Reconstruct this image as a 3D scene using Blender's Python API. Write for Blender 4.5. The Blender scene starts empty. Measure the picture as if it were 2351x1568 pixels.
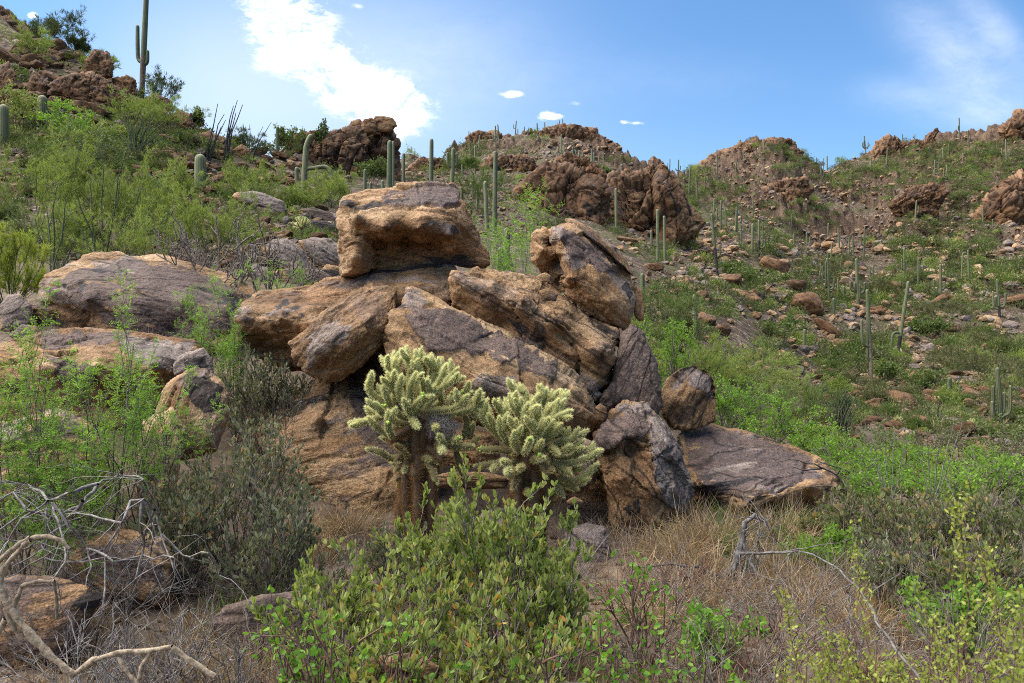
import bpy, math, random
import numpy as np

# ------------------------------------------------------------------ basics
SC = bpy.context.scene
COL = SC.collection
F, CX, CY, EYE = 1698.0, 1175.5, 784.0, 1.6      # focal length and picture centre in trace units, eye height in metres
RS = np.random.RandomState
random.seed(7)


def W(x, y, Y):
    """traced point + distance along the view axis -> world"""
    return np.array([(x - CX) / F * Y, Y, EYE - (y - CY) / F * Y])


def hash3(i, j, k, s=0):
    h = (i.astype(np.int64) * 374761393 + j.astype(np.int64) * 668265263 + k.astype(np.int64) * 2147483647 + s * 974634721) & 0xFFFFFFFF
    h = ((h ^ (h >> 13)) * 1274126177) & 0xFFFFFFFF
    h = ((h ^ (h >> 16)) * 2246822519) & 0xFFFFFFFF
    h = h ^ (h >> 15)
    return (h & 0xFFFFFF) / float(0x1000000)


def vnoise(p, s=0):
    i = np.floor(p).astype(np.int64)
    f = p - i
    u = f * f * f * (f * (f * 6 - 15) + 10)
    r = 0
    for a in (0, 1):
        for b in (0, 1):
            for c in (0, 1):
                w = (u[:, 0] if a else 1 - u[:, 0]) * (u[:, 1] if b else 1 - u[:, 1]) * (u[:, 2] if c else 1 - u[:, 2])
                r = r + w * hash3(i[:, 0] + a, i[:, 1] + b, i[:, 2] + c, s)
    return r * 2 - 1


def fbm(p, o=4, s=0, g=0.5):
    r, a = 0, 1.0
    for k in range(o):
        r = r + a * vnoise(p * (2.03 ** k) + 17.3 * k, s + k)
        a *= g
    return r


def worley(p, s=0):
    i = np.floor(p).astype(np.int64)
    n = len(p)
    f1 = np.full(n, 9.0)
    f2 = np.full(n, 9.0)
    cid = np.zeros(n)
    for a in (-1, 0, 1):
        for b in (-1, 0, 1):
            for c in (-1, 0, 1):
                x, y, z = i[:, 0] + a, i[:, 1] + b, i[:, 2] + c
                d = np.sqrt((x + hash3(x, y, z, s + 1) - p[:, 0]) ** 2 + (y + hash3(x, y, z, s + 2) - p[:, 1]) ** 2 + (z + hash3(x, y, z, s + 3) - p[:, 2]) ** 2)
                m = d < f1
                f2 = np.where(m, f1, np.minimum(f2, d))
                cid = np.where(m, hash3(x, y, z, s + 4), cid)
                f1 = np.where(m, d, f1)
    return f1, f2, cid


def facet(p, s=0):
    """worley cells, each tilted its own way: chiselled faces with sharp joints"""
    i = np.floor(p).astype(np.int64)
    n = len(p)
    f1, f2, cid, tilt = np.full(n, 9.0), np.full(n, 9.0), np.zeros(n), np.zeros(n)
    for a in (-1, 0, 1):
        for b in (-1, 0, 1):
            for c in (-1, 0, 1):
                x, y, z = i[:, 0] + a, i[:, 1] + b, i[:, 2] + c
                o = np.stack([p[:, 0] - x - hash3(x, y, z, s + 1), p[:, 1] - y - hash3(x, y, z, s + 2), p[:, 2] - z - hash3(x, y, z, s + 3)], 1)
                d = np.sqrt((o * o).sum(1))
                m = d < f1
                f2 = np.where(m, f1, np.minimum(f2, d))
                cid = np.where(m, hash3(x, y, z, s + 4), cid)
                t = sum(o[:, k] * (hash3(x, y, z, s + 5 + k) - 0.5) * 2 for k in range(3))
                tilt = np.where(m, t, tilt)
                f1 = np.where(m, d, f1)
    return f1, f2, cid, tilt


def smooth(a, b, x):
    t = np.clip((x - a) / (b - a), 0, 1)
    return t * t * (3 - 2 * t)


def mesh(name, V, Qs=None, Ts=None, mats=(), mi=None, sm=True, attrs=None):
    """mesh from arrays: quads then triangles; mi = material index per face; attrs = {name: (n,) | (n,3) | (n,4)} per point"""
    me = bpy.data.meshes.new(name)
    V = np.asarray(V, np.float32)
    Qs = np.zeros((0, 4), np.int32) if Qs is None else np.asarray(Qs, np.int32)
    Ts = np.zeros((0, 3), np.int32) if Ts is None else np.asarray(Ts, np.int32)
    nq, nt = len(Qs), len(Ts)
    me.vertices.add(len(V))
    me.vertices.foreach_set('co', V.ravel())
    me.loops.add(nq * 4 + nt * 3)
    me.loops.foreach_set('vertex_index', np.concatenate([Qs.ravel(), Ts.ravel()]))
    me.polygons.add(nq + nt)
    me.polygons.foreach_set('loop_start', np.concatenate([np.arange(nq) * 4, nq * 4 + np.arange(nt) * 3]).astype(np.int32))
    if mi is not None:
        me.polygons.foreach_set('material_index', np.asarray(mi, np.int32))
    me.polygons.foreach_set('use_smooth', np.full(nq + nt, sm))
    for k, a in (attrs or {}).items():
        a = np.asarray(a, np.float32)
        t = 'FLOAT' if a.ndim == 1 else ('FLOAT_VECTOR' if a.shape[1] == 3 else 'FLOAT_COLOR')
        at = me.attributes.new(k, t, 'POINT')
        at.data.foreach_set('value' if a.ndim == 1 else ('vector' if a.shape[1] == 3 else 'color'), a.ravel())
    for m in mats:
        me.materials.append(m)
    me.update(calc_edges=True)
    return me


class Geo:
    """collects pieces into one mesh"""
    def __init__(s):
        s.V, s.Q, s.T, s.mq, s.mt, s.v, s.n = [], [], [], [], [], [], 0

    def add(s, V, Fc, mat=0, v=0.5):
        V = np.asarray(V, float)
        Fc = np.asarray(Fc)
        if len(Fc):
            if Fc.shape[1] == 4:
                s.Q.append(Fc + s.n)
                s.mq.append(np.full(len(Fc), mat))
            else:
                s.T.append(Fc + s.n)
                s.mt.append(np.full(len(Fc), mat))
        s.V.append(V)
        s.v.append(np.broadcast_to(v, (len(V),)))
        s.n += len(V)

    def tube(s, pts, rad, sides=5, mat=0, v=0.5, cap=False):
        pts = np.asarray(pts, float)
        k = len(pts)
        rad = np.broadcast_to(rad, (k,))
        t = np.gradient(pts, axis=0)
        t /= np.linalg.norm(t, axis=1)[:, None] + 1e-9
        ref = np.array([0.3, 0.9, 0.2]) if abs(t[0, 1]) < 0.8 else np.array([1.0, 0.1, 0.2])
        n1 = np.cross(t, ref)
        n1 /= np.linalg.norm(n1, axis=1)[:, None] + 1e-9
        n2 = np.cross(t, n1)
        a = np.arange(sides) * 2 * np.pi / sides
        V = pts[:, None] + rad[:, None, None] * (np.cos(a)[None, :, None] * n1[:, None] + np.sin(a)[None, :, None] * n2[:, None])
        i = np.arange(k - 1)[:, None] * sides
        j = np.arange(sides)[None]
        j2 = (j + 1) % sides
        Fc = np.stack([i + j, i + j2, i + sides + j2, i + sides + j], -1).reshape(-1, 4)
        s.add(V.reshape(-1, 3), Fc, mat, v)

    def mesh(s, name, mats, sm=True):
        cat = lambda L, w: np.concatenate(L) if L else np.zeros((0, w), int)
        return mesh(name, np.concatenate(s.V), cat(s.Q, 4), cat(s.T, 3), mats, np.concatenate([np.concatenate(s.mq) if s.mq else [], np.concatenate(s.mt) if s.mt else []]), sm, {'v': np.concatenate(s.v)})


def ob(name, me, parent=None, label=None, cat=None, group=None, kind=None, loc=None, rz=None, sc=None):
    o = bpy.data.objects.new(name, me)
    COL.objects.link(o)
    if parent is not None:
        o.parent = parent
    if label:
        o['label'] = label
    if cat:
        o['category'] = cat
    if group:
        o['group'] = group
    if kind:
        o['kind'] = kind
    if loc is not None:
        o.location = loc
    if rz is not None:
        o.rotation_euler = (0, 0, rz)
    if sc is not None:
        o.scale = sc if hasattr(sc, '__len__') else (sc, sc, sc)
    return o


# ------------------------------------------------------------------ node helpers
class NT:
    def __init__(s, tree):
        s.t, s.l = tree, tree.links

    def n(s, typ, ins=None, **kw):
        nd = s.t.nodes.new(typ)
        for k, v in kw.items():
            setattr(nd, k, v)
        for k, v in (ins or {}).items():
            s.put(nd.inputs[k], v)
        return nd

    def put(s, sock, v):
        if hasattr(v, 'is_output') or isinstance(v, bpy.types.NodeSocket):
            s.l.new(v, sock)
        else:
            sock.default_value = v

    def m(s, op, a, b=None, c=None, clamp=False):
        nd = s.n('ShaderNodeMath', operation=op, use_clamp=clamp)
        for i, v in enumerate((a, b, c)):
            if v is not None:
                s.put(nd.inputs[i], v)
        return nd.outputs[0]

    def vm(s, op, a, b=None):
        nd = s.n('ShaderNodeVectorMath', operation=op)
        s.put(nd.inputs[0], a)
        if b is not None:
            s.put(nd.inputs[1], b)
        return nd.outputs[1] if op in ('DOT_PRODUCT', 'LENGTH') else nd.outputs[0]

    def mix(s, f, a, b, bt='MIX'):
        nd = s.n('ShaderNodeMix', data_type='RGBA', blend_type=bt)
        nd.clamp_factor = True
        s.put(nd.inputs[0], f)
        s.put(nd.inputs[6], a if not isinstance(a, tuple) else (*a[:3], 1))
        s.put(nd.inputs[7], b if not isinstance(b, tuple) else (*b[:3], 1))
        return nd.outputs[2]

    def ramp(s, f, stops, interp='LINEAR'):
        nd = s.n('ShaderNodeValToRGB')
        nd.color_ramp.interpolation = interp
        e = nd.color_ramp.elements
        while len(e) < len(stops):
            e.new(0.5)
        for el, (p, c) in zip(e, stops):
            el.position = p
            el.color = (*c, 1) if hasattr(c, '__len__') else (c, c, c, 1)
        s.put(nd.inputs[0], f)
        return nd.outputs[0]

    def noise(s, vec, scale, detail=5, rough=0.55, out=0, dist=0.0):
        nd = s.n('ShaderNodeTexNoise', {'Scale': scale, 'Detail': detail, 'Roughness': rough, 'Distortion': dist})
        s.put(nd.inputs['Vector'], vec)
        return nd.outputs[out]

    def step(s, f, a, b):
        nd = s.n('ShaderNodeMapRange', {1: a, 2: b}, interpolation_type='SMOOTHSTEP')
        s.put(nd.inputs[0], f)
        return nd.outputs[0]

    def attr(s, name, out='Fac'):
        return s.n('ShaderNodeAttribute', attribute_name=name).outputs[out]


def newmat(name):
    m = bpy.data.materials.new(name)
    m.use_nodes = True
    m.node_tree.nodes.clear()
    return m, NT(m.node_tree)


def finish(N, bsdf, disp=None):
    o = N.n('ShaderNodeOutputMaterial')
    N.l.new(bsdf, o.inputs[0])


def pigment(q, tint):
    """pigment of gneiss per point: banding, rust, weathered grey, varnish | black lichen, hairline cracks"""
    nz = lambda k, o, s, d=0: 0.5 + 0.27 * fbm(q * k + d, o, s, 0.58)
    wq = fbm(q * 1.1, 3, 91)[:, None] * 0.5
    n1, n2 = nz(1.5, 5, 71, wq), nz(7.0, 5, 72)
    A = np.zeros((len(q), 4))
    B = np.zeros((len(q), 4))
    A[:, 0] = n1 * 0.62 + n2 * 0.38
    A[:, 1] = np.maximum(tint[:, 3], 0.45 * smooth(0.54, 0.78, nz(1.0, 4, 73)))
    A[:, 2] = np.maximum(tint[:, 2], 0.5 * smooth(0.62, 0.74, nz(2.4, 5, 74)))
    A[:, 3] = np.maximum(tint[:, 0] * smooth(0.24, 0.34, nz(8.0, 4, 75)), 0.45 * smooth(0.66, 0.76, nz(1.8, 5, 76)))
    B[:, 0] = np.maximum(tint[:, 1] * smooth(0.30, 0.46, nz(5.0, 5, 77)), 0.6 * smooth(0.70, 0.78, nz(3.1, 5, 78)))
    f1, f2, _ = worley(q * 2.4 + 0.35 * np.stack([fbm(q * 2.5, 3, 79), fbm(q * 2.5 + 9, 3, 80), fbm(q * 2.5 + 19, 3, 82)], 1), 81)
    B[:, 1] = np.exp(-((f2 - f1) / 0.045) ** 2) * smooth(0.44, 0.52, nz(1.1, 2, 83))
    B[:, 2] = n2
    return A, B


def rock_mat(name, big=False, far=1.0):
    m, N = newmat(name)
    pos = N.n('ShaderNodeTexCoord').outputs['Object']
    rnd = N.n('ShaderNodeObjectInfo').outputs['Random']
    a = N.n('ShaderNodeAttribute', attribute_name='pigA')
    b_ = N.n('ShaderNodeAttribute', attribute_name='pigB')
    sa, sb = N.n('ShaderNodeSeparateColor'), N.n('ShaderNodeSeparateColor')
    N.l.new(a.outputs['Color'], sa.inputs[0])
    N.l.new(b_.outputs['Color'], sb.inputs[0])
    sp = N.noise(pos, 85.0 * far, 3, 0.72)
    md = N.noise(pos, 17.0 * far, 4, 0.65)
    j = N.m('MULTIPLY', N.m('SUBTRACT', md, 0.5), 0.7)
    edge = lambda f: N.m('MULTIPLY', N.step(N.m('ADD', f, N.m('MULTIPLY', j, N.m('MULTIPLY', f, 2.0))), 0.12, 0.62), 0.92)
    n2 = sb.outputs[2]
    fo = N.attr('fol', 'Vector')
    s1 = N.noise(fo, 11.0, 6, 0.72, dist=0.6)
    s2 = N.noise(pos, 30.0 * far, 4, 0.7)
    base = N.ramp(N.m('ADD', N.m('ADD', sa.outputs[0], N.m('MULTIPLY', j, 0.25)), N.m('MULTIPLY', N.m('SUBTRACT', rnd, 0.5), 0.10)), [(0.26, (0.12, 0.070, 0.034)), (0.42, (0.235, 0.146, 0.072)), (0.54, (0.34, 0.222, 0.114)), (0.66, (0.42, 0.295, 0.165)), (0.8, (0.48, 0.365, 0.235))])
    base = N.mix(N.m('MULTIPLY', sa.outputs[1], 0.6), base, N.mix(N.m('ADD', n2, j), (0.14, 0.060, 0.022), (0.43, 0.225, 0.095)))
    base = N.mix(edge(sa.outputs[2]), base, N.mix(N.m('ADD', n2, j), (0.135, 0.113, 0.098), (0.32, 0.272, 0.235)))
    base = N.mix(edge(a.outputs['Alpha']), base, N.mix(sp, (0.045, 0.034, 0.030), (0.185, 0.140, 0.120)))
    base = N.mix(edge(sb.outputs[0]), base, (0.036, 0.033, 0.034))
    base = N.mix(1.0, base, N.ramp(sp, [(0.32, 0.42), (0.5, 1.0), (0.68, 1.45)]), 'MULTIPLY')
    base = N.mix(1.0, base, N.ramp(s1, [(0.30, 0.30), (0.41, 0.84), (0.55, 1.05), (0.7, 1.25)]), 'MULTIPLY')
    base = N.mix(1.0, base, N.ramp(s2, [(0.30, 0.62), (0.5, 1.0), (0.7, 1.25)]), 'MULTIPLY')
    base = N.mix(1.0, base, (0.95, 0.89, 0.88), 'MULTIPLY')
    base = N.mix(N.m('MULTIPLY', sb.outputs[1], 0.92), base, (0.03, 0.021, 0.016))
    if big:
        base = N.mix(1.0, base, (0.60, 0.525, 0.475), 'MULTIPLY')
    hgt = N.m('ADD', N.m('ADD', N.m('MULTIPLY', s2, 0.012), N.m('ADD', N.m('MULTIPLY', s1, 0.045), N.m('MULTIPLY', md, 0.02))), N.m('SUBTRACT', N.m('MULTIPLY', sp, 0.007), N.m('MULTIPLY', sb.outputs[1], 0.02)))
    bp = N.n('ShaderNodeBump', {'Strength': 0.85, 'Distance': 1.0 if far == 1.0 else 2.5})
    N.l.new(hgt, bp.inputs['Height'])
    b = N.n('ShaderNodeBsdfPrincipled', {'Roughness': 0.88})
    b.inputs['Specular IOR Level'].default_value = 0.25
    N.l.new(base, b.inputs['Base Color'])
    N.l.new(bp.outputs[0], b.inputs['Normal'])
    finish(N, b.outputs[0])
    return m


def leaf_mat(name, stops, tr=0.35, rough=0.6, trc=None):
    m, N = newmat(name)
    v = N.attr('v')
    rnd = N.n('ShaderNodeObjectInfo').outputs['Random']
    f = N.m('ADD', N.m('MULTIPLY', v, 0.8), N.m('MULTIPLY', rnd, 0.2))
    c = N.ramp(f, stops)
    d = N.n('ShaderNodeBsdfPrincipled', {'Roughness': rough})
    d.inputs['Specular IOR Level'].default_value = 0.25
    N.l.new(c, d.inputs['Base Color'])
    t = N.n('ShaderNodeBsdfTranslucent')
    N.put(t.inputs[0], N.mix(1.0, c, trc or (1.25, 1.3, 0.75), 'MULTIPLY'))
    mx = N.n('ShaderNodeMixShader', {0: tr})
    N.l.new(d.outputs[0], mx.inputs[1])
    N.l.new(t.outputs[0], mx.inputs[2])
    finish(N, mx.outputs[0])
    return m


def bark_mat(name, c1, c2, scale=30.0):
    m, N = newmat(name)
    p = N.n('ShaderNodeTexCoord').outputs['Object']
    n = N.noise(p, scale, 5, 0.7)
    c = N.mix(N.step(n, 0.35, 0.65), c1, c2)
    c = N.mix(N.attr('v'), N.mix(1.0, c, (0.7, 0.7, 0.7), 'MULTIPLY'), N.mix(1.0, c, (1.25, 1.25, 1.25), 'MULTIPLY'))
    b = N.n('ShaderNodeBsdfPrincipled', {'Roughness': 0.9})
    N.l.new(c, b.inputs['Base Color'])
    bp = N.n('ShaderNodeBump', {'Strength': 0.7, 'Distance': 0.01})
    N.l.new(n, bp.inputs['Height'])
    N.l.new(bp.outputs[0], b.inputs['Normal'])
    finish(N, b.outputs[0])
    return m


ROCK = rock_mat('boulder_stone')
ROCKW = rock_mat('hill_stone', True, 0.35)
ROCKR = rock_mat('slope_rubble_stone', False, 0.35)
# ------------------------------------------------------------------ terrain
# per traced column: (distance, traced height of the ground there); the last knot is the skyline
TT = {
    -700: [(2, 2143), (3.3, 1540), (5, 1180), (7, 930), (9, 780), (12, 640), (16, 500), (22, 350), (30, 200), (40, 60), (50, -40)],
    0: [(2, 2143), (3.3, 1580), (5, 1240), (6, 1090), (7.5, 900), (9, 785), (11, 700), (14, 625), (18, 530), (24, 410), (32, 290), (40, 180), (48, 60), (52, 22)],
    130: [(2, 2143), (3.3, 1590), (5, 1250), (6, 1100), (7.5, 905), (9, 790), (11, 700), (14, 625), (18, 535), (24, 420), (32, 300), (40, 200), (47, 100)],
    200: [(2, 2143), (3.3, 1595), (5, 1260), (6, 1110), (7.5, 910), (9, 795), (11, 705), (14, 625), (18, 540), (24, 430), (32, 310), (40, 210), (46, 130)],
    330: [(2, 2143), (3.3, 1600), (5, 1290), (6, 1150), (7.5, 930), (9, 800), (11, 705), (14, 625), (18, 550), (24, 450), (32, 340), (40, 260), (45, 222)],
    450: [(2, 2143), (3.3, 1605), (5, 1310), (6, 1190), (7.5, 960), (9, 810), (11, 705), (14, 625), (18, 560), (24, 475), (32, 385), (40, 318), (44, 296)],
    560: [(2, 2143), (3.3, 1607), (5, 1325), (6, 1215), (7.5, 990), (9, 830), (11, 710), (14, 625), (18, 560), (24, 490), (32, 420), (40, 365), (46, 336)],
    640: [(2, 2143), (3.3, 1607), (5, 1327), (6, 1225), (7.5, 1010), (9, 850), (11, 715), (14, 625), (18, 565), (24, 500), (32, 440), (42, 385), (55, 345)],
    780: [(2, 2143), (3.3, 1607), (5, 1327), (6, 1232), (7.5, 1040), (9, 880), (11, 740), (14, 640), (18, 580), (24, 520), (34, 460), (50, 420), (66, 370)],
    930: [(2, 2143), (3.3, 1607), (5, 1327), (6, 1237), (7.5, 1060), (9, 900), (11, 755), (14, 650), (20, 575), (28, 510), (45, 440), (75, 395), (115, 362)],
    1040: [(2, 2143), (3.3, 1607), (5, 1327), (6, 1237), (7.5, 1070), (9, 910), (11, 765), (14, 660), (20, 590), (28, 520), (45, 450), (80, 395), (120, 375), (165, 347)],
    1180: [(2, 2143), (3.3, 1607), (5, 1327), (6, 1237), (7.5, 1080), (9, 930), (11, 790), (14, 680), (20, 610), (30, 545), (50, 485), (90, 400), (130, 355), (180, 318)],
    1290: [(2, 2143), (3.3, 1607), (5, 1327), (6, 1237), (7.5, 1090), (9, 940), (11, 810), (14, 710), (20, 630), (30, 575), (50, 540), (90, 410), (130, 350), (185, 296)],
    1410: [(2, 2143), (3.3, 1607), (5, 1327), (6, 1237), (7.5, 1100), (9, 960), (11, 850), (14, 760), (20, 680), (30, 615), (50, 560), (90, 430), (130, 385), (180, 345)],
    1480: [(2, 2143), (3.3, 1607), (5, 1327), (6, 1237), (7.5, 1110), (9, 980), (11, 880), (15, 790), (22, 710), (34, 635), (55, 570), (90, 470), (140, 400), (200, 385)],
    1560: [(2, 2143), (3.3, 1607), (5, 1327), (6, 1235), (7.5, 1120), (9, 1010), (12, 910), (17, 820), (24, 750), (36, 665), (60, 580), (100, 490), (150, 430), (210, 404)],
    1700: [(2, 2143), (3.3, 1607), (5, 1328), (6, 1235), (7.5, 1150), (9, 1080), (12, 980), (17, 900), (25, 820), (38, 720), (65, 620), (110, 500), (160, 430), (235, 335)],
    1800: [(2, 2143), (3.3, 1607), (5, 1330), (6, 1235), (7.5, 1160), (9, 1105), (12, 1030), (17, 950), (25, 880), (40, 780), (70, 650), (115, 520), (165, 430), (240, 322)],
    1900: [(2, 2143), (3.3, 1607), (5, 1330), (6, 1235), (7.5, 1160), (9, 1110), (12, 1055), (18, 985), (28, 915), (44, 820), (75, 690), (120, 570), (180, 460), (260, 385)],
    1990: [(2, 2143), (3.3, 1607), (5, 1330), (6, 1237), (7.5, 1165), (9, 1115), (12, 1065), (18, 1000), (28, 930), (42, 860), (75, 715), (120, 590), (180, 470), (275, 348)],
    2150: [(2, 2143), (3.3, 1607), (5, 1330), (6, 1240), (7.5, 1170), (9, 1120), (12, 1075), (18, 1010), (28, 945), (44, 870), (75, 740), (120, 605), (180, 470), (270, 312)],
    2351: [(2, 2143), (3.3, 1607), (5, 1330), (6, 1245), (7.5, 1180), (9, 1130), (12, 1085), (18, 1025), (28, 960), (44, 890), (75, 760), (120, 615), (180, 460), (260, 272)],
    3000: [(2, 2143), (3.3, 1600), (5, 1330), (6, 1245), (7.5, 1180), (9, 1130), (12, 1085), (18, 1025), (28, 950), (44, 870), (75, 720), (120, 540), (180, 350), (240, 200)],
}
XS = np.arange(-172, 2525, 4.0)                                   # fine columns across the picture
YR = np.concatenate([np.exp(np.linspace(np.log(0.4), np.log(8), 130, endpoint=False)), np.exp(np.linspace(np.log(8), np.log(60), 250, endpoint=False)), np.exp(np.linspace(np.log(60), np.log(340), 480)), [400, 500, 700]])
NR = 860
TK = sorted(TT)
LY = np.log(YR)


def col_z(k):
    d, s = zip(*TT[k])
    sy = np.interp(LY, np.log(d), s)
    z = EYE - (sy - CY) / F * YR
    z = np.where(YR < 2.0, EYE - (s[0] - CY) / F * 2.0, z)
    zr = EYE - (s[-1] - CY) / F * d[-1]
    z = np.where(YR > d[-1], zr - 0.16 * (YR - d[-1]), z)
    kz = np.hanning(13)[1:-1]
    kz /= kz.sum()
    return np.convolve(np.pad(z, 5, 'edge'), kz, 'valid')


CZ = np.array([col_z(k) for k in TK])
ZG = np.empty((len(XS), len(YR)))
for i in range(len(YR)):
    ZG[:, i] = np.interp(XS, TK, CZ[:, i])
for _ in range(3):
    ZG[1:-1] = (ZG[:-2] + 2 * ZG[1:-1] + ZG[2:]) / 4
PX = (XS[:, None] - CX) / F * YR[None]
PY = np.broadcast_to(YR[None], PX.shape)


def terrain_noise(P):
    d = np.sqrt(P[:, 0] ** 2 + P[:, 1] ** 2)
    far = smooth(9, 80, d)
    vf = smooth(60, 160, d)
    z = 0.05 * fbm(P * 0.9, 3) * (1 - far) + far * (0.30 * fbm(P * 0.35, 4, 3) + vf * 1.1 * fbm(P * 0.07, 5, 5, 0.55))
    # bedrock ribs that dip to the lower left, strongest on the upper slopes
    R = np.stack([P[:, 0] * 0.16 + P[:, 2] * 0.10, P[:, 1] * 0.10, P[:, 2] * 0.16 - P[:, 0] * 0.07], 1)
    f1, f2, cid, tl = facet(R * 1.6 + 0.35 * fbm(P * 0.12, 3, 9)[:, None], 11)
    k1, k2, kc, kt = facet(R * 4.3 + 0.4 * fbm(P * 0.3, 3, 19)[:, None], 51)
    blocks = tl * 1.5 + (cid - 0.5) * 2.2 - 1.0 * np.exp(-(f2 - f1) / 0.06) + kt * 1.1 + (kc - .5) * 1.2 - 0.5 * np.exp(-(k2 - k1) / 0.08)
    rocky = smooth(-0.1, 0.5, fbm(P * 0.028, 4, 21) * 1.2 + 0.6 * smooth(12, 50, P[:, 2]) - 0.10)
    z = z + vf * (0.25 + 0.75 * rocky) * blocks * 1.3
    g1, g2, gc = worley(P * np.array([0.55, 0.55, 0.8]), 31)
    z = z + smooth(25, 70, d) * (0.55 - g1) * 0.55 * (0.4 + 0.6 * rocky)
    return z, rocky * vf


P0 = np.stack([PX.ravel(), PY.ravel(), ZG.ravel()], 1)
dz, rk = terrain_noise(P0)
ZG = ZG + dz.reshape(ZG.shape)
SYG = CY - (ZG - EYE) / YR[None] * F                              # traced height of every ground point
SYG_MIN = np.minimum.accumulate(SYG, axis=1)


def ground(X, Y):
    x = CX + X / max(Y, 0.4) * F
    c = np.clip((x - XS[0]) / 4.0, 0, len(XS) - 1.001)
    r = np.clip(np.interp(np.log(max(Y, 0.41)), LY, np.arange(len(YR))), 0, len(YR) - 1.001)
    i, j = int(c), int(r)
    a, b = c - i, r - j
    return (ZG[i, j] * (1 - a) + ZG[i + 1, j] * a) * (1 - b) + (ZG[i, j + 1] * (1 - a) + ZG[i + 1, j + 1] * a) * b


def hit(x, y):
    """distance at which the line of sight through a traced point meets the ground (the skyline when it passes above)"""
    c = int(np.clip(round((x - XS[0]) / 4.0), 0, len(XS) - 1))
    k = np.argmax(SYG_MIN[c, :NR] <= y)
    if SYG_MIN[c, k] > y:
        k = int(np.argmin(SYG_MIN[c, :NR]))
    return float(YR[k])


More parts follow.
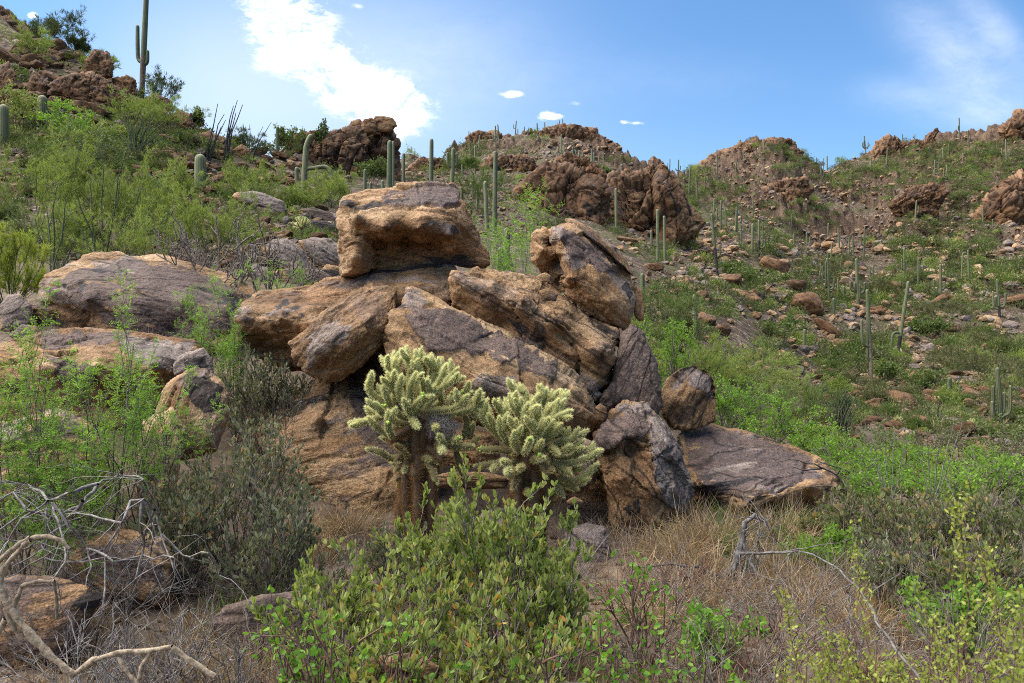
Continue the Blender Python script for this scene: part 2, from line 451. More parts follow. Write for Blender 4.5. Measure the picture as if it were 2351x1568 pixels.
def build_ground():
    nf, nr = len(XS), len(YR)
    th = np.arctan2(XS - CX, F)
    ext = np.linspace(th[-1], th[0] + 2 * np.pi, 60)[1:-1]
    co = np.zeros((nf + len(ext), nr, 3))
    co[:nf, :, 0], co[:nf, :, 1], co[:nf, :, 2] = PX, PY, ZG
    rk2 = np.zeros((nf + len(ext), nr))
    rk2[:nf] = rk.reshape(nf, nr)
    for k, t in enumerate(ext):
        w = (k + 1) / (len(ext) + 1)
        r = YR / math.cos(th[-1])
        zz = (ZG[-1] * (1 - w) + ZG[0] * w) * (0.25 + 0.75 * abs(2 * w - 1) ** 2)
        co[nf + k] = np.stack([r * math.sin(t), r * math.cos(t), zz], 1)
    nc = len(co)
    i = np.arange(nc)[:, None]
    j = np.arange(nr - 1)[None]
    i2 = (i + 1) % nc
    Qs = np.stack([i * nr + j, i * nr + j + 1, i2 * nr + j + 1, i2 * nr + j], -1).reshape(-1, 4)
    V = co.reshape(-1, 3)
    zc = V[np.arange(nc) * nr, 2].mean()
    V = np.vstack([V, [[0, 0, zc]]])
    c = len(V) - 1
    ii = np.arange(nc)
    Ts = np.stack([np.full(nc, c), ii * nr, ((ii + 1) % nc) * nr], 1)
    # material: litter-covered soil near by, stony slope with rubble and low growth farther away
    m, N = newmat('desert_ground')
    p = N.n('ShaderNodeNewGeometry').outputs['Position']
    rocky = N.attr('rocky')
    dist = N.vm('LENGTH', p)
    far = N.step(dist, 8.0, 30.0)
    n1 = N.noise(p, 1.1, 8, 0.65)
    n2 = N.noise(p, 9.0, 8, 0.7)
    soil = N.ramp(N.m('ADD', N.m('MULTIPLY', n1, 0.5), N.m('MULTIPLY', n2, 0.5)), [(0.34, (0.045, 0.033, 0.024)), (0.47, (0.115, 0.083, 0.058)), (0.57, (0.19, 0.142, 0.10)), (0.68, (0.33, 0.265, 0.20))])
    wp = N.vm('ADD', p, N.vm('MULTIPLY', N.noise(p, 1.3, 4, 0.6, 1), (0.9, 0.9, 0.9)))
    v1 = N.n('ShaderNodeTexVoronoi', {'Scale': 1.5})
    N.l.new(wp, v1.inputs['Vector'])
    v2 = N.n('ShaderNodeTexVoronoi', {'Scale': 4.2})
    N.l.new(wp, v2.inputs['Vector'])
    sp = N.n('ShaderNodeSeparateColor')
    N.l.new(v1.outputs['Color'], sp.inputs[0])
    sp2 = N.n('ShaderNodeSeparateColor')
    N.l.new(v2.outputs['Color'], sp2.inputs[0])
    stone = N.ramp(N.m('ADD', N.m('MULTIPLY', sp.outputs[0], 0.55), N.m('MULTIPLY', sp2.outputs[0], 0.45)), [(0.1, (0.06, 0.04, 0.028)), (0.4, (0.14, 0.094, 0.062)), (0.65, (0.23, 0.165, 0.115)), (0.9, (0.38, 0.30, 0.225))])
    stone = N.mix(N.step(N.m('ADD', v2.outputs['Distance'], N.m('MULTIPLY', n2, 0.2)), 0.45, 0.75), stone, (0.075, 0.055, 0.04))
    grn = N.mix(n2, (0.055, 0.06, 0.024), (0.12, 0.11, 0.05))
    gm = N.m('MULTIPLY', N.step(N.noise(p, 0.16, 7, 0.72), 0.47, 0.60), N.m('SUBTRACT', 1.0, N.m('MULTIPLY', rocky, 0.8)))
    stone = N.mix(N.m('MULTIPLY', gm, 0.75), stone, grn)
    crag = N.ramp(N.m('ADD', N.m('MULTIPLY', N.noise(p, 0.35, 8, 0.68), 0.7), N.m('MULTIPLY', n2, 0.3)), [(0.34, (0.035, 0.024, 0.018)), (0.48, (0.095, 0.060, 0.040)), (0.6, (0.17, 0.112, 0.072)), (0.72, (0.26, 0.18, 0.12))])
    stone = N.mix(N.m('MULTIPLY', rocky, 0.85), stone, crag)
    c = N.mix(far, soil, stone)
    hgt = N.m('ADD', N.m('MULTIPLY', n2, N.m('ADD', 0.03, N.m('MULTIPLY', far, 0.25))), N.m('MULTIPLY', N.m('SUBTRACT', 1.0, v1.outputs['Distance']), N.m('MULTIPLY', far, 0.4)))
    bp = N.n('ShaderNodeBump', {'Strength': 0.8, 'Distance': 1.0})
    N.l.new(hgt, bp.inputs['Height'])
    b = N.n('ShaderNodeBsdfPrincipled', {'Roughness': 0.95})
    b.inputs['Specular IOR Level'].default_value = 0.15
    N.l.new(c, b.inputs['Base Color'])
    N.l.new(bp.outputs[0], b.inputs['Normal'])
    finish(N, b.outputs[0])
    ob('ground', mesh('ground', V, Qs, Ts, [m], None, True, {'rocky': np.append(rk2.ravel(), 0)}), kind='structure', label='stony desert hillside rising to rocky ridges')


build_ground()

# ------------------------------------------------------------------ traced boulders


def inpoly(x, y, poly):
    c = np.zeros(len(x), bool)
    d = np.full(len(x), 1e9)
    n = len(poly)
    for i in range(n):
        x1, y1 = poly[i]
        x2, y2 = poly[(i + 1) % n]
        m = (y1 > y) != (y2 > y)
        xi = (x2 - x1) * (y - y1) / ((y2 - y1) or 1e-9) + x1
        c ^= m & (x < xi)
        L = (x2 - x1) ** 2 + (y2 - y1) ** 2 + 1e-9
        t = np.clip(((x - x1) * (x2 - x1) + (y - y1) * (y2 - y1)) / L, 0, 1)
        d = np.minimum(d, np.hypot(x - x1 - t * (x2 - x1), y - y1 - t * (y2 - y1)))
    return np.where(c, d, -d)


def rbf(pts, x, y, sc):
    p = np.array([(a, b) for a, b, _ in pts], float) / sc
    v = np.array([c for _, _, c in pts], float)
    n = len(p)
    A = np.zeros((n + 3, n + 3))
    A[:n, :n] = -np.linalg.norm(p[:, None] - p[None], axis=2) - np.eye(n) * 0.03
    A[:n, n:] = np.c_[np.ones(n), p]
    A[n:, :n] = A[:n, n:].T
    w = np.linalg.solve(A + np.eye(n + 3) * 1e-9, np.r_[v, 0, 0, 0])
    q = np.c_[x, y] / sc
    r = w[n] + q @ w[n + 1:]
    for k in range(n):
        r = r - w[k] * np.hypot(q[:, 0] - p[k, 0], q[:, 1] - p[k, 1])
    return r


def fold(P, ang, st=0.38):
    a = math.radians(ang)
    u = P[:, 0] * math.cos(a) + P[:, 2] * math.sin(a)
    n = -P[:, 0] * math.sin(a) + P[:, 2] * math.cos(a)
    return np.stack([u * st, P[:, 1] * 0.7 + n * 0.15, n * 1.5], 1)


def traced_rock(name, out, Y, label, cat='boulder', front=None, rim=None, back=None, p=2.8, ang=-20, amp=1.0, tints=(), seed=0, ctr=None, sink=1.0, st=0.38, blocks=0.0, bs=1.2, mat=None, cracks=(), group=None, res=2.4, minn=26):
    rs = RS(seed + 100)
    P = np.array(out, float)
    # densify and roughen the outline
    Q = np.vstack([P, P[:1]])
    seg = [Q[i] + (Q[i + 1] - Q[i]) * t for i in range(len(P)) for t in np.linspace(0, 1, max(3, int(np.hypot(*(Q[i + 1] - Q[i])) / 3)), endpoint=False)]
    O = np.array(seg)
    w, h = np.ptp(O[:, 0]), np.ptp(O[:, 1])
    jit = fbm(np.c_[O * 18.0 / (w + h) * 2, np.full(len(O), seed * 3.7)], 4, seed)
    c = np.array(ctr, float) if ctr else O.mean(0)
    O[:, 1] = np.where(O[:, 1] > c[1], c[1] + (O[:, 1] - c[1]) * sink, O[:, 1])
    O = c + (O - c) * (1 + (0.042 if blocks else 0.012) * jit[:, None])
    a = np.arctan2(O[:, 1] - c[1], O[:, 0] - c[0])
    r = np.hypot(*(O - c).T)
    o = np.argsort(a)
    a, r = a[o], r[o]
    a = np.r_[a[-6:] - 2 * np.pi, a, a[:6] + 2 * np.pi]
    r = np.r_[r[-6:], r, r[:6]]
    N_ = int(np.clip(max(w, h) / res, minn, 170))
    g = np.linspace(-1, 1, N_)
    gx, gy = np.meshgrid(g, g, indexing='ij')
    u, v = gx * np.sqrt(1 - gy ** 2 / 2), gy * np.sqrt(1 - gx ** 2 / 2)
    t = np.clip(np.hypot(u, v), 0, 1).ravel()
    ph = np.arctan2(v, u).ravel()
    R = np.interp(ph, a, r)
    sx, sy = c[0] + t * R * np.cos(ph), c[1] + t * R * np.sin(ph)
    mpp = Y / F
    thick = back if back is not None else 0.55 * min(w, h) * mpp
    if rim is None:
        Yr = Y + 0.12 * h * mpp * (c[1] - sy) / (h / 2)
    else:
        Yr = Y + rbf(rim, sx, sy, max(w, h))
    if front is None:
        Fr = Yr - 0.42 * min(w, h) * mpp
    else:
        Fr = Y + rbf(front, sx, sy, max(w, h))
    pr = (1 - t ** p) ** (1 / p)
    Yf = Yr + (Fr - Yr) * pr
    Yb = Yr + thick * (1 - t ** 2) ** 0.5

    def unp(Yp):
        return np.stack([(sx - CX) / F * Yp, Yp, EYE - (sy - CY) / F * Yp], 1)
    Vf, Vb = unp(Yf), unp(Yb)
    idx = np.arange(N_ * N_).reshape(N_, N_)
    q = np.stack([idx[:-1, :-1], idx[1:, :-1], idx[1:, 1:], idx[:-1, 1:]], -1).reshape(-1, 4)
    edge = np.zeros((N_, N_), bool)
    edge[0] = edge[-1] = edge[:, 0] = edge[:, -1] = True
    mp = np.where(edge.ravel(), np.arange(N_ * N_), np.arange(N_ * N_) + N_ * N_)
    V = np.vstack([Vf, Vb])
    Qs = np.vstack([q[:, ::-1], mp[q]])
    used = np.unique(Qs)
    rm = np.full(len(V), -1)
    rm[used] = np.arange(len(used))
    V, Qs = V[used], rm[Qs]
    sxx, syy = np.r_[sx, sx][used], np.r_[sy, sy][used]
    isf = np.r_[np.ones(len(sx)), np.zeros(len(sx))][used]
    me0 = mesh('tmp', V, Qs)
    nr = np.zeros(len(V) * 3, np.float32)
    me0.vertices.foreach_get('normal', nr)
    nr = nr.reshape(-1, 3)
    bpy.data.meshes.remove(me0)
    size = min(w, h) * mpp
    L = size / 0.8                                                 # noise scales with the size of the rock
    P3 = V / max(L, 0.35)
    qf = fold(P3 + seed * 5.1, ang, st)
    wv = fbm(P3 * 2.2, 3, seed + 40)
    # pigment masks + plates
    tint = np.zeros((len(V), 4))
    plate = np.zeros(len(V))
    wob = (w + h) * 0.010 * (fbm(np.c_[sxx, syy, 0 * sxx] / (w + h) * 26, 4, seed + 7))
    for ch, poly, stp, val in tints:
        sd = inpoly(sxx, syy, poly) + wob
        mk = smooth(-1.5, 2.5, sd) * isf
        tint[:, 'RGBA'.index(ch)] = np.maximum(tint[:, 'RGBA'.index(ch)], mk * val)
        plate = plate + stp * mk
    a1, a2, ac, at = facet(P3 * 1.9 + 0.12 * wv[:, None] + seed, seed + 2)
    e = 0.012 * fbm(P3 * 1.7, 3, seed) + 0.040 * at
    e = e + 0.007 * fbm(P3 * 6.0, 4, seed + 3, 0.6)
    e = e + 0.011 * fbm(qf * 5.0 + 0.4 * wv[:, None], 5, seed + 5, 0.6)
    f1, f2, cid, tl = facet(qf * 2.3 + 0.25 * wv[:, None], seed + 9)
    e = e + tl * 0.045 + (cid - 0.5) * 0.032 - 0.026 * np.exp(-(f2 - f1) / 0.045)
    h1, h2, hc, ht = facet(qf * 6.5 + 0.4 * wv[:, None], seed + 19)
    e = e + ht * 0.030 + (hc - 0.5) * 0.016 - 0.010 * np.exp(-(h2 - h1) / 0.06)
    sl = qf[:, 2] * 3.2 + 0.8 * wv
    e = e + 0.014 * (sl - np.floor(sl)) ** 2
    e = e * (1 - 0.6 * np.clip(tint[:, 0], 0, 1))
    if blocks:
        b1, b2, bc, bt = facet(P3 * bs * np.array([2.1, 2.1, 1.0]) + 0.1 * wv[:, None] + seed, seed + 29)
        d1, d2, dc, dt = facet(P3 * bs * np.array([5.0, 5.0, 3.0]) + 0.15 * wv[:, None] + seed, seed + 39)
        g1, g2, gc, gt = facet(P3 * bs * np.array([9.0, 9.0, 8.0]) + 0.2 * wv[:, None], seed + 49)
        e = e + blocks * (bt * 0.20 + (bc - 0.5) * 0.12 - 0.13 * np.exp(-(b2 - b1) / 0.06) + dt * 0.13 + (dc - 0.5) * 0.09 - 0.085 * np.exp(-(d2 - d1) / 0.07) + gt * 0.05 + (gc - 0.5) * 0.035 - 0.02 * np.exp(-(g2 - g1) / 0.08))
    if blocks:                                                     # the joints fade towards the rim so that the outline stays as traced
        e = e * (0.45 + 0.55 * np.r_[pr, pr][used])
    dsp = e * amp * (1.0 if blocks else 0.62) * L + plate
    for cpts, cw, cd in cracks:                                    # traced fissures
        dm = np.full(len(V), 1e9)
        for (x1, y1), (x2, y2) in zip(cpts[:-1], cpts[1:]):
            l2 = (x2 - x1) ** 2 + (y2 - y1) ** 2
            tt = np.clip(((sxx - x1) * (x2 - x1) + (syy - y1) * (y2 - y1)) / l2, 0, 1)
            dm = np.minimum(dm, np.hypot(sxx - x1 - tt * (x2 - x1), syy - y1 - tt * (y2 - y1)))
        k = np.exp(-(np.maximum(dm + wob * 0.6, 0) / cw) ** 2) * isf
        dsp = dsp - cd * k
    V = V + nr * dsp[:, None]
    fine = 0.006 * fbm(V * 22, 4, seed + 60, 0.6)
    V = V + nr * (fine * min(1.0, L))[:, None]
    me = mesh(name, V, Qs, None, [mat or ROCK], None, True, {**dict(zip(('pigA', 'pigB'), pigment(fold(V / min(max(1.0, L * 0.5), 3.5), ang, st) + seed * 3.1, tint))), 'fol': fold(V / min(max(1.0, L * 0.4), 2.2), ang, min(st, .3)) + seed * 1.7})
    return ob(name, me, None, label, cat, group)
# ------------------------------------------------------------------ the boulder pile
PILE = 'boulders of the central pile'
traced_rock('boulder', [(772, 488), (780, 462), (790, 452), (815, 443), (840, 437), (900, 433), (940, 420), (985, 418), (1043, 422), (1055, 436), (1066, 460), (1090, 505), (1108, 555), (1124, 592), (1127, 608), (1110, 612), (1060, 608), (1035, 607), (975, 610), (912, 612), (865, 616), (837, 622), (814, 630), (785, 634), (782, 600), (776, 555)], 7.75,
            'huge squarish tan boulder balanced on top of the rock pile', front=[(950, 424, .45), (1040, 426, .42), (870, 440, .4), (820, 446, .38), (900, 474, -.02), (960, 474, -.10), (1050, 466, .05), (820, 480, .02), (800, 470, .1), (820, 498, -.2), (880, 500, -.30), (950, 502, -.30), (1020, 500, -.18), (1075, 520, .1), (825, 525, -.26), (880, 522, -.36), (960, 524, -.34), (1030, 540, -.14), (868, 560, .16), (930, 554, .22), (990, 562, .20), (930, 590, .24), (870, 602, .2), (1000, 590, .25), (1060, 585, .25), (1095, 590, .25), (795, 500, -.1), (795, 545, -.18), (812, 590, -.26), (836, 556, -.12), (812, 618, -.22), (838, 604, -.12), (782, 580, .0)],
            rim=[(772, 500, .2), (790, 450, .5), (940, 420, .62), (1050, 425, .6), (1090, 510, .4), (1125, 605, .3), (1000, 610, .25), (870, 616, .2), (790, 632, .05)], back=.75, p=4.5, ang=-6, amp=.85, seed=1, st=.3,
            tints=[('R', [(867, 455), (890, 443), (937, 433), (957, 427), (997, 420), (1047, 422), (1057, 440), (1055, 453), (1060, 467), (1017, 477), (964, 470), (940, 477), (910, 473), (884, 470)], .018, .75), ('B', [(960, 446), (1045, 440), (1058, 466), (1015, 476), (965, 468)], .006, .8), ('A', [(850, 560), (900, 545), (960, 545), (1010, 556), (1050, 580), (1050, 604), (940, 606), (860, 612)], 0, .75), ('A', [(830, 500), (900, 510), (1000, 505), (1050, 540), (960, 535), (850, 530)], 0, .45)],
            cracks=[([(960, 430), (966, 470), (1016, 478), (1060, 468)], 3, .03), ([(840, 478), (870, 468), (884, 472), (938, 479), (965, 472)], 3, .035), ([(800, 500), (840, 478)], 2.5, .03), ([(822, 540), (850, 552), (905, 540), (960, 542), (1030, 562), (1060, 590)], 4, .03)])
traced_rock('boulder', [(537, 735), (541, 708), (560, 688), (593, 668), (640, 660), (687, 654), (753, 636), (815, 628), (900, 608), (1030, 602), (1060, 640), (1040, 700), (960, 760), (860, 820), (760, 850), (663, 850), (610, 834), (575, 808), (547, 777)], 7.3,
            'long flat tan ledge boulder carrying the topmost squarish rock', front=[(560, 724, -.25), (640, 732, -.36), (720, 738, -.42), (600, 680, .25), (700, 664, .42), (800, 645, .5), (900, 622, .55), (1000, 615, .6), (850, 675, .12), (960, 655, .2), (600, 790, .05), (660, 805, 0), (800, 780, .1), (900, 720, .0), (1020, 680, .1)],
            rim=[(540, 735, .1), (600, 665, .5), (750, 636, .7), (900, 608, .75), (1040, 605, .75), (1040, 700, .3), (860, 820, .3), (660, 850, .3), (575, 808, .2)], back=.8, p=3.6, ang=8, amp=.6, seed=2,
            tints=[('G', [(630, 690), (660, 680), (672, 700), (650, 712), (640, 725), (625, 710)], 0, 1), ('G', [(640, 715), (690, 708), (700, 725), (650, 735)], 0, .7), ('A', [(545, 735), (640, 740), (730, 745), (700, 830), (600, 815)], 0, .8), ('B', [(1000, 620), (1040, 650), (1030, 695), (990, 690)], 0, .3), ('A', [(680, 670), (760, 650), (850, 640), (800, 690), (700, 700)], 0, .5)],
            cracks=[([(600, 690), (660, 702), (720, 690), (780, 684), (840, 650)], 2, .02), ([(830, 660), (845, 640), (850, 622)], 2, .02), ([(545, 722), (600, 724), (660, 738), (730, 734)], 3, .02)])
traced_rock('boulder', [(667, 788), (700, 757), (745, 715), (784, 686), (817, 669), (857, 654), (890, 653), (915, 668), (905, 712), (892, 765), (874, 792), (830, 835), (784, 866), (745, 873), (700, 851), (676, 822)], 6.75,
            'rounded brown boulder with a pale flaking cap over the dark hollow', front=[(700, 762, -.05), (785, 706, .1), (850, 676, .22), (880, 670, .25), (770, 760, -.3), (850, 728, -.22), (725, 805, -.25), (800, 800, -.3), (740, 850, -.08), (825, 810, -.15), (885, 710, .08), (740, 738, -.12)],
            rim=[(667, 788, .05), (745, 715, .3), (857, 654, .5), (905, 670, .45), (890, 765, .25), (784, 866, .2), (700, 851, .1)], back=.55, p=3.2, ang=38, amp=.75, seed=3,
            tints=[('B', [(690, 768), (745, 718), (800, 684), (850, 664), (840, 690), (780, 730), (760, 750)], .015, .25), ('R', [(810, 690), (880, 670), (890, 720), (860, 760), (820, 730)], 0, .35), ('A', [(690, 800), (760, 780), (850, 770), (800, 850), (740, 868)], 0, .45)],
            cracks=[([(690, 772), (735, 742), (775, 728), (800, 705)], 3, .03), ([(860, 790), (800, 830), (770, 820)], 2, .02)])
traced_rock('boulder', [(884, 742), (884, 719), (900, 706), (917, 696), (930, 658), (946, 655), (984, 669), (1030, 699), (1074, 723), (1117, 749), (1154, 762), (1184, 783), (1250, 816), (1304, 849), (1344, 883), (1364, 923), (1380, 958), (1357, 990), (1300, 988), (1200, 988), (1090, 978), (1000, 945), (930, 872), (893, 806), (886, 775)], 6.5,
            'slanting brown boulder with a wide purple varnished plate behind the two chollas', front=[(950, 680, .12), (930, 702, -.02), (1000, 690, .1), (960, 722, -.12), (1050, 745, -.02), (1120, 780, .02), (980, 790, -.27), (1060, 825, -.30), (1150, 830, -.22), (1220, 838, -.10), (1260, 870, -.2), (1300, 880, -.12), (1000, 850, -.32), (1100, 885, -.36), (1200, 920, -.34), (1280, 930, -.3), (1340, 940, -.12), (1000, 915, -.15), (1150, 965, -.12), (920, 780, -.16), (905, 730, -.08), (1250, 970, -.1)],
            rim=[(884, 740, .15), (935, 658, .4), (1030, 699, .4), (1154, 762, .35), (1304, 849, .3), (1380, 958, .25), (1300, 988, .15), (1090, 978, .1), (930, 870, .1)], back=.7, p=3.8, ang=-30, amp=.8, seed=4, st=.3, ctr=(1120, 850),
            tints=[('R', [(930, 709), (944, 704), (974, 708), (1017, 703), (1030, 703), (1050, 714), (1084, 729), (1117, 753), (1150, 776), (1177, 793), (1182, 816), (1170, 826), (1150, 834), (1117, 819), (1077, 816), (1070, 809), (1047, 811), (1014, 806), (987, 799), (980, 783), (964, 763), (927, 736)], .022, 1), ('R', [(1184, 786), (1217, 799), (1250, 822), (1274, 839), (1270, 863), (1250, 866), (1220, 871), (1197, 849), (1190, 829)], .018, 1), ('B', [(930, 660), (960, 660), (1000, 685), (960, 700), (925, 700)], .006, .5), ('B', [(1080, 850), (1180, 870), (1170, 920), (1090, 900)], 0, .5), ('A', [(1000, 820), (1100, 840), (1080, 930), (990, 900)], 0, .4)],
            cracks=[([(1180, 785), (1190, 820), (1196, 870), (1205, 900)], 3.5, .06), ([(1304, 849), (1310, 880), (1296, 900)], 2.5, .03), ([(917, 697), (960, 702), (1000, 690)], 2, .02), ([(930, 770), (960, 800), (985, 812)], 2, .02)])
traced_rock('boulder', [(1028, 640), (1030, 630), (1037, 618), (1074, 615), (1094, 607), (1130, 610), (1160, 617), (1217, 622), (1260, 640), (1300, 680), (1334, 713), (1377, 736), (1417, 756), (1425, 776), (1417, 823), (1400, 873), (1370, 925), (1350, 915), (1300, 890), (1230, 850), (1140, 800), (1060, 740), (1040, 700)], 6.95,
            'long cracked boulder of parallel layers lying between the plated and the leaning boulders', front=[(1050, 636, -.06), (1090, 632, .02), (1134, 648, -.10), (1200, 688, -.2), (1277, 731, -.25), (1384, 802, -.28), (1110, 618, .22), (1200, 638, .25), (1270, 678, .2), (1340, 728, .15), (1400, 760, .1), (1065, 700, -.02), (1150, 745, .0), (1250, 795, -.08), (1330, 855, -.08), (1385, 860, -.2), (1170, 650, .05), (1240, 690, .0), (1320, 745, -.03)],
            rim=[(1029, 640, .2), (1094, 607, .45), (1217, 622, .5), (1334, 713, .4), (1425, 776, .25), (1370, 925, .1), (1230, 850, .2), (1060, 740, .2)], back=.7, p=3.6, ang=-35, amp=1.15, seed=5, st=.22, ctr=(1230, 750),
            tints=[('B', [(1040, 625), (1130, 640), (1210, 690), (1300, 740), (1260, 750), (1160, 700), (1060, 660)], 0, .35), ('A', [(1080, 700), (1200, 740), (1330, 850), (1250, 830), (1120, 760)], 0, .5), ('G', [(1230, 740), (1260, 760), (1250, 800), (1225, 780)], 0, .5), ('R', [(1370, 790), (1415, 780), (1400, 860), (1370, 840)], 0, .4)],
            cracks=[([(1090, 612), (1130, 640), (1180, 660), (1260, 720), (1330, 770), (1390, 800)], 3.5, .05), ([(1184, 678), (1176, 712), (1168, 726)], 2.5, .04), ([(1190, 630), (1240, 668), (1290, 708), (1340, 740)], 3, .045), ([(1150, 655), (1190, 690), (1250, 735), (1310, 790)], 3, .04), ([(1040, 640), (1080, 690), (1150, 730)], 2.5, .03), ([(1315, 790), (1330, 830), (1322, 870)], 3, .05)])
traced_rock('boulder', [(1217, 541), (1227, 527), (1262, 521), (1290, 513), (1304, 508), (1330, 512), (1357, 530), (1384, 556), (1417, 580), (1438, 608), (1450, 640), (1461, 690), (1454, 725), (1434, 755), (1390, 745), (1344, 716), (1284, 668), (1240, 628), (1222, 600)], 7.35,
            'leaning split boulder with a dark plate at the upper right of the pile', front=[(1310, 525, .05), (1370, 575, .1), (1420, 635, .15), (1305, 595, -.22), (1380, 632, -.15), (1340, 660, -.28), (1300, 640, -.25), (1400, 690, -.24), (1440, 680, -.05), (1380, 722, -.16), (1235, 545, .05), (1236, 595, -.05), (1262, 560, .08), (1270, 606, .16), (1280, 650, .1), (1288, 545, -.16), (1300, 535, -.05), (1250, 570, -.06), (1330, 600, -.17)],
            rim=[(1217, 545, .2), (1262, 521, .35), (1310, 508, .4), (1384, 556, .42), (1440, 610, .4), (1461, 690, .3), (1434, 755, .15), (1344, 716, .1), (1240, 628, .15)], back=.75, p=4, ang=-42, amp=.9, seed=6,
            tints=[('R', [(1287, 533), (1304, 526), (1334, 543), (1377, 579), (1417, 613), (1420, 626), (1374, 626), (1344, 599), (1310, 586), (1290, 559)], .02, 1), ('B', [(1262, 523), (1300, 515), (1290, 540), (1270, 560)], .008, .5), ('B', [(1293, 580), (1330, 592), (1345, 610), (1320, 625), (1300, 610)], .01, .5), ('A', [(1225, 570), (1265, 580), (1280, 640), (1240, 625)], 0, .7), ('A', [(1290, 630), (1400, 650), (1440, 690), (1390, 730), (1310, 680)], 0, .5), ('G', [(1425, 660), (1440, 640), (1452, 680), (1440, 700)], 0, .6)],
            cracks=[([(1260, 524), (1262, 556), (1276, 606), (1281, 664)], 4, .06), ([(1300, 545), (1340, 575), (1345, 600), (1375, 622)], 2.5, .035), ([(1290, 640), (1340, 690), (1400, 740)], 2.5, .03), ([(1340, 690), (1400, 705), (1440, 745)], 2.5, .03)])
traced_rock('boulder', [(1298, 505), (1304, 498), (1326, 504), (1357, 521), (1386, 546), (1419, 570), (1440, 602), (1455, 634), (1448, 640), (1430, 612), (1400, 585), (1370, 562), (1340, 540), (1312, 522)], 7.72, 'thin curved dark slab standing along the back edge of the leaning boulder', back=.2, p=2.5, ang=-40, seed=7, amp=.5, ctr=(1385, 562), minn=60,
            tints=[('R', [(1290, 500), (1330, 500), (1460, 640), (1440, 640), (1320, 530)], 0, .6)])
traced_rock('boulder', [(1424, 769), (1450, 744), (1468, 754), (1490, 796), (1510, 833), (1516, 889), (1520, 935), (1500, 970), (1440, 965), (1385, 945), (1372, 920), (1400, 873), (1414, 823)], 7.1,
            'dark brown shaded boulder under the leaning boulder behind the standing stone', ang=65, seed=8, amp=.7, p=3, tints=[('A', [(1420, 780), (1480, 800), (1500, 900), (1430, 930)], 0, .35), ('R', [(1370, 740), (1530, 740), (1530, 970), (1370, 970)], 0, .62), ('G', [(1380, 860), (1440, 800), (1470, 900), (1420, 960)], 0, .45)],  # dark tints hold painted shade from the leaning boulder as well as real stain
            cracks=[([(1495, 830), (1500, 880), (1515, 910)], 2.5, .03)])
traced_rock('boulder', [(1452, 664), (1462, 655), (1474, 665), (1480, 700), (1478, 735), (1466, 738), (1456, 722)], 7.6, 'small brown rock wedged behind the leaning boulder', ang=70, seed=9, amp=.8)
traced_rock('boulder', [(1517, 952), (1517, 905), (1532, 872), (1560, 850), (1590, 838), (1622, 853), (1638, 872), (1644, 915), (1638, 965), (1600, 985), (1545, 987)], 7.55,
            'small blocky grey and brown boulder standing at the back edge of the flat slab', front=[(1560, 870, .05), (1590, 850, .1), (1615, 870, .05), (1560, 920, -.2), (1590, 900, -.15), (1625, 920, .05), (1550, 960, -.15), (1600, 950, -.1), (1575, 890, -.12)], p=3.6, ang=60, seed=10, amp=.8,
            tints=[('B', [(1585, 842), (1635, 865), (1640, 930), (1615, 900), (1580, 880)], .008, .8), ('G', [(1530, 930), (1600, 930), (1620, 970), (1540, 975)], 0, .4)],
            cracks=[([(1562, 850), (1582, 880), (1560, 905)], 2.5, .03), ([(1640, 890), (1600, 930), (1590, 980)], 3, .04)])
traced_rock('boulder', [(1364, 996), (1394, 959), (1415, 927), (1432, 916), (1480, 922), (1507, 945), (1542, 985), (1560, 1035), (1577, 1095), (1584, 1145), (1577, 1205), (1556, 1236), (1515, 1272), (1470, 1262), (1425, 1246), (1404, 1220), (1394, 1135), (1380, 1070)], 6.2,
            'tall upright boulder, grey on its shoulder and tan in front, right of the chollas', front=[(1432, 930, .15), (1480, 935, .15), (1410, 975, -.0), (1390, 1000, -.16), (1430, 1006, -.22), (1455, 985, -.1), (1450, 1032, -.16), (1500, 965, .05), (1470, 1100, -.26), (1420, 1100, -.24), (1405, 1060, -.16), (1525, 1040, -.16), (1555, 1060, -.02), (1565, 1140, -.02), (1515, 1120, -.26), (1440, 1200, -.18), (1515, 1200, -.2), (1480, 1245, -.03), (1404, 1150, -.12), (1545, 1200, -.05)],
            rim=[(1364, 996, .15), (1432, 916, .5), (1507, 945, .45), (1577, 1095, .3), (1577, 1205, .2), (1500, 1270, .15), (1404, 1220, .1), (1380, 1070, .12)], back=.55, p=4, ang=-62, amp=.9, seed=11, sink=1.06, ctr=(1475, 1100), st=.5,
            tints=[('R', [(1367, 992), (1395, 965), (1440, 950), (1478, 950), (1490, 985), (1470, 1010), (1440, 1005), (1415, 1030), (1385, 1045), (1368, 1020)], .02, .75), ('B', [(1500, 940), (1545, 990), (1575, 1090), (1582, 1150), (1560, 1180), (1530, 1150), (1510, 1100), (1500, 1040), (1490, 990)], .02, 1), ('B', [(1400, 940), (1430, 920), (1480, 925), (1490, 945), (1440, 950)], .01, .9), ('G', [(1430, 1165), (1465, 1150), (1478, 1180), (1440, 1190)], 0, .9), ('A', [(1400, 1100), (1500, 1080), (1510, 1150), (1460, 1200), (1405, 1160)], 0, .55)],
            cracks=[([(1385, 1046), (1415, 1030), (1440, 1006), (1490, 1010)], 4, .05), ([(1490, 1010), (1500, 1060), (1540, 1030)], 2.5, .03), ([(1505, 1085), (1530, 1150), (1520, 1200)], 2.5, .03), ([(1440, 1040), (1470, 1080), (1450, 1110), (1490, 1130)], 2, .025)])
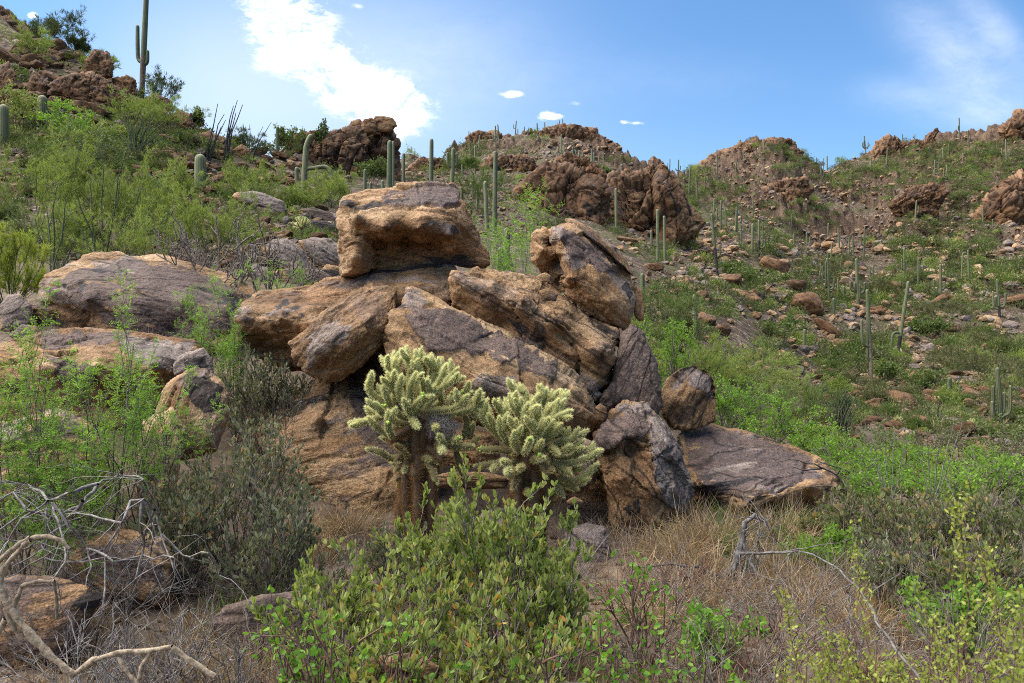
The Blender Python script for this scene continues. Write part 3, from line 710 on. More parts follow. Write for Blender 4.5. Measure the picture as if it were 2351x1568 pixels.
traced_rock('boulder', [(1555, 1010), (1570, 978), (1611, 968), (1700, 985), (1780, 1008), (1847, 1033), (1880, 1048), (1932, 1100), (1926, 1135), (1890, 1160), (1840, 1178), (1750, 1192), (1680, 1188), (1620, 1172), (1590, 1150), (1570, 1080)], 6.9,
            'broad flat grey slab tilted towards the viewer at the right end of the pile', front=[(1600, 985, .75), (1700, 998, .72), (1800, 1022, .65), (1865, 1058, .5), (1600, 1060, .18), (1700, 1070, .1), (1800, 1080, .1), (1618, 1114, -.22), (1700, 1152, -.5), (1712, 1160, -.54), (1780, 1140, -.45), (1862, 1115, -.25), (1912, 1106, .0), (1640, 1155, -.12), (1700, 1178, -.4), (1760, 1175, -.32), (1850, 1152, -.08), (1600, 1135, -.1)],
            rim=[(1555, 1010, .4), (1590, 970, .95), (1700, 985, .95), (1800, 1014, .85), (1880, 1048, .7), (1932, 1105, .25), (1890, 1160, .1), (1750, 1192, -.1), (1620, 1172, .0), (1580, 1110, .1)], back=.3, p=5, ang=10, amp=.5, seed=12, ctr=(1740, 1085), st=.3,
            tints=[('R', [(1560, 990), (1620, 972), (1760, 1010), (1860, 1050), (1900, 1100), (1800, 1110), (1720, 1150), (1600, 1110)], 0, .62), ('B', [(1640, 1010), (1800, 1040), (1890, 1090), (1780, 1130), (1660, 1120), (1600, 1080)], 0, .75), ('G', [(1570, 1118), (1620, 1112), (1680, 1140), (1720, 1168), (1800, 1150), (1920, 1120), (1920, 1140), (1760, 1185), (1640, 1160)], 0, .85), ('A', [(1725, 1042), (1758, 1036), (1756, 1048), (1730, 1052)], -.012, 1), ('A', [(1740, 1060), (1765, 1068), (1745, 1074)], -.01, .9), ('A', [(1610, 1065), (1640, 1060), (1630, 1072)], -.008, .7)],
            cracks=[([(1852, 1066), (1838, 1100), (1780, 1135), (1710, 1158)], 3, .045), ([(1800, 1100), (1750, 1112)], 2.5, .03)])
traced_rock('boulder', [(556, 960), (627, 922), (700, 884), (740, 865), (790, 850), (834, 843), (880, 852), (950, 870), (1010, 960), (1010, 1100), (965, 1215), (900, 1220), (825, 1188), (740, 1150), (665, 1100), (600, 1040)], 6.95,
            'large smooth sloping slab at the foot of the pile left of the first cholla', front=[(700, 900, .18), (800, 864, .25), (880, 870, .2), (767, 905, .06), (690, 955, -.12), (620, 960, .05), (800, 950, -.12), (745, 985, -.22), (700, 1040, -.33), (820, 1040, -.36), (880, 1000, -.2), (770, 1110, -.5), (860, 1130, -.58), (930, 1100, -.45), (960, 1000, -.2), (850, 1175, -.62), (920, 1180, -.5), (760, 940, -.12), (730, 960, -.22)],
            rim=[(556, 960, .3), (700, 884, .45), (834, 843, .5), (950, 870, .4), (1010, 1000, .2), (960, 1215, -.25), (825, 1188, -.35), (665, 1100, -.1)], back=.5, p=4, ang=15, amp=.42, seed=13, sink=1.08,
            tints=[('G', [(840, 870), (880, 880), (930, 900), (920, 990), (860, 1010), (850, 960), (815, 930)], 0, .7), ('R', [(800, 870), (960, 880), (970, 1040), (880, 1080), (820, 1000)], 0, .6), ('A', [(640, 940), (720, 930), (700, 1020), (640, 1010)], 0, .35), ('G', [(830, 900), (850, 890), (850, 920), (830, 930)], 0, .8)],
            cracks=[([(768, 880), (755, 930), (744, 980), (735, 1040)], 4, .03), ([(700, 1035), (740, 1040), (720, 1048)], 2.5, .03), ([(900, 1090), (870, 1140), (880, 1200)], 3, .03)])
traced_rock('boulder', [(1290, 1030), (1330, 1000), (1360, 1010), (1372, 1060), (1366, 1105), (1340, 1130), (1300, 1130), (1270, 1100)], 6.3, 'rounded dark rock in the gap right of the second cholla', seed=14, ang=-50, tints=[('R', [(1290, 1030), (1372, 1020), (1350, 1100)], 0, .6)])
traced_rock('boulder', [(985, 1010), (1060, 985), (1140, 990), (1150, 1050), (1080, 1075), (1000, 1070)], 6.35, 'brown layered rock deep in the gap between the chollas', seed=15, ang=-4, amp=1.2, tints=[('A', [(1000, 1010), (1140, 1000), (1080, 1065)], 0, .5)])
traced_rock('boulder', [(985, 1095), (1040, 1082), (1120, 1085), (1170, 1095), (1165, 1122), (1080, 1124), (1000, 1118)], 6.1, 'narrow weathered ledge low between the cholla trunks', seed=16, ang=-3, amp=1.2, st=.2)
traced_rock('boulder', [(1090, 1215), (1105, 1180), (1135, 1164), (1185, 1170), (1205, 1200), (1195, 1240), (1120, 1245)], 5.5, 'pale smooth rock at the base of the second cholla', seed=17, sink=1.3, amp=.6, tints=[('B', [(1090, 1160), (1210, 1160), (1210, 1240), (1090, 1240)], 0, .6)])
traced_rock('boulder', [(1285, 1245), (1308, 1210), (1345, 1200), (1388, 1212), (1402, 1255), (1408, 1292), (1370, 1310), (1310, 1300)], 5.55, 'low pale grey rock in front of the standing boulder', seed=18, sink=1.4, amp=.6, p=2.4, tints=[('B', [(1285, 1200), (1410, 1200), (1410, 1300), (1285, 1300)], 0, .75)])
traced_rock('boulder', [(1366, 935), (1378, 925), (1392, 935), (1396, 955), (1385, 970), (1370, 965)], 6.35, 'fist-sized tan stone wedged between the plated and the standing boulders', seed=19, amp=.9)
traced_rock('boulder', [(800, 760), (900, 730), (1020, 780), (1040, 900), (980, 980), (860, 960), (790, 870)], 7.6, 'filler rock added to keep the hollow above the first cholla dark', seed=31)  # invented stone, hides the sky-lit ground that showed through the gap
traced_rock('boulder', [(1180, 900), (1300, 880), (1420, 900), (1440, 1080), (1400, 1230), (1240, 1240), (1150, 1100)], 7.45, 'filler rock added to darken the cave between the second cholla and the standing boulder', seed=32)  # second invented stone, fills the opening so the cave stays dark
for k, (o_, y_, l_) in enumerate([([(1234, 632), (1252, 625), (1266, 634), (1262, 648), (1242, 648)], 6.72, 'small loose tan stone lying highest on the cracked layered boulder'), ([(1236, 668), (1262, 660), (1283, 676), (1276, 692), (1246, 690)], 6.7, 'loose wedge of stone in a crack of the layered boulder'), ([(1300, 1150), (1320, 1140), (1340, 1152), (1330, 1170), (1305, 1168)], 5.9, 'small dark stone in the shade left of the standing boulder')]):
    traced_rock('stone', o_, y_, l_, 'stone', seed=200 + k, amp=.8, minn=20)

# ------------------------------------------------------------------ boulders on the left
traced_rock('boulder', [(80, 710), (84, 686), (93, 646), (112, 625), (180, 599), (190, 587), (213, 580), (273, 577), (300, 588), (367, 583), (410, 592), (460, 606), (520, 628), (592, 668), (592, 720), (540, 800), (460, 815), (350, 805), (200, 775), (100, 768)], 9.6,
            'big domed purple-brown boulder at the left, behind the bright green acacia', front=[(150, 620, .35), (250, 598, .5), (370, 603, .5), (480, 638, .4), (560, 680, .3), (125, 670, -.1), (200, 688, -.45), (300, 680, -.45), (420, 690, -.45), (520, 705, -.3), (300, 740, -.6), (400, 760, -.5), (130, 735, .15), (200, 750, -.05), (200, 640, -.1), (350, 640, -.05)],
            rim=[(80, 710, .3), (100, 635, .6), (213, 580, .9), (367, 583, .95), (520, 628, .8), (592, 680, .6), (540, 800, .1), (350, 805, .0), (150, 770, .3)], back=1.2, p=3.4, ang=-12, amp=.45, seed=21, sink=1.2,
            tints=[('R', [(95, 660), (180, 615), (300, 600), (420, 610), (540, 660), (560, 720), (480, 780), (330, 780), (240, 740), (170, 705), (110, 690)], .012, .75), ('A', [(90, 690), (120, 690), (160, 720), (230, 750), (100, 760)], 0, .6), ('B', [(190, 590), (300, 590), (330, 630), (230, 640)], 0, .5), ('A', [(320, 690), (390, 690), (380, 720), (330, 715)], -.01, .8), ('A', [(330, 630), (350, 640), (340, 655), (320, 640)], -.01, .6)],
            cracks=[([(105, 700), (150, 712), (200, 735)], 5, .1), ([(215, 665), (240, 685), (270, 688)], 3, .05), ([(120, 655), (160, 665), (190, 650)], 2.5, .04)])
traced_rock('boulder', [(-70, 850), (-40, 815), (10, 786), (67, 769), (133, 756), (217, 752), (300, 757), (383, 768), (450, 778), (468, 800), (440, 860), (380, 910), (300, 960), (180, 970), (60, 966), (-70, 975)], 6.95,
            'long low grey and rust boulder behind the acacia at the left edge', front=[(-20, 830, .1), (50, 800, .3), (200, 775, .4), (350, 782, .4), (440, 797, .3), (100, 845, -.12), (220, 835, -.25), (350, 835, -.2), (420, 845, 0), (60, 910, .05), (200, 915, .0), (320, 900, .1), (0, 880, .05)],
            rim=[(-70, 850, .3), (67, 769, .55), (217, 752, .65), (383, 768, .6), (468, 800, .5), (380, 910, .2), (180, 970, .2), (-70, 975, .2)], back=.8, p=3.6, ang=-8, amp=.75, seed=22, sink=1.2, st=.25,
            tints=[('B', [(280, 765), (440, 785), (430, 850), (330, 840), (270, 800)], 0, .8), ('G', [(300, 790), (400, 800), (390, 850), (310, 840)], 0, .35), ('A', [(-40, 830), (100, 790), (130, 810), (60, 850), (-40, 870)], .0, .9), ('R', [(110, 815), (200, 830), (230, 880), (130, 880)], .01, .9), ('A', [(-60, 900), (200, 900), (260, 940), (-60, 965)], 0, .8), ('R', [(100, 765), (300, 760), (280, 790), (100, 800)], .01, .6)],
            cracks=[([(0, 840), (60, 830), (110, 812), (160, 830)], 4, .06), ([(90, 780), (140, 790), (220, 778)], 3, .04), ([(300, 775), (350, 780), (400, 790)], 2, .02)])
traced_rock('boulder', [(395, 840), (410, 818), (432, 805), (467, 798), (487, 823), (489, 852), (450, 862), (400, 862)], 6.7, 'small grey angular block above the tan rounded boulder at the left', seed=23, ang=30, amp=.9, tints=[('B', [(395, 800), (490, 800), (490, 860), (395, 860)], 0, .95), ('G', [(420, 830), (470, 815), (480, 845), (430, 860)], 0, .6)])
traced_rock('boulder', [(355, 950), (370, 900), (400, 863), (450, 843), (487, 850), (512, 873), (528, 910), (524, 965), (495, 1020), (400, 1040), (352, 1005)], 6.2,
            'rounded tan boulder with a big black lichen patch beside the acacia', seed=24, sink=1.25, amp=.55, ang=70, p=2.8, tints=[('G', [(430, 865), (480, 858), (515, 890), (520, 935), (470, 950), (440, 920), (420, 890)], 0, .9), ('A', [(380, 900), (420, 870), (430, 930), (400, 990), (375, 970)], 0, .6), ('A', [(450, 905), (465, 900), (468, 920), (455, 925)], 0, 1)],
            cracks=[([(385, 1000), (378, 940), (400, 890)], 3, .04)])
traced_rock('boulder', [(-70, 990), (0, 968), (77, 950), (127, 936), (162, 946), (212, 980), (245, 1040), (255, 1110), (205, 1165), (60, 1195), (-70, 1200)], 5.5,
            'dark grey and tan boulder low at the left edge beneath the acacia', seed=25, sink=1.3, amp=.7, ang=15, p=3, tints=[('R', [(80, 960), (160, 950), (210, 1000), (120, 1010), (70, 990)], 0, .8), ('G', [(20, 1100), (160, 1080), (230, 1120), (60, 1180)], 0, .5), ('B', [(-60, 980), (60, 960), (60, 1010), (-60, 1030)], 0, .6)],
            cracks=[([(0, 1035), (90, 1020), (180, 1040)], 3, .05), ([(60, 1085), (140, 1075), (220, 1090)], 3, .05)])
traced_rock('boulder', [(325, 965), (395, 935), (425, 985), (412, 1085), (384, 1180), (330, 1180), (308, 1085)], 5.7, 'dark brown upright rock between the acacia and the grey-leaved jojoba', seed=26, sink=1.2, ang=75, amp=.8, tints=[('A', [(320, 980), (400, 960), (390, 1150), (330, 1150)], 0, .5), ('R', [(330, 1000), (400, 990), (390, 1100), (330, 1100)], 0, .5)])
traced_rock('boulder', [(-70, 1345), (40, 1318), (125, 1322), (200, 1343), (232, 1374), (214, 1412), (170, 1468), (128, 1495), (0, 1510), (-70, 1510)], 3.75,
            'smooth tan boulder under the dead cholla branches at the lower left corner', seed=27, sink=1.4, amp=.4, ang=12, p=2.6, tints=[('R', [(-70, 1340), (60, 1325), (160, 1345), (60, 1370), (-70, 1390)], 0, .75), ('R', [(-70, 1380), (240, 1370), (160, 1500), (-70, 1510)], 0, .4)])
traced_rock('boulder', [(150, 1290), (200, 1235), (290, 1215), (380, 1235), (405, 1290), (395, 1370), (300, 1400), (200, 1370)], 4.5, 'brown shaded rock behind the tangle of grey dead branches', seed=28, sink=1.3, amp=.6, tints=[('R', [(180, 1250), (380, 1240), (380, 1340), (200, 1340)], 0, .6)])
traced_rock('boulder', [(480, 1430), (520, 1390), (600, 1365), (700, 1355), (760, 1385), (770, 1440), (700, 1490), (560, 1490)], 3.9, 'low grey rock slab under the jojobas near the bottom edge', seed=29, sink=1.5, amp=.5, ang=5, tints=[('R', [(480, 1335), (770, 1335), (770, 1490), (480, 1490)], 0, .7), ('G', [(560, 1380), (700, 1370), (720, 1450), (580, 1450)], 0, .45)])
traced_rock('boulder', [(820, 1540), (860, 1505), (960, 1500), (1010, 1530), (1000, 1590), (840, 1590)], 3.0, 'pale tan rock at the very bottom under the round-leaved shrub', seed=30, sink=1.6, amp=.5)

# rocks of the slope between the left boulder and the pile
LR = [([(533, 450), (545, 441), (580, 438), (620, 448), (650, 462), (660, 478), (652, 492), (630, 493), (590, 478), (550, 465)], 'long tan rock with a black band on the slope below the barrel-shaped saguaro', -15),
      ([(690, 480), (720, 476), (755, 488), (775, 500), (778, 512), (740, 506), (700, 498)], 'flat grey rock, topmost of the small stack left of the balanced boulder', -12),
      ([(676, 512), (700, 503), (745, 507), (782, 518), (784, 540), (740, 536), (700, 528)], 'grey slab just under the topmost flat rock of the stack left of the balanced boulder', -8),
      ([(684, 552), (720, 545), (760, 548), (790, 570), (795, 610), (740, 605), (700, 580)], 'rounded blue-grey boulder with streaks left of the balanced boulder', -30),
      ([(600, 570), (625, 550), (660, 548), (700, 575), (715, 610), (690, 625), (640, 610)], 'tan boulder behind the leafless dead cholla thicket', -25),
      ([(620, 625), (680, 612), (740, 620), (770, 640), (740, 652), (660, 650)], 'low grey rock just above the left tip of the tan ledge boulder', -10),
      ([(735, 620), (750, 606), (780, 612), (786, 632), (760, 640)], 'small tan rock tucked beside the foot of the balanced boulder', -20),
      ([(560, 620), (585, 605), (620, 615), (630, 640), (590, 648)], 'brown rock half hidden under the dead cholla thicket', -10),
      ([(0, 700), (20, 675), (45, 672), (70, 700), (80, 745), (40, 755), (0, 750)], 'pale grey rock at the left edge beside the domed boulder', 20),
      ([(20, 770), (50, 745), (85, 750), (100, 775), (60, 790)], 'small tan rock in front of the pale grey rock at the left edge', 0)]
for k, (o_, l_, a_) in enumerate(LR):
    yb = max(p_[1] for p_ in o_)
    xc = sum(p_[0] for p_ in o_) / len(o_)
    traced_rock('boulder', o_, hit(xc, yb - 4) - .1, l_, seed=40 + k, sink=1.4, ang=a_, amp=.8, tints=[('BRGB'[k % 4], [(o_[0][0] - 9, o_[0][1] - 60), (xc + 20, yb - 70), (xc + 90, yb - 10), (xc - 30, yb)], 0, .8)])

# ------------------------------------------------------------------ rock outcrops on the hills
OC = [([(815, 330), (822, 300), (838, 286), (866, 279), (897, 285), (910, 305), (920, 325), (914, 350), (926, 400), (920, 440), (830, 440), (800, 400), (810, 360)], 60, 'domed dark outcrop crowned with loose cap rocks on the near ridge', 5, .8, 1.0),
      ([(640, 352), (655, 330), (700, 313), (730, 318), (760, 305), (800, 290), (832, 290), (850, 330), (845, 400), (800, 440), (700, 440), (655, 405)], 57, 'jumbled boulder outcrop behind the bent-armed saguaro', 10, 1.2, 1.6),
      ([(852, 284), (860, 268), (880, 266), (902, 271), (912, 288), (895, 302), (862, 300)], 59, 'flat dark cap rock on the very top of the domed outcrop', 8, .0, 1),
      ([(826, 292), (836, 274), (852, 269), (864, 278), (864, 302), (834, 306)], 58.5, 'round dark rock beside the flat cap rock on the domed outcrop', 0, .0, 1),
      ([(794, 304), (806, 278), (826, 273), (838, 290), (828, 310), (800, 314)], 58.8, 'dark rock at the left shoulder of the domed outcrop', 0, .0, 1),
      ([(1182, 440), (1200, 410), (1227, 393), (1244, 373), (1277, 368), (1324, 369), (1342, 388), (1380, 411), (1396, 433), (1404, 490), (1404, 545), (1330, 540), (1240, 535), (1205, 500), (1195, 465)], 62, 'broad brown cliff outcrop in the middle distance', -50, .8, .9),
      ([(1392, 430), (1400, 400), (1437, 390), (1478, 384), (1490, 362), (1517, 360), (1530, 386), (1555, 417), (1590, 462), (1626, 505), (1600, 530), (1560, 562), (1500, 562), (1450, 545), (1404, 535)], 66, 'tall brown outcrop with a knob on top right of the broad cliff', -62, .8, .9),
      ([(1035, 350), (1055, 325), (1090, 305), (1120, 303), (1180, 313), (1240, 300), (1290, 288), (1340, 286), (1375, 306), (1420, 333), (1434, 372), (1400, 400), (1300, 385), (1200, 395), (1100, 400), (1050, 385)], 172, 'long craggy crest of the middle hill', -20, 3.2, 2.6),
      ([(1590, 388), (1620, 362), (1650, 348), (1700, 330), (1755, 318), (1820, 316), (1828, 340), (1852, 355), (1868, 388), (1850, 425), (1750, 432), (1650, 422), (1600, 412)], 222, 'square-topped summit outcrop left of the right-hand saddle', -15, 3.6, 2.4),
      ([(1720, 470), (1745, 435), (1790, 412), (1855, 402), (1868, 440), (1852, 472), (1800, 484), (1755, 482)], 150, 'layered outcrop below the square-topped summit', -25, 2.2, 2.0),
      ([(1995, 352), (2012, 325), (2040, 308), (2056, 310), (2060, 330), (2100, 322), (2150, 330), (2145, 365), (2080, 375), (2020, 378)], 255, 'leaning ridge rock beside the candelabra saguaro on the skyline', 25, 3.0, 2.2),
      ([(2120, 330), (2130, 305), (2150, 293), (2155, 300), (2145, 318), (2160, 330)], 256, 'small pointed ridge rock right of the leaning ridge rock', 35, 1.0, 1),
      ([(2220, 490), (2260, 455), (2320, 410), (2400, 360), (2470, 350), (2470, 520), (2380, 520), (2290, 520)], 165, 'big slanting rock rib at the right edge of the hillside', 28, 3.0, 2.0),
      ([(2285, 300), (2310, 275), (2335, 258), (2400, 248), (2470, 240), (2470, 340), (2380, 340), (2320, 325)], 240, 'rocky summit at the upper right corner', 22, 3.4, 2.2),
      ([(2040, 470), (2080, 430), (2140, 420), (2180, 440), (2150, 480), (2090, 500)], 160, 'brown rock band in the middle of the right hillside', 12, 2.2, 2.4),
      ([(-70, 60), (-30, 20), (0, 16), (30, 33), (55, 60), (88, 75), (92, 130), (20, 140), (-70, 140)], 51, 'steep summit rocks in the upper left corner', -30, 1.0, 1.2),
      ([(105, 215), (120, 185), (160, 168), (210, 165), (245, 185), (280, 205), (290, 235), (230, 245), (150, 240)], 37, 'layered grey bedrock dome on the left hill', -25, .5, 1.4),
      ([(195, 140), (215, 112), (250, 122), (262, 145), (258, 172), (230, 180), (200, 175)], 41, 'dark knobbly outcrop on the left skyline', 0, .7, 1.4),
      ([(258, 180), (290, 170), (312, 182), (318, 215), (290, 225), (262, 210)], 41, 'tan rocks at the foot of the tall skyline saguaro', -10, .6, 1.6),
      ([(330, 225), (360, 215), (392, 230), (398, 250), (370, 256), (335, 245)], 42, 'brown rocks below the skyline bush on the left hill', -20, .5, 1.5),
      ([(395, 262), (410, 250), (438, 262), (446, 290), (430, 302), (402, 298)], 41, 'orange-brown block on the descending left ridge', -35, .3, 1.2),
      ([(450, 312), (480, 300), (515, 315), (535, 345), (530, 375), (490, 385), (458, 360)], 39, 'smooth grey dome behind the dark bare ocotillo', -40, .3, .9),
      ([(530, 345), (555, 330), (578, 345), (572, 362), (540, 360)], 40, 'dark oval rock right of the dark bare ocotillo', -20, .2, 1.2),
      ([(-70, 260), (-30, 215), (40, 205), (105, 212), (112, 240), (60, 250), (0, 262)], 34, 'flat tan ledge above the two short saguaros at the left edge', -8, .5, 1.4),
      ([(-20, 205), (0, 150), (20, 142), (38, 170), (42, 200), (10, 215)], 36, 'pointed pale boulder high on the left hill', 60, .2, 1.2),
      ([(60, 200), (75, 160), (98, 175), (114, 200), (100, 212), (70, 210)], 36, 'grey slanting block between the pointed pale boulder and the bedrock dome', -45, .2, 1.2),
      ([(930, 390), (960, 365), (1010, 360), (1040, 380), (1030, 415), (960, 420)], 80, 'low rock heap in the gap between the two near outcrops', 0, 1.0, 2.0),
      ([(1095, 395), (1120, 362), (1170, 350), (1225, 365), (1250, 395), (1200, 425), (1130, 430)], 100, 'rounded tan boulders above the broad brown cliff', -10, 1.6, 1.8),
      ([(1270, 365), (1300, 352), (1360, 372), (1400, 395), (1380, 412), (1330, 392)], 85, 'rubble shelf behind the top of the broad brown cliff', -20, 1.2, 2.2)]
for k, (o_, y_, l_, a_, b_, s_) in enumerate(OC):
    traced_rock('rock_outcrop' if b_ > 0 else 'boulder', o_, y_, l_, 'outcrop' if b_ > 0 else 'boulder', seed=60 + k, sink=1.25 if y_ < 70 else 1.7, ang=a_, amp=1.0, blocks=min(b_, 1.0) * (0.55 if y_ < 120 else 0.42), bs=s_ * .9, mat=ROCKW, p=3.0, res=2.0, st=.6,
                tints=[('R', [(p_[0], p_[1] + (0 if j < len(o_) // 2 else -40)) for j, p_ in enumerate(o_)], 0, .35)])
# ------------------------------------------------------------------ plants: materials and growth
M = {}
M['jojoba'] = leaf_mat('jojoba_leaf', [(0.0, (0.095, 0.135, 0.03)), (0.45, (0.185, 0.235, 0.055)), (0.80, (0.33, 0.36, 0.12)), (0.90, (0.32, 0.25, 0.07)), (0.98, (0.38, 0.15, 0.03))])
M['jojoba_grey'] = leaf_mat('grey_leaf', [(0.0, (0.085, 0.092, 0.052)), (0.5, (0.155, 0.163, 0.095)), (0.8, (0.235, 0.235, 0.14)), (0.9, (0.28, 0.22, 0.12)), (0.97, (0.33, 0.19, 0.09))], 0.25)
M['jojoba_dry'] = leaf_mat('olive_leaf', [(0.0, (0.07, 0.09, 0.035)), (0.5, (0.145, 0.17, 0.065)), (0.72, (0.17, 0.18, 0.07)), (0.82, (0.30, 0.22, 0.10)), (0.95, (0.42, 0.28, 0.12))], 0.3)
M['acacia'] = leaf_mat('acacia_leaf', [(0.0, (0.075, 0.15, 0.022)), (0.5, (0.145, 0.265, 0.032)), (0.8, (0.23, 0.37, 0.045)), (1.0, (0.33, 0.46, 0.07))], 0.45)
M['round'] = leaf_mat('round_leaf', [(0.0, (0.06, 0.14, 0.018)), (0.5, (0.12, 0.25, 0.03)), (1.0, (0.22, 0.36, 0.05))], 0.4)
M['palo'] = leaf_mat('palo_verde_leaf', [(0.0, (0.10, 0.135, 0.03)), (0.5, (0.19, 0.24, 0.055)), (1.0, (0.32, 0.36, 0.10))], 0.35)
M['lime'] = leaf_mat('lime_leaf', [(0.0, (0.14, 0.18, 0.03)), (0.5, (0.25, 0.30, 0.05)), (1.0, (0.42, 0.43, 0.10))], 0.4)
M['bush'] = leaf_mat('bush_leaf', [(0.0, (0.045, 0.066, 0.018)), (0.4, (0.088, 0.125, 0.030)), (0.7, (0.13, 0.172, 0.045)), (1.0, (0.19, 0.225, 0.07))], 0.3)
M['bush_olive'] = leaf_mat('bush_olive_leaf', [(0.0, (0.05, 0.058, 0.022)), (0.5, (0.10, 0.105, 0.04)), (1.0, (0.18, 0.17, 0.08))], 0.25)
M['skybush'] = leaf_mat('skyline_leaf', [(0.0, (0.04, 0.06, 0.018)), (1.0, (0.11, 0.14, 0.045))], 0.2)
M['straw'] = leaf_mat('dry_grass_blade', [(0.0, (0.11, 0.07, 0.04)), (0.4, (0.27, 0.185, 0.10)), (0.75, (0.47, 0.35, 0.19)), (1.0, (0.60, 0.49, 0.31))], 0.3, 0.7, (1.1, 1.05, 0.8))
M['greygrass'] = leaf_mat('dry_twig_litter', [(0.0, (0.075, 0.055, 0.045)), (0.5, (0.17, 0.13, 0.105)), (1.0, (0.33, 0.28, 0.24))], 0.1, 0.8, (1, 1, 1))
M['greengrass'] = leaf_mat('green_grass_blade', [(0.0, (0.06, 0.12, 0.025)), (1.0, (0.17, 0.26, 0.06))], 0.4)
M['bark'] = bark_mat('grey_brown_bark', (0.07, 0.055, 0.042), (0.24, 0.20, 0.16))
M['darkbark'] = bark_mat('dark_bark', (0.035, 0.028, 0.022), (0.10, 0.08, 0.062))
M['redbark'] = bark_mat('reddish_bark', (0.09, 0.045, 0.03), (0.19, 0.11, 0.075))
M['dead'] = bark_mat('bleached_dead_wood', (0.11, 0.095, 0.085), (0.30, 0.27, 0.245))
M['weathered'] = bark_mat('weathered_snag_wood', (0.055, 0.048, 0.045), (0.19, 0.17, 0.155))
M['skeleton'] = bark_mat('cholla_skeleton_wood', (0.13, 0.095, 0.06), (0.40, 0.31, 0.205), 45)
M['palowood'] = bark_mat('palo_verde_bark', (0.06, 0.075, 0.03), (0.14, 0.15, 0.06))
M['wand'] = bark_mat('ocotillo_wand', (0.05, 0.065, 0.03), (0.12, 0.13, 0.07))
M['wanddark'] = bark_mat('bare_ocotillo_wand', (0.025, 0.025, 0.02), (0.07, 0.065, 0.05))
M['orange'] = leaf_mat('orange_flower', [(0.0, (0.55, 0.14, 0.03)), (1.0, (0.65, 0.25, 0.05))])


def nrm(a):
    return a / (np.linalg.norm(a, axis=-1, keepdims=True) + 1e-9)


def wander(rs, p, d, L, k, wob, up):
    pts = [np.array(p, float)]
    d = nrm(np.array(d, float))
    for _ in range(k - 1):
        d = nrm(d + rs.normal(0, wob, 3) + np.array([0, 0, up]))
        pts.append(pts[-1] + d * L / (k - 1))
    return np.array(pts)


def grow(rs, n, spread, levels, up=0.08, wob=0.12, base=0.06, k=6):
    """branch skeleton in unit space; levels = [(children, length ratio, angle)] -> list of levels, each a list of polylines"""
    out = [[]]
    for i in range(n):
        az = 2 * np.pi * (i + rs.uniform(0, .8)) / n
        ti = spread * np.sqrt(rs.uniform(0.02, 1))
        d = np.array([math.cos(az) * math.sin(ti), math.sin(az) * math.sin(ti), math.cos(ti)])
        out[0].append(wander(rs, [base * math.cos(az) * rs.uniform(0, 1), base * math.sin(az) * rs.uniform(0, 1), 0], d, rs.uniform(.7, 1.0), k, wob, up))
    for (nc, lr, an) in levels:
        new = []
        for pl in out[-1]:
            L = np.linalg.norm(np.diff(pl, axis=0), axis=1).sum()
            for c in range(nc):
                t = rs.uniform(.25, .98)
                f = t * (len(pl) - 1)
                i = min(int(f), len(pl) - 2)
                p = pl[i] + (pl[i + 1] - pl[i]) * (f - i)
                d = nrm(pl[i + 1] - pl[i])
                s = nrm(np.cross(d, rs.normal(0, 1, 3)))
                a = an * rs.uniform(.6, 1.3)
                new.append(wander(rs, p, d * math.cos(a) + s * math.sin(a), L * lr * rs.uniform(.6, 1.2) * (1.15 - .5 * t), 4, wob, up))
        out.append(new)
    return out


def fit(lv, Wd, Dp, H):
    A = np.vstack([p for l in lv for p in l])
    lo, hi = np.percentile(A, 7, axis=0), np.percentile(A, 93, axis=0)
    hx = max(abs(lo[0]), abs(hi[0]))
    hy = max(abs(lo[1]), abs(hi[1]))
    s = np.array([Wd / 2 / hx * .92, Dp / 2 / hy * .92, H / np.percentile(A[:, 2], 98.5)])
    return [[p * s for p in l] for l in lv]


def sample(polys, step, t0=0.1, rs=None):
    P, T = [], []
    for pl in polys:
        sg = np.diff(pl, axis=0)
        L = np.linalg.norm(sg, axis=1)
        tot = L.sum()
        n = max(1, int(tot * (1 - t0) / step))
        s = tot * (t0 + (1 - t0) * (np.arange(n) + (rs.uniform(0, 1, n) if rs is not None else .5)) / n)
        c = np.r_[0, np.cumsum(L)]
        i = np.clip(np.searchsorted(c, s) - 1, 0, len(L) - 1)
        f = (s - c[i]) / (L[i] + 1e-9)
        P.append(pl[i] + sg[i] * f[:, None])
        T.append(sg[i] / (L[i][:, None] + 1e-9))
    return np.vstack(P), np.vstack(T)


def leaves(G, rs, P, D, L, Wd, mat=0, hexa=True, fold=.25, v=None, up=None):
    n = len(P)
    if n == 0:
        return
    D = nrm(D)
    R = rs.normal(0, 1, (n, 3)) if up is None else up + rs.normal(0, .45, (n, 3))
    S = nrm(np.cross(D, R))
    U = np.cross(S, D)
    L = np.broadcast_to(L, (n,))[:, None] * rs.uniform(.7, 1.2, (n, 1))
    Wd = np.broadcast_to(Wd, (n,))[:, None] * rs.uniform(.75, 1.2, (n, 1))
    v = rs.uniform(0, 1, n) if v is None else v
    if hexa:
        V = np.stack([P, P + D * L * .3 + S * Wd * .46 + U * Wd * fold, P + D * L * .72 + S * Wd * .42 + U * Wd * fold, P + D * L, P + D * L * .72 - S * Wd * .42 + U * Wd * fold, P + D * L * .3 - S * Wd * .46 + U * Wd * fold], 1)
        b = np.arange(n)[:, None] * 6
        Fc = np.concatenate([b + [[0, 1, 2, 3]], b + [[0, 3, 4, 5]]])
        G.add(V.reshape(-1, 3), Fc, mat, np.repeat(v, 6))
    else:
        V = np.stack([P, P + D * L * .5 + S * Wd * .5, P + D * L, P + D * L * .5 - S * Wd * .5], 1)
        G.add(V.reshape(-1, 3), np.arange(n * 4).reshape(n, 4), mat, np.repeat(v, 4))


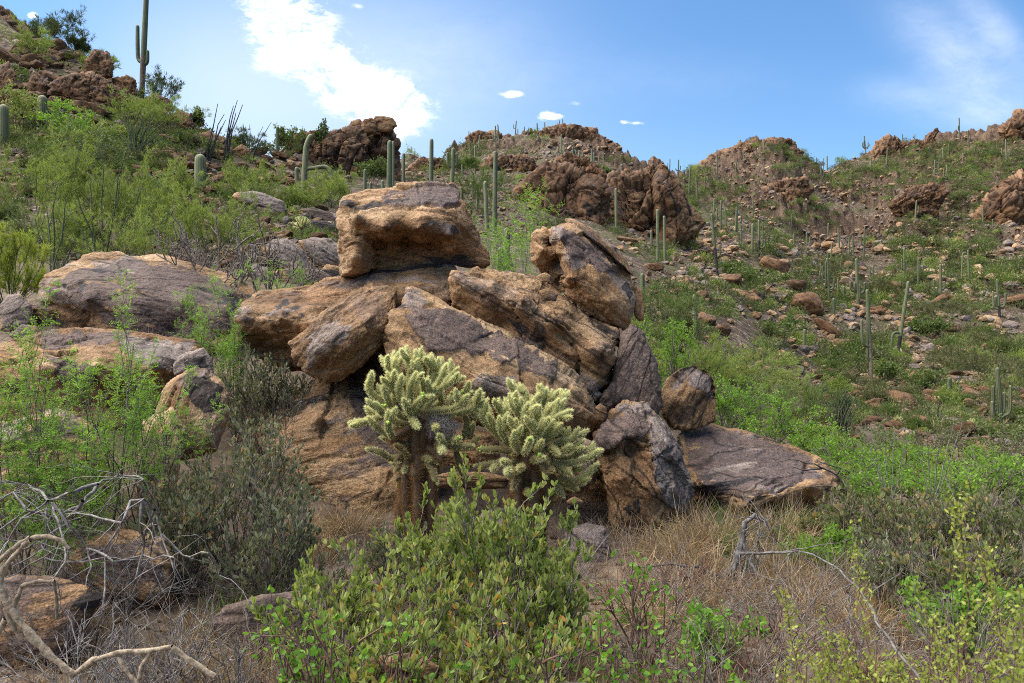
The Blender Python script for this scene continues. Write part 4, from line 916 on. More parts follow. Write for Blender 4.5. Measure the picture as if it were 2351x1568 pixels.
def stems(G, lv, r0, taper=.55, mat=0, sides=5, rs=None):
    for i, l in enumerate(lv):
        r = r0 * taper ** i
        for p in l:
            G.tube(p, np.linspace(r, r * .35, len(p)), max(3, sides - i), mat, (rs or np.random).uniform(0, 1))


def plant(kind, name, x, Y, wpx, ytop, label, cat='shrub', group=None, seed=0, n=None, dens=1.0, depth=None, mat=None, z0=None, ofs=0.0, parts=('foliage', 'stem')):
    rs = RS(seed + 500)
    X = (x - CX) / F * Y
    zb = ground(X, Y) - .03 if z0 is None else z0
    H = max(.15, EYE - (ytop - CY) / F * Y - zb)
    Wd = wpx / F * Y
    Dp = depth or Wd * .8
    root = ob(name, None, None, label, cat, group, loc=(X, Y, zb))
    root.empty_display_size = .2
    Gs, Gl = Geo(), Geo()
    bark = M['bark']
    ldg = M[mat] if mat else None
    if kind == 'jojoba':
        lv = fit(grow(rs, int((n or 14) * 1.5), .8, [(6, .5, .6), (4, .45, .55)], .09, .14), Wd * .8, Dp * .8, H)
        stems(Gs, lv, .0065, .55)
        P, T = sample(lv[2] + [p[len(p) // 2:] for p in lv[1]], .021 / dens, .12, rs)
        k = len(P)
        for sgn in (1, -1):
            side = nrm(np.cross(T, rs.normal(0, 1, (k, 3))))
            leaves(Gl, rs, P, T * .55 + side * .5 * sgn + np.array([0, 0, .65]) + rs.normal(0, .22, (k, 3)), .042, .0185, 0)
        ldg = ldg or M['jojoba']
        bark = M['bark']
    elif kind == 'acacia':
        lv = fit(grow(rs, (n or 5) + 3, .85, [(8, .5, .9), (5, .45, .7)], .02, .15), Wd, Dp, H)
        stems(Gs, lv, .0062, .5)
        P, T = sample(lv[2] + [p[2:] for p in lv[1]], .032 * max(1, Y / 8) / dens, .2, rs)
        k = len(P)
        D = nrm(T * .5 + nrm(rs.normal(0, 1, (k, 3))) * .9 + np.array([0, 0, .2]))
        S = nrm(np.cross(D, rs.normal(0, .5, (k, 3)) + np.array([0, 0, 1.0])))
        vv = np.clip(rs.normal(.5, .2, k), 0, 1)
        ls = max(1, Y / 8)
        for j in range(6):
            t = .015 + j * .0115
            for sg in (1, -1):
                leaves(Gl, rs, P + D * t * ls, S * sg + D * .35 + rs.normal(0, .12, (k, 3)), .019 * (1.1 - .08 * j) * ls, .0080 * ls, 0, False, v=np.clip(vv + rs.normal(0, .12, k), 0, 1), up=np.array([0, 0, 1.0]))
        ldg = ldg or M['acacia']
    elif kind == 'palo':
        lv = fit(grow(rs, int((n or 12) * 1.4), .95, [(6, .5, .55), (5, .42, .6)], .09, .18), Wd, Dp, H)
        stems(Gs, lv, .009, .5)
        P, T = sample(lv[2] + [p[2:] for p in lv[1]], .034 * max(1, Y / 15) / dens, .1, rs)
        P = np.repeat(P, 7, 0)
        T = np.repeat(T, 7, 0)
        k = len(P)
        leaves(Gl, rs, P, T + rs.normal(0, .5, (k, 3)) + np.array([0, 0, .3]), .095 * max(1, Y / 15), .0078 * max(1, Y / 15), 0, False, v=np.clip(rs.normal(.5, .22, k), 0, 1))
        ldg = ldg or M['palo']
        bark = M['palowood']
    elif kind == 'round':
        lv = fit(grow(rs, (n or 6) * 2, .9, [(5, .5, .7), (3, .45, .6)], .03, .16), Wd, Dp, H)
        stems(Gs, lv, .008, .55)
        P, T = sample(lv[2] + [p[2:] for p in lv[1]], .026 / dens, .2, rs)
        k = len(P)
        leaves(Gl, rs, P, T * .5 + rs.normal(0, .6, (k, 3)) - np.array([0, 0, .15]), .028, .025, 0, True, .12)
        ldg = ldg or M['round']
        bark = M['redbark']
    elif kind == 'fine':                                            # small leaves in sprays on thin twigs
        lv = fit(grow(rs, n or 10, .8, [(6, .5, .6), (4, .45, .6)], .06, .16), Wd, Dp, H)
        stems(Gs, lv, .011, .5)
        P, T = sample(lv[2] + [p[2:] for p in lv[1]], .036 * max(1, Y / 9) / dens, .1, rs)
        P = np.repeat(P, 5, 0) + rs.normal(0, .02 * max(1, Y / 12), (len(P) * 5, 3))
        T = np.repeat(T, 5, 0)
        k = len(P)
        leaves(Gl, rs, P, T * .6 + rs.normal(0, .7, (k, 3)), .038 * max(1, Y / 9), .018 * max(1, Y / 9), 0, False, v=np.clip(rs.normal(.5, .22, k), 0, 1))
        ldg = ldg or M['acacia']
    elif kind == 'lime':
        lv = fit(grow(rs, (n or 8) * 3, 1.4, [(5, .6, .9), (3, .5, .8)], .01, .32), Wd, Dp, H)
        stems(Gs, lv, .005, .5)
        P, T = sample(lv[2] + lv[1], .013 / dens, .1, rs)
        P = np.repeat(P, 5, 0) + rs.normal(0, .008, (len(P) * 5, 3))
        T = np.repeat(T, 5, 0)
        k = len(P)
        leaves(Gl, rs, P, T * .4 + rs.normal(0, .7, (k, 3)), .0135, .007, 0, False)
        ldg = ldg or M['lime']
        bark = M['redbark']
    ob(parts[0], Gl.mesh(parts[0], [ldg], False), root)
    ob(parts[1], Gs.mesh(parts[1], [bark]), root)
    return root


def branchwork(name, polys, radii, matk, label, cat, sides=6, group=None, seed=0, origin=None):
    """a bare dead branch or shrub: polylines in world space, one mesh with its origin where it meets the ground"""
    rs = RS(seed)
    G = Geo()
    o = np.array(polys[0][0] if origin is None else origin, float)
    for p, r in zip(polys, radii):
        p = np.asarray(p, float)
        # densify with a little crookedness
        q = [p[0]]
        for a, b in zip(p[:-1], p[1:]):
            for t in (.33, .67, 1.0):
                q.append(a + (b - a) * t + rs.normal(0, .02 * np.linalg.norm(b - a), 3) * (t < 1))
        q = np.array(q)
        rr = np.linspace(r[0], r[1], len(q)) * rs.uniform(*((.66, 1.34) if matk == 'skeleton' else (.78, 1.22)), len(q))
        G.tube(q - o, rr, sides, 0, rs.uniform(0, 1))
    return ob(name, G.mesh(name, [M[matk]]), None, label, cat, group, loc=o)


def tr(pts, Y):
    """traced polyline -> world; each point may carry its own distance"""
    return np.array([W(p[0], p[1], p[2] if len(p) > 2 else Y) for p in pts])
# ------------------------------------------------------------------ cholla cacti
cm, N = newmat('cholla_joint')
v_ = N.attr('v')
pb = N.n('ShaderNodeBsdfPrincipled', {'Roughness': 0.7})
N.l.new(N.ramp(v_, [(0.0, (0.09, 0.05, 0.025)), (0.35, (0.13, 0.10, 0.035)), (0.6, (0.17, 0.165, 0.05)), (1.0, (0.26, 0.26, 0.08))]), pb.inputs['Base Color'])
finish(N, pb.outputs[0])
M['cholla'] = cm
M['spine'] = leaf_mat('cholla_spine', [(0.0, (0.25, 0.125, 0.05)), (0.22, (0.33, 0.18, 0.065)), (0.42, (0.50, 0.36, 0.13)), (0.62, (0.74, 0.68, 0.32)), (0.8, (0.86, 0.84, 0.46))], 0.4, 0.5, (1.0, 1.0, 0.85))
M['fruit'] = leaf_mat('cholla_fruit', [(0.0, (0.25, 0.38, 0.05)), (1.0, (0.42, 0.55, 0.10))], 0.1)
K = lambda L: [(783.67 + a * .2669, 783.67 + b * .2669) for a, b in L]


def cholla_branch(rs, chain, Y0, dy0, dy1, rad, age, org, spl=.0245, dens=1.0, trunk=False):
    """one chain of joints with its spines; age 0 = young pale joints, 1 = old brown ones"""
    p = np.array(K(chain))
    n = len(p)
    w3 = np.array([W(a, b, Y0 + dy0 + (dy1 - dy0) * (i / max(1, n - 1)) ** .8) for i, (a, b) in enumerate(p)]) - org
    t = np.linspace(0, n - 1, (n - 1) * 7 + 1)
    i = np.clip(t.astype(int), 0, n - 2)
    f = t - i
    g = np.gradient(w3, axis=0) * .75
    c = w3[i] * (1 + 2 * f[:, None]) * (1 - f[:, None]) ** 2 + g[i] * (f * (1 - f) ** 2)[:, None] + w3[i + 1] * (f ** 2 * (3 - 2 * f))[:, None] + g[i + 1] * (f ** 2 * (f - 1))[:, None]
    L = np.r_[0, np.cumsum(np.linalg.norm(np.diff(c, axis=0), axis=1))]
    nj = max(1, int(round(L[-1] / .15)))
    r = rad * (1.0 if trunk else (.80 + .20 * np.abs(np.sin(np.pi * L / L[-1] * nj)) ** .7)) * np.interp(L / L[-1], [0, .85, 1.0], [1.0, .95, .8])
    T = nrm(np.gradient(c, axis=0))
    c = np.vstack([c, c[-1] + T[-1] * rad * .5, c[-1] + T[-1] * rad * .78])
    r = np.r_[r, r[-1] * .75, r[-1] * .15]
    G = Geo()
    yv = (1 - age) * np.interp(np.arange(len(c)), [0, len(c) - 1], [.45, 1.0]) if not trunk else np.full(len(c), .05)
    G.tube(c, r, 9, 0, np.repeat(yv, 9))
    # spines
    L = np.r_[0, np.cumsum(np.linalg.norm(np.diff(c, axis=0), axis=1))]
    m = int(dens * (L[-1] + .02) * 2 * np.pi * rad / .000050)
    s = rs.uniform(0, L[-1], m)
    s = np.where(rs.uniform(0, 1, m) < .06, L[-1] * .995, s)
    j = np.clip(np.searchsorted(L, s) - 1, 0, len(c) - 2)
    fr = ((s - L[j]) / (L[j + 1] - L[j] + 1e-9))[:, None]
    P = c[j] + (c[j + 1] - c[j]) * fr
    rr = (r[j] + (r[j + 1] - r[j]) * fr[:, 0])[:, None]
    Tj = nrm(c[j + 1] - c[j])
    u = nrm(np.cross(Tj, rs.normal(0, 1, (m, 3))))
    tip = smooth(L[-1] - .03, L[-1], s)[:, None]
    D = nrm(u * (1 - .65 * tip) + Tj * (.25 + .9 * tip) + rs.normal(0, .32, (m, 3)))
    B = P + u * rr * .85
    ln = (spl * rs.uniform(.55, 1.15, m))[:, None]
    S = nrm(np.cross(D, rs.normal(0, 1, (m, 3)))) * np.where(rs.uniform(0, 1, (m, 1)) < .5, .0009, .0015)
    V = np.stack([B - S, B + S, B + D * ln], 1).reshape(-1, 3)
    sv = np.clip((.72 if not trunk else .10) - .42 * age * (1 - .5 * s / L[-1]) + .22 * (1 - age) * s / L[-1] * (not trunk) + rs.normal(0, .08, m), 0, 1)
    G.add(V, np.arange(m * 3).reshape(m, 3), 1, np.repeat(sv, 3))
    return G


def cholla(name, label, Y0, base, trunks, chains, fruits, seed):
    rs = RS(seed)
    bp = np.array(K([base]))[0]
    X = (bp[0] - CX) / F * Y0
    org = np.array([X, Y0, ground(X, Y0) - .04])
    root = ob(name, None, None, label, 'cactus', 'teddy bear chollas in front of the pile', loc=org)
    root.empty_display_size = .2
    for k, (ch, dy) in enumerate(trunks):
        ob('trunk', cholla_branch(rs, ch, Y0, 0, dy, .062 if k < 2 else .036, 1.0, org, .042, 1.1, True).mesh('trunk', [M['cholla'], M['spine']]), root)
    for ch, d0, d1, age in chains:
        ob('branch', cholla_branch(rs, ch, Y0, d0, d1, .0240, age, org).mesh('branch', [M['cholla'], M['spine']]), root)
    for ch, d0, d1, age in list(chains):                           # short side joints fill the crown out
        if age > .35 or len(ch) < 3:
            continue
        for q in range(1 + (len(ch) > 3)):
            i = rs.randint(1, len(ch) - 1) if q else len(ch) - 2
            ax, ay = ch[i + 1][0] - ch[i][0], ch[i + 1][1] - ch[i][1]
            ll = math.hypot(ax, ay) + 1
            an = math.atan2(ay, ax) + rs.choice([-1, 1]) * rs.uniform(.45, 1.0)
            s_ = rs.uniform(70, 125)
            p0 = (ch[i][0] + ax * .3, ch[i][1] + ay * .3)
            f_ = i / (len(ch) - 1)
            dd = d0 + (d1 - d0) * f_
            cc = [p0, (p0[0] + math.cos(an) * s_ * .5, p0[1] + math.sin(an) * s_ * .5 - 8), (p0[0] + math.cos(an) * s_ * .85, p0[1] + math.sin(an) * s_ * .85 - 28)]
            ob('branch', cholla_branch(rs, cc, Y0, dd, dd + rs.uniform(-.13, .06), .0225, age * .5, org).mesh('branch', [M['cholla'], M['spine']]), root)
    for q in range(14):                                            # old drooping joints round the top of the trunk
        s_ = rs.choice([-1, 1])
        x0, y0 = base[0] + 20 + s_ * rs.uniform(0, 60), base[1] - 640 + rs.uniform(60, 330)
        l_ = rs.uniform(80, 170)
        cc = [(x0, y0), (x0 + s_ * l_ * .6, y0 + rs.uniform(-30, 40)), (x0 + s_ * l_, y0 + rs.uniform(-50, 120))]
        ob('branch', cholla_branch(rs, cc, Y0, 0, rs.uniform(-.22, .1), .021, rs.uniform(.6, .95), org).mesh('branch', [M['cholla'], M['spine']]), root)
    for (x, y, dy) in fruits:
        G = Geo()
        q = np.array(K([(x, y)]))[0]
        c = W(q[0], q[1], Y0 + dy) - org
        for s in range(3):
            d = nrm(rs.normal(0, 1, 3) + np.array([0, -.5, 1.2]))
            G.tube([c, c + d * .012, c + d * .024, c + d * .028], [.006, .010, .008, .002], 7, 0, rs.uniform(0, 1))
        ob('fruit', G.mesh('fruit', [M['fruit']]), root)
    return root


c1 = [([(610, 640), (520, 500), (450, 420), (400, 290)], 0, -.10, .1), ([(470, 360), (420, 260), (350, 150)], .05, .12, 0), ([(560, 580), (490, 440), (515, 310)], -.05, -.16, 0), ([(530, 380), (480, 250), (460, 165)], .04, .06, 0), ([(480, 300), (450, 190), (450, 112)], .15, .2, 0),
      ([(590, 480), (590, 300), (580, 200), (563, 68)], .02, .06, 0), ([(590, 560), (595, 400), (636, 285)], -.06, -.17, 0), ([(650, 500), (680, 300), (660, 200), (640, 100)], .02, .04, 0), ([(700, 440), (712, 250), (696, 112)], .12, .16, 0), ([(690, 520), (750, 370), (785, 240), (775, 130)], .08, .18, 0),
      ([(720, 460), (800, 290), (830, 165)], .06, .12, 0), ([(740, 500), (840, 340), (862, 165)], .1, .2, 0), ([(740, 500), (850, 330), (893, 220)], .0, -.02, 0), ([(740, 500), (850, 410), (940, 300), (990, 245)], -.02, -.08, 0), ([(860, 400), (940, 350), (990, 290)], -.03, -.12, 0),
      ([(580, 700), (450, 590), (400, 500), (362, 405)], 0, -.15, .3), ([(440, 590), (300, 480), (240, 420), (225, 372)], -.05, -.10, .1), ([(370, 640), (330, 590), (296, 540)], -.1, -.16, .2), ([(440, 640), (330, 640), (230, 660)], .02, .08, .3), ([(370, 650), (270, 665), (210, 690), (92, 695)], -.02, -.05, .2),
      ([(450, 830), (320, 750), (245, 670)], -.02, -.08, .4), ([(440, 830), (400, 730), (402, 615)], -.12, -.22, .2), ([(520, 880), (440, 850), (360, 830)], .05, .05, .6), ([(600, 980), (430, 1010), (340, 955), (240, 928)], .02, -.10, .55), ([(600, 1040), (540, 1085), (450, 1050)], .08, .1, .7), ([(560, 1060), (540, 1110)], -.03, -.1, .6),
      ([(680, 600), (880, 590), (1000, 560), (1048, 490)], -.04, -.16, .2), ([(960, 520), (1050, 460), (1098, 440)], .02, .05, 0), ([(780, 640), (980, 620), (1130, 580), (1238, 510)], .02, -.08, .2), ([(1090, 590), (1120, 550), (1130, 505)], .0, .06, 0), ([(740, 590), (850, 530), (872, 455)], .12, .2, .1), ([(920, 560), (940, 470)], .12, .18, .1),
      ([(1060, 640), (1080, 700), (1050, 830)], .02, .05, .5), ([(1100, 840), (1130, 720)], .05, .05, .3), ([(1030, 925), (1130, 890), (1172, 835)], .02, -.02, .5), ([(800, 890), (1000, 910), (1112, 898)], -.1, -.16, .5), ([(890, 900), (840, 810)], -.14, -.26, .1), ([(860, 900), (868, 945)], -.15, -.32, .2), ([(600, 660), (655, 735)], -.1, -.25, .15), ([(985, 930), (1010, 1040), (1036, 1138)], .02, .02, .75), ([(850, 960), (860, 1060)], -.02, -.04, .9), ([(930, 870), (1012, 838)], -.12, -.2, .2),
      ([(600, 600), (660, 520), (705, 480)], -.12, -.22, .1), ([(560, 640), (580, 530)], -.06, -.14, .1), ([(600, 640), (540, 510)], -.1, -.2, .2), ([(640, 700), (480, 700), (420, 640)], -.02, -.1, .4), ([(620, 620), (640, 470), (600, 380)], .06, .05, .1), ([(700, 620), (770, 500), (800, 400)], -.04, -.08, .1), ([(560, 820), (480, 760), (470, 700)], .05, .05, .5), ([(800, 740), (815, 735)], -.15, -.25, .2), ([(640, 640), (700, 460), (740, 330)], -.04, -.02, .05), ([(540, 560), (560, 430), (545, 330)], .05, .1, .05)]
t1 = [([(660, 660), (640, 800), (640, 950), (620, 1120), (600, 1300), (590, 1500), (600, 1800)], 0), ([(720, 700), (700, 860), (700, 1000), (720, 1180), (690, 1350), (640, 1500), (650, 1800)], .05), ([(630, 1080), (540, 1180), (530, 1320), (510, 1430), (495, 1530)], -.05), ([(640, 880), (520, 890), (460, 870)], -.08), ([(720, 900), (820, 960), (860, 1020)], -.08), ([(700, 1100), (760, 1280), (770, 1420)], .05), ([(620, 1000), (630, 1150)], -.1), ([(650, 700), (560, 760), (500, 800)], -.08), ([(600, 900), (560, 1060), (545, 1240), (560, 1500), (560, 1780)], -.1), ([(700, 880), (760, 1050), (780, 1250), (760, 1500), (740, 1780)], -.06), ([(660, 900), (655, 1100), (650, 1400), (650, 1780)], -.14), ([(740, 780), (840, 740), (900, 690)], .06), ([(740, 860), (900, 850), (1000, 900)], .05)]
cholla('teddy_bear_cholla', 'spiny pale yellow cholla holding a grey twig nest, nearer the dark hollow', 5.6, (620, 1500), t1, c1, [(700, 465, -.24), (1085, 445, .03), (1045, 440, .0), (1015, 835, -.22), (405, 710, -.24), (370, 560, -.17), (945, 455, .18), (300, 660, 0), (868, 440, .2)], 11)
c2 = [([(1560, 680), (1480, 560), (1452, 475)], -.04, -.10, 0), ([(1560, 620), (1500, 470), (1480, 365)], .05, .1, 0), ([(1590, 620), (1590, 470), (1545, 385)], .08, .15, 0), ([(1590, 780), (1570, 650), (1600, 550)], -.08, -.18, 0), ([(1560, 740), (1540, 600), (1545, 510)], -.02, -.08, 0), ([(1620, 830), (1680, 680), (1702, 575)], -.06, -.15, 0), ([(1660, 660), (1690, 510), (1715, 395)], .04, .1, 0), ([(1700, 680), (1740, 500), (1762, 420)], .1, .18, 0), ([(1720, 700), (1790, 540), (1808, 445)], .08, .14, 0), ([(1740, 720), (1840, 570), (1882, 440)], .1, .16, 0), ([(1840, 620), (1890, 540), (1905, 470)], .06, .08, 0), ([(1760, 740), (1840, 620), (1862, 520)], -.02, -.06, 0), ([(1790, 720), (1860, 650), (1962, 600)], -.04, -.12, 0),
      ([(1500, 820), (1420, 690), (1370, 610), (1358, 520)], .02, -.04, .1), ([(1440, 640), (1410, 510)], .1, .16, 0), ([(1450, 890), (1330, 790), (1240, 690), (1200, 610)], 0, -.1, .2), ([(1290, 720), (1265, 580)], .05, .1, 0), ([(1330, 770), (1270, 640)], -.05, -.14, .1), ([(1420, 850), (1370, 760), (1358, 668)], -.08, -.16, .05), ([(1540, 830), (1500, 770), (1500, 690)], -.1, -.18, .05), ([(1530, 950), (1480, 870), (1485, 790)], -.14, -.24, .1), ([(1575, 970), (1625, 840)], -.16, -.36, .15), ([(1480, 950), (1330, 930), (1200, 930)], -.04, -.10, .45), ([(1640, 930), (1760, 790), (1812, 700)], -.06, -.12, .15), ([(1700, 880), (1800, 820), (1880, 725)], -.04, -.14, .15), ([(1720, 940), (1880, 860), (1990, 840), (2030, 768)], -.02, -.10, .2), ([(1760, 990), (1940, 940), (2070, 860)], .0, -.08, .25), ([(1800, 1020), (1980, 990), (2090, 925)], .05, .0, .3), ([(1760, 1060), (1960, 1050), (2120, 1010), (2192, 948)], -.03, -.1, .3), ([(1780, 1100), (1980, 1120), (2040, 1075)], .05, .1, .3), ([(1860, 1170), (2000, 1200), (2110, 1150), (2140, 1100)], .0, -.06, .25), ([(1790, 1140), (1900, 1230), (2070, 1220)], .05, .06, .3), ([(1840, 1240), (1900, 1320)], .0, .0, .3), ([(1760, 1130), (1820, 1240), (1830, 1330)], .04, .06, .5), ([(2000, 1060), (2090, 1000)], .12, .16, .2),
      ([(1560, 1050), (1400, 1040), (1280, 1060), (1170, 1070)], 0, -.08, .5), ([(1440, 1050), (1385, 1030)], -.1, -.24, .2), ([(1460, 1090), (1420, 1125)], -.12, -.32, .2), ([(1560, 1080), (1530, 1090)], -.1, -.28, .45), ([(1340, 1070), (1300, 1100)], -.05, -.18, .3), ([(1640, 1020), (1735, 1000)], -.12, -.3, .4), ([(1600, 1290), (1605, 1300)], -.1, -.24, .7), ([(1640, 850), (1720, 760), (1740, 680)], -.1, -.2, .1), ([(1560, 880), (1560, 760)], -.02, -.1, .1), ([(1680, 960), (1720, 860)], -.14, -.26, .15), ([(1800, 900), (1860, 960)], -.1, -.2, .25), ([(1600, 700), (1640, 580), (1640, 500)], .06, .1, .05), ([(1680, 780), (1760, 640), (1780, 560)], .02, .02, .05), ([(1480, 780), (1450, 700)], .06, .06, .1), ([(1880, 960), (1960, 900)], -.08, -.16, .2), ([(1860, 1080), (1960, 1130)], -.06, -.14, .3), ([(1640, 900), (1660, 780), (1650, 700)], -.12, -.2, .1)]
t2 = [([(1620, 860), (1600, 1000), (1600, 1120), (1590, 1280), (1570, 1420), (1580, 1780)], 0), ([(1660, 960), (1700, 1120), (1740, 1260), (1750, 1400), (1700, 1520), (1690, 1780)], .06), ([(1590, 1180), (1500, 1290), (1450, 1420), (1440, 1500)], .05), ([(1620, 1230), (1640, 1340), (1620, 1440)], -.1), ([(1600, 960), (1500, 900), (1450, 850)], .04), ([(1640, 980), (1740, 940), (1800, 890)], .04), ([(1640, 1040), (1760, 1070), (1860, 1060)], .04), ([(1680, 1110), (1780, 1150)], .04), ([(1560, 1060), (1530, 1220), (1520, 1400), (1530, 1760)], -.1), ([(1640, 1060), (1660, 1220), (1650, 1400), (1640, 1760)], -.14), ([(1590, 1040), (1480, 1040)], .02)]
cholla('teddy_bear_cholla', 'spiny pale yellow cholla beside the tall upright boulder, without a nest', 5.6, (1610, 1480), t2, c2, [(1615, 850, -.38), (1195, 925, -.1), (2060, 1110, .02), (1700, 990, -.3)], 12)
# bird nest caught in the first cholla
rs = RS(5)
G = Geo()
q_ = np.array(K([(850, 745)]))[0]
nc = W(q_[0], q_[1], 5.5)
for i in range(520):
    d = nrm(rs.normal(0, 1, 3)) * np.array([.115, .09, .075]) * rs.uniform(.35, 1.15)
    tdir = nrm(np.cross(d, rs.normal(0, 1, 3))) * rs.uniform(.04, .13)
    p = d + np.array([.02, 0, -.25 * d[0]])
    G.tube([p - tdir, p + nrm(d) * .006, p + tdir * .9 - nrm(d) * .01], [.0007, .001, .0006], 3, 0, rs.uniform(0, 1))
ob('bird_nest', G.mesh('bird_nest', [M['dead']]), None, 'loose grey twig nest lodged among the cholla branches', 'nest', loc=nc)

# ------------------------------------------------------------------ saguaros
sm_, N = newmat('saguaro_skin')
v_ = N.attr('v')
ch_ = N.n('ShaderNodeSeparateXYZ')
p_ = N.n('ShaderNodeTexCoord').outputs['Object']
rn = N.n('ShaderNodeObjectInfo').outputs['Random']
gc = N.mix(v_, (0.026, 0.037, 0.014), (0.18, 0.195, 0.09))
gc = N.mix(N.m('MULTIPLY', N.step(N.noise(p_, 2.2, 4), 0.45, 0.7), 0.35), gc, (0.16, 0.135, 0.07))
gc = N.mix(1.0, gc, N.ramp(rn, [(0, (.66, .72, .66)), (1, (1.25, 1.2, 1.12))]), 'MULTIPLY')
pb = N.n('ShaderNodeBsdfPrincipled', {'Roughness': 0.6})
N.l.new(gc, pb.inputs['Base Color'])
finish(N, pb.outputs[0])
M['saguaro'] = sm_
M['saguaro_brown'] = bark_mat('corky_saguaro_base', (0.09, 0.065, 0.045), (0.22, 0.17, 0.12), 5)
M['char'] = bark_mat('charred_saguaro_base', (0.012, 0.011, 0.010), (0.05, 0.042, 0.036), 6)


def sagtube(pts, r, ribs, rs, base=None, bm=1):
    pts = np.asarray(pts, float)
    d = np.r_[0, np.cumsum(np.linalg.norm(np.diff(pts, axis=0), axis=1))]
    n = int(np.clip(d[-1] / (r * 1.2), 10, 30))
    s = np.r_[np.linspace(0, d[-1] - r * 1.1, n), d[-1] - r * np.array([.8, .5, .25, .08, 0.0])]
    c = np.stack([np.interp(s, d, pts[:, k]) for k in range(3)], 1)
    if len(pts) > 2:
        for _ in range(3):
            c[1:-1] = (c[:-2] + 2 * c[1:-1] + c[2:]) / 4
    q = np.clip((d[-1] - s) / (1.1 * r), 0, 1)
    rad = r * np.sqrt(np.clip(1 - (1 - q) ** 2, 0, 1)) * np.interp(s / d[-1], [0, .25, .6, 1], [.82, 1.0, 1.0, .9]) + .001
    k = ribs * 2
    t = nrm(np.gradient(c, axis=0))
    n1 = nrm(np.cross(t, np.array([0.05, 1, 0.02])))
    n2 = np.cross(t, n1)
    a = np.arange(k) * 2 * np.pi / k
    mod = np.where(np.arange(k) % 2 == 0, 1.06, .84)
    V = c[:, None] + (rad[:, None] * mod[None])[:, :, None] * (np.cos(a)[None, :, None] * n1[:, None] + np.sin(a)[None, :, None] * n2[:, None])
    m = len(c)
    i = np.arange(m - 1)[:, None] * k
    j = np.arange(k)[None]
    Fc = np.stack([i + j, i + (j + 1) % k, i + k + (j + 1) % k, i + k + j], -1).reshape(-1, 4)
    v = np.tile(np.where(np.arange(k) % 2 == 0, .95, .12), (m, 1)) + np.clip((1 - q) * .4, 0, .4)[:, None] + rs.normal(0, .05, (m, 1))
    mi = np.zeros((m - 1, k), int)
    if base:
        mi[(s[:-1] + r * 0 < base * d[-1])] = bm
    return V.reshape(-1, 3), Fc, np.clip(v.ravel(), 0, 1), mi.ravel()


def saguaro(xt, yt, xb, yb, w, arms=(), label=None, group=None, ribs=None, seed=0, base=None, char=False, Y=None, name='saguaro', bend=None):
    """arms: (sideways offset, height of the joint, height of the tip[, elbow drop]) in trace units"""
    rs = RS(seed + 900)
    Y = Y or hit(xb, yb)
    b = W(xb, yb, Y)
    b[2] = min(b[2], ground(b[0], Y)) - .1
    u = Y / F
    r = max(w * u / 2 * (.72 if w < 7 else .9), .07)
    ribs = ribs or int(np.clip(w * .9, 6, 15))
    mats = [M['saguaro'], M['char'] if char else M['saguaro_brown']]
    top = W(xt, yt, Y) - b
    pts = [np.zeros(3)] + ([W(p[0], p[1], Y) - b for p in bend] if bend else [top * .35, top * .7]) + [top]
    V, Fc, v, mi = sagtube(pts, r, ribs, rs, base)
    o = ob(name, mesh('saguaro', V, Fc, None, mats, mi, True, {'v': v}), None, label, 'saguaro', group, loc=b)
    for a in arms:
        dx, yj, ya = a[:3]
        f = np.clip((yb - yj) / max(1, yb - yt), 0, 1)
        j = top * f
        j[2] = (EYE - (yj - CY) / F * Y) - b[2]
        tip = np.array([j[0] + dx * u, rs.uniform(-.3, .3) * abs(dx) * u, (EYE - (ya - CY) / F * Y) - b[2]])
        if len(a) > 3:
            ap = [j] + [W(p[0], p[1], Y) - b for p in a[3]]
        else:
            el = min(abs(dx) * .35 * u + r * .3, max(.1, (tip[2] - j[2]) * .5))
            ap = [j, j + np.array([dx * u * .62, tip[1] * .6, el * .15]), np.array([j[0] + dx * u * .95, tip[1], j[2] + el]), np.array([j[0] + dx * u, tip[1], (j[2] + el + tip[2]) / 2 + el * .2]), tip]
        V, Fc, v, mi = sagtube(ap, r * (.72 if abs(dx) > w * .4 else .8), max(5, ribs - 3), rs)
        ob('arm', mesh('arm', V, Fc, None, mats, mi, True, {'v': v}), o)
    return o


saguaro(336, -14, 325, 220, 13, [(-15, 143, 55), (10, 150, 114)], 'tall dark saguaro with two uneven arms on the left skyline', base=.38, seed=1, ribs=12)
saguaro(8, 239, 8, 335, 23, (), 'thick young saguaro cut by the left edge of the view', seed=2)
saguaro(98, 218, 94, 300, 23, (), 'brownish barrel-like young saguaro, higher of the two near the left edge', seed=3)
saguaro(460, 353, 460, 446, 27, (), 'short stout ribbed saguaro with a domed top among bright bushes on the left slope', seed=4, ribs=13)
saguaro(637, 290, 637, 362, 9, [(-11, 345, 336), (2, 345, 334), (17, 350, 336)], 'skyline saguaro with three stubby arms in front of the jumbled outcrop', seed=5)
saguaro(716, 308, 697, 446, 14, [(-20, 430, 382), (60, 388, 440, [(722, 386), (750, 381), (762, 400), (765, 425), (765, 440)])], 'saguaro with a tilted head and one long arm drooping to the right', seed=6, bend=[(699, 400), (702, 350), (703, 332)])
saguaro(895, 322, 893, 442, 13, (), 'thickest plain saguaro rising behind the balanced boulder', seed=7, Y=34)
saguaro(903, 324, 902, 440, 7, (), 'slim saguaro right behind the thickest plain one', seed=8, Y=40)
saguaro(927, 351, 925, 438, 8, (), 'medium straight saguaro between the thick one and the dark-topped one', seed=9, Y=36)
saguaro(991, 318, 989, 438, 10.5, (), 'dark-topped straight saguaro behind the right part of the balanced boulder', seed=10, Y=38)
saguaro(1041, 339, 1037, 425, 10, [(-11, 385, 350), (9, 383, 350)], 'saguaro with two raised arms like a trident behind the balanced boulder', seed=11, Y=48)
saguaro(838, 388, 838, 438, 8, (), 'small saguaro just left of the thickest plain one', seed=12, Y=33)
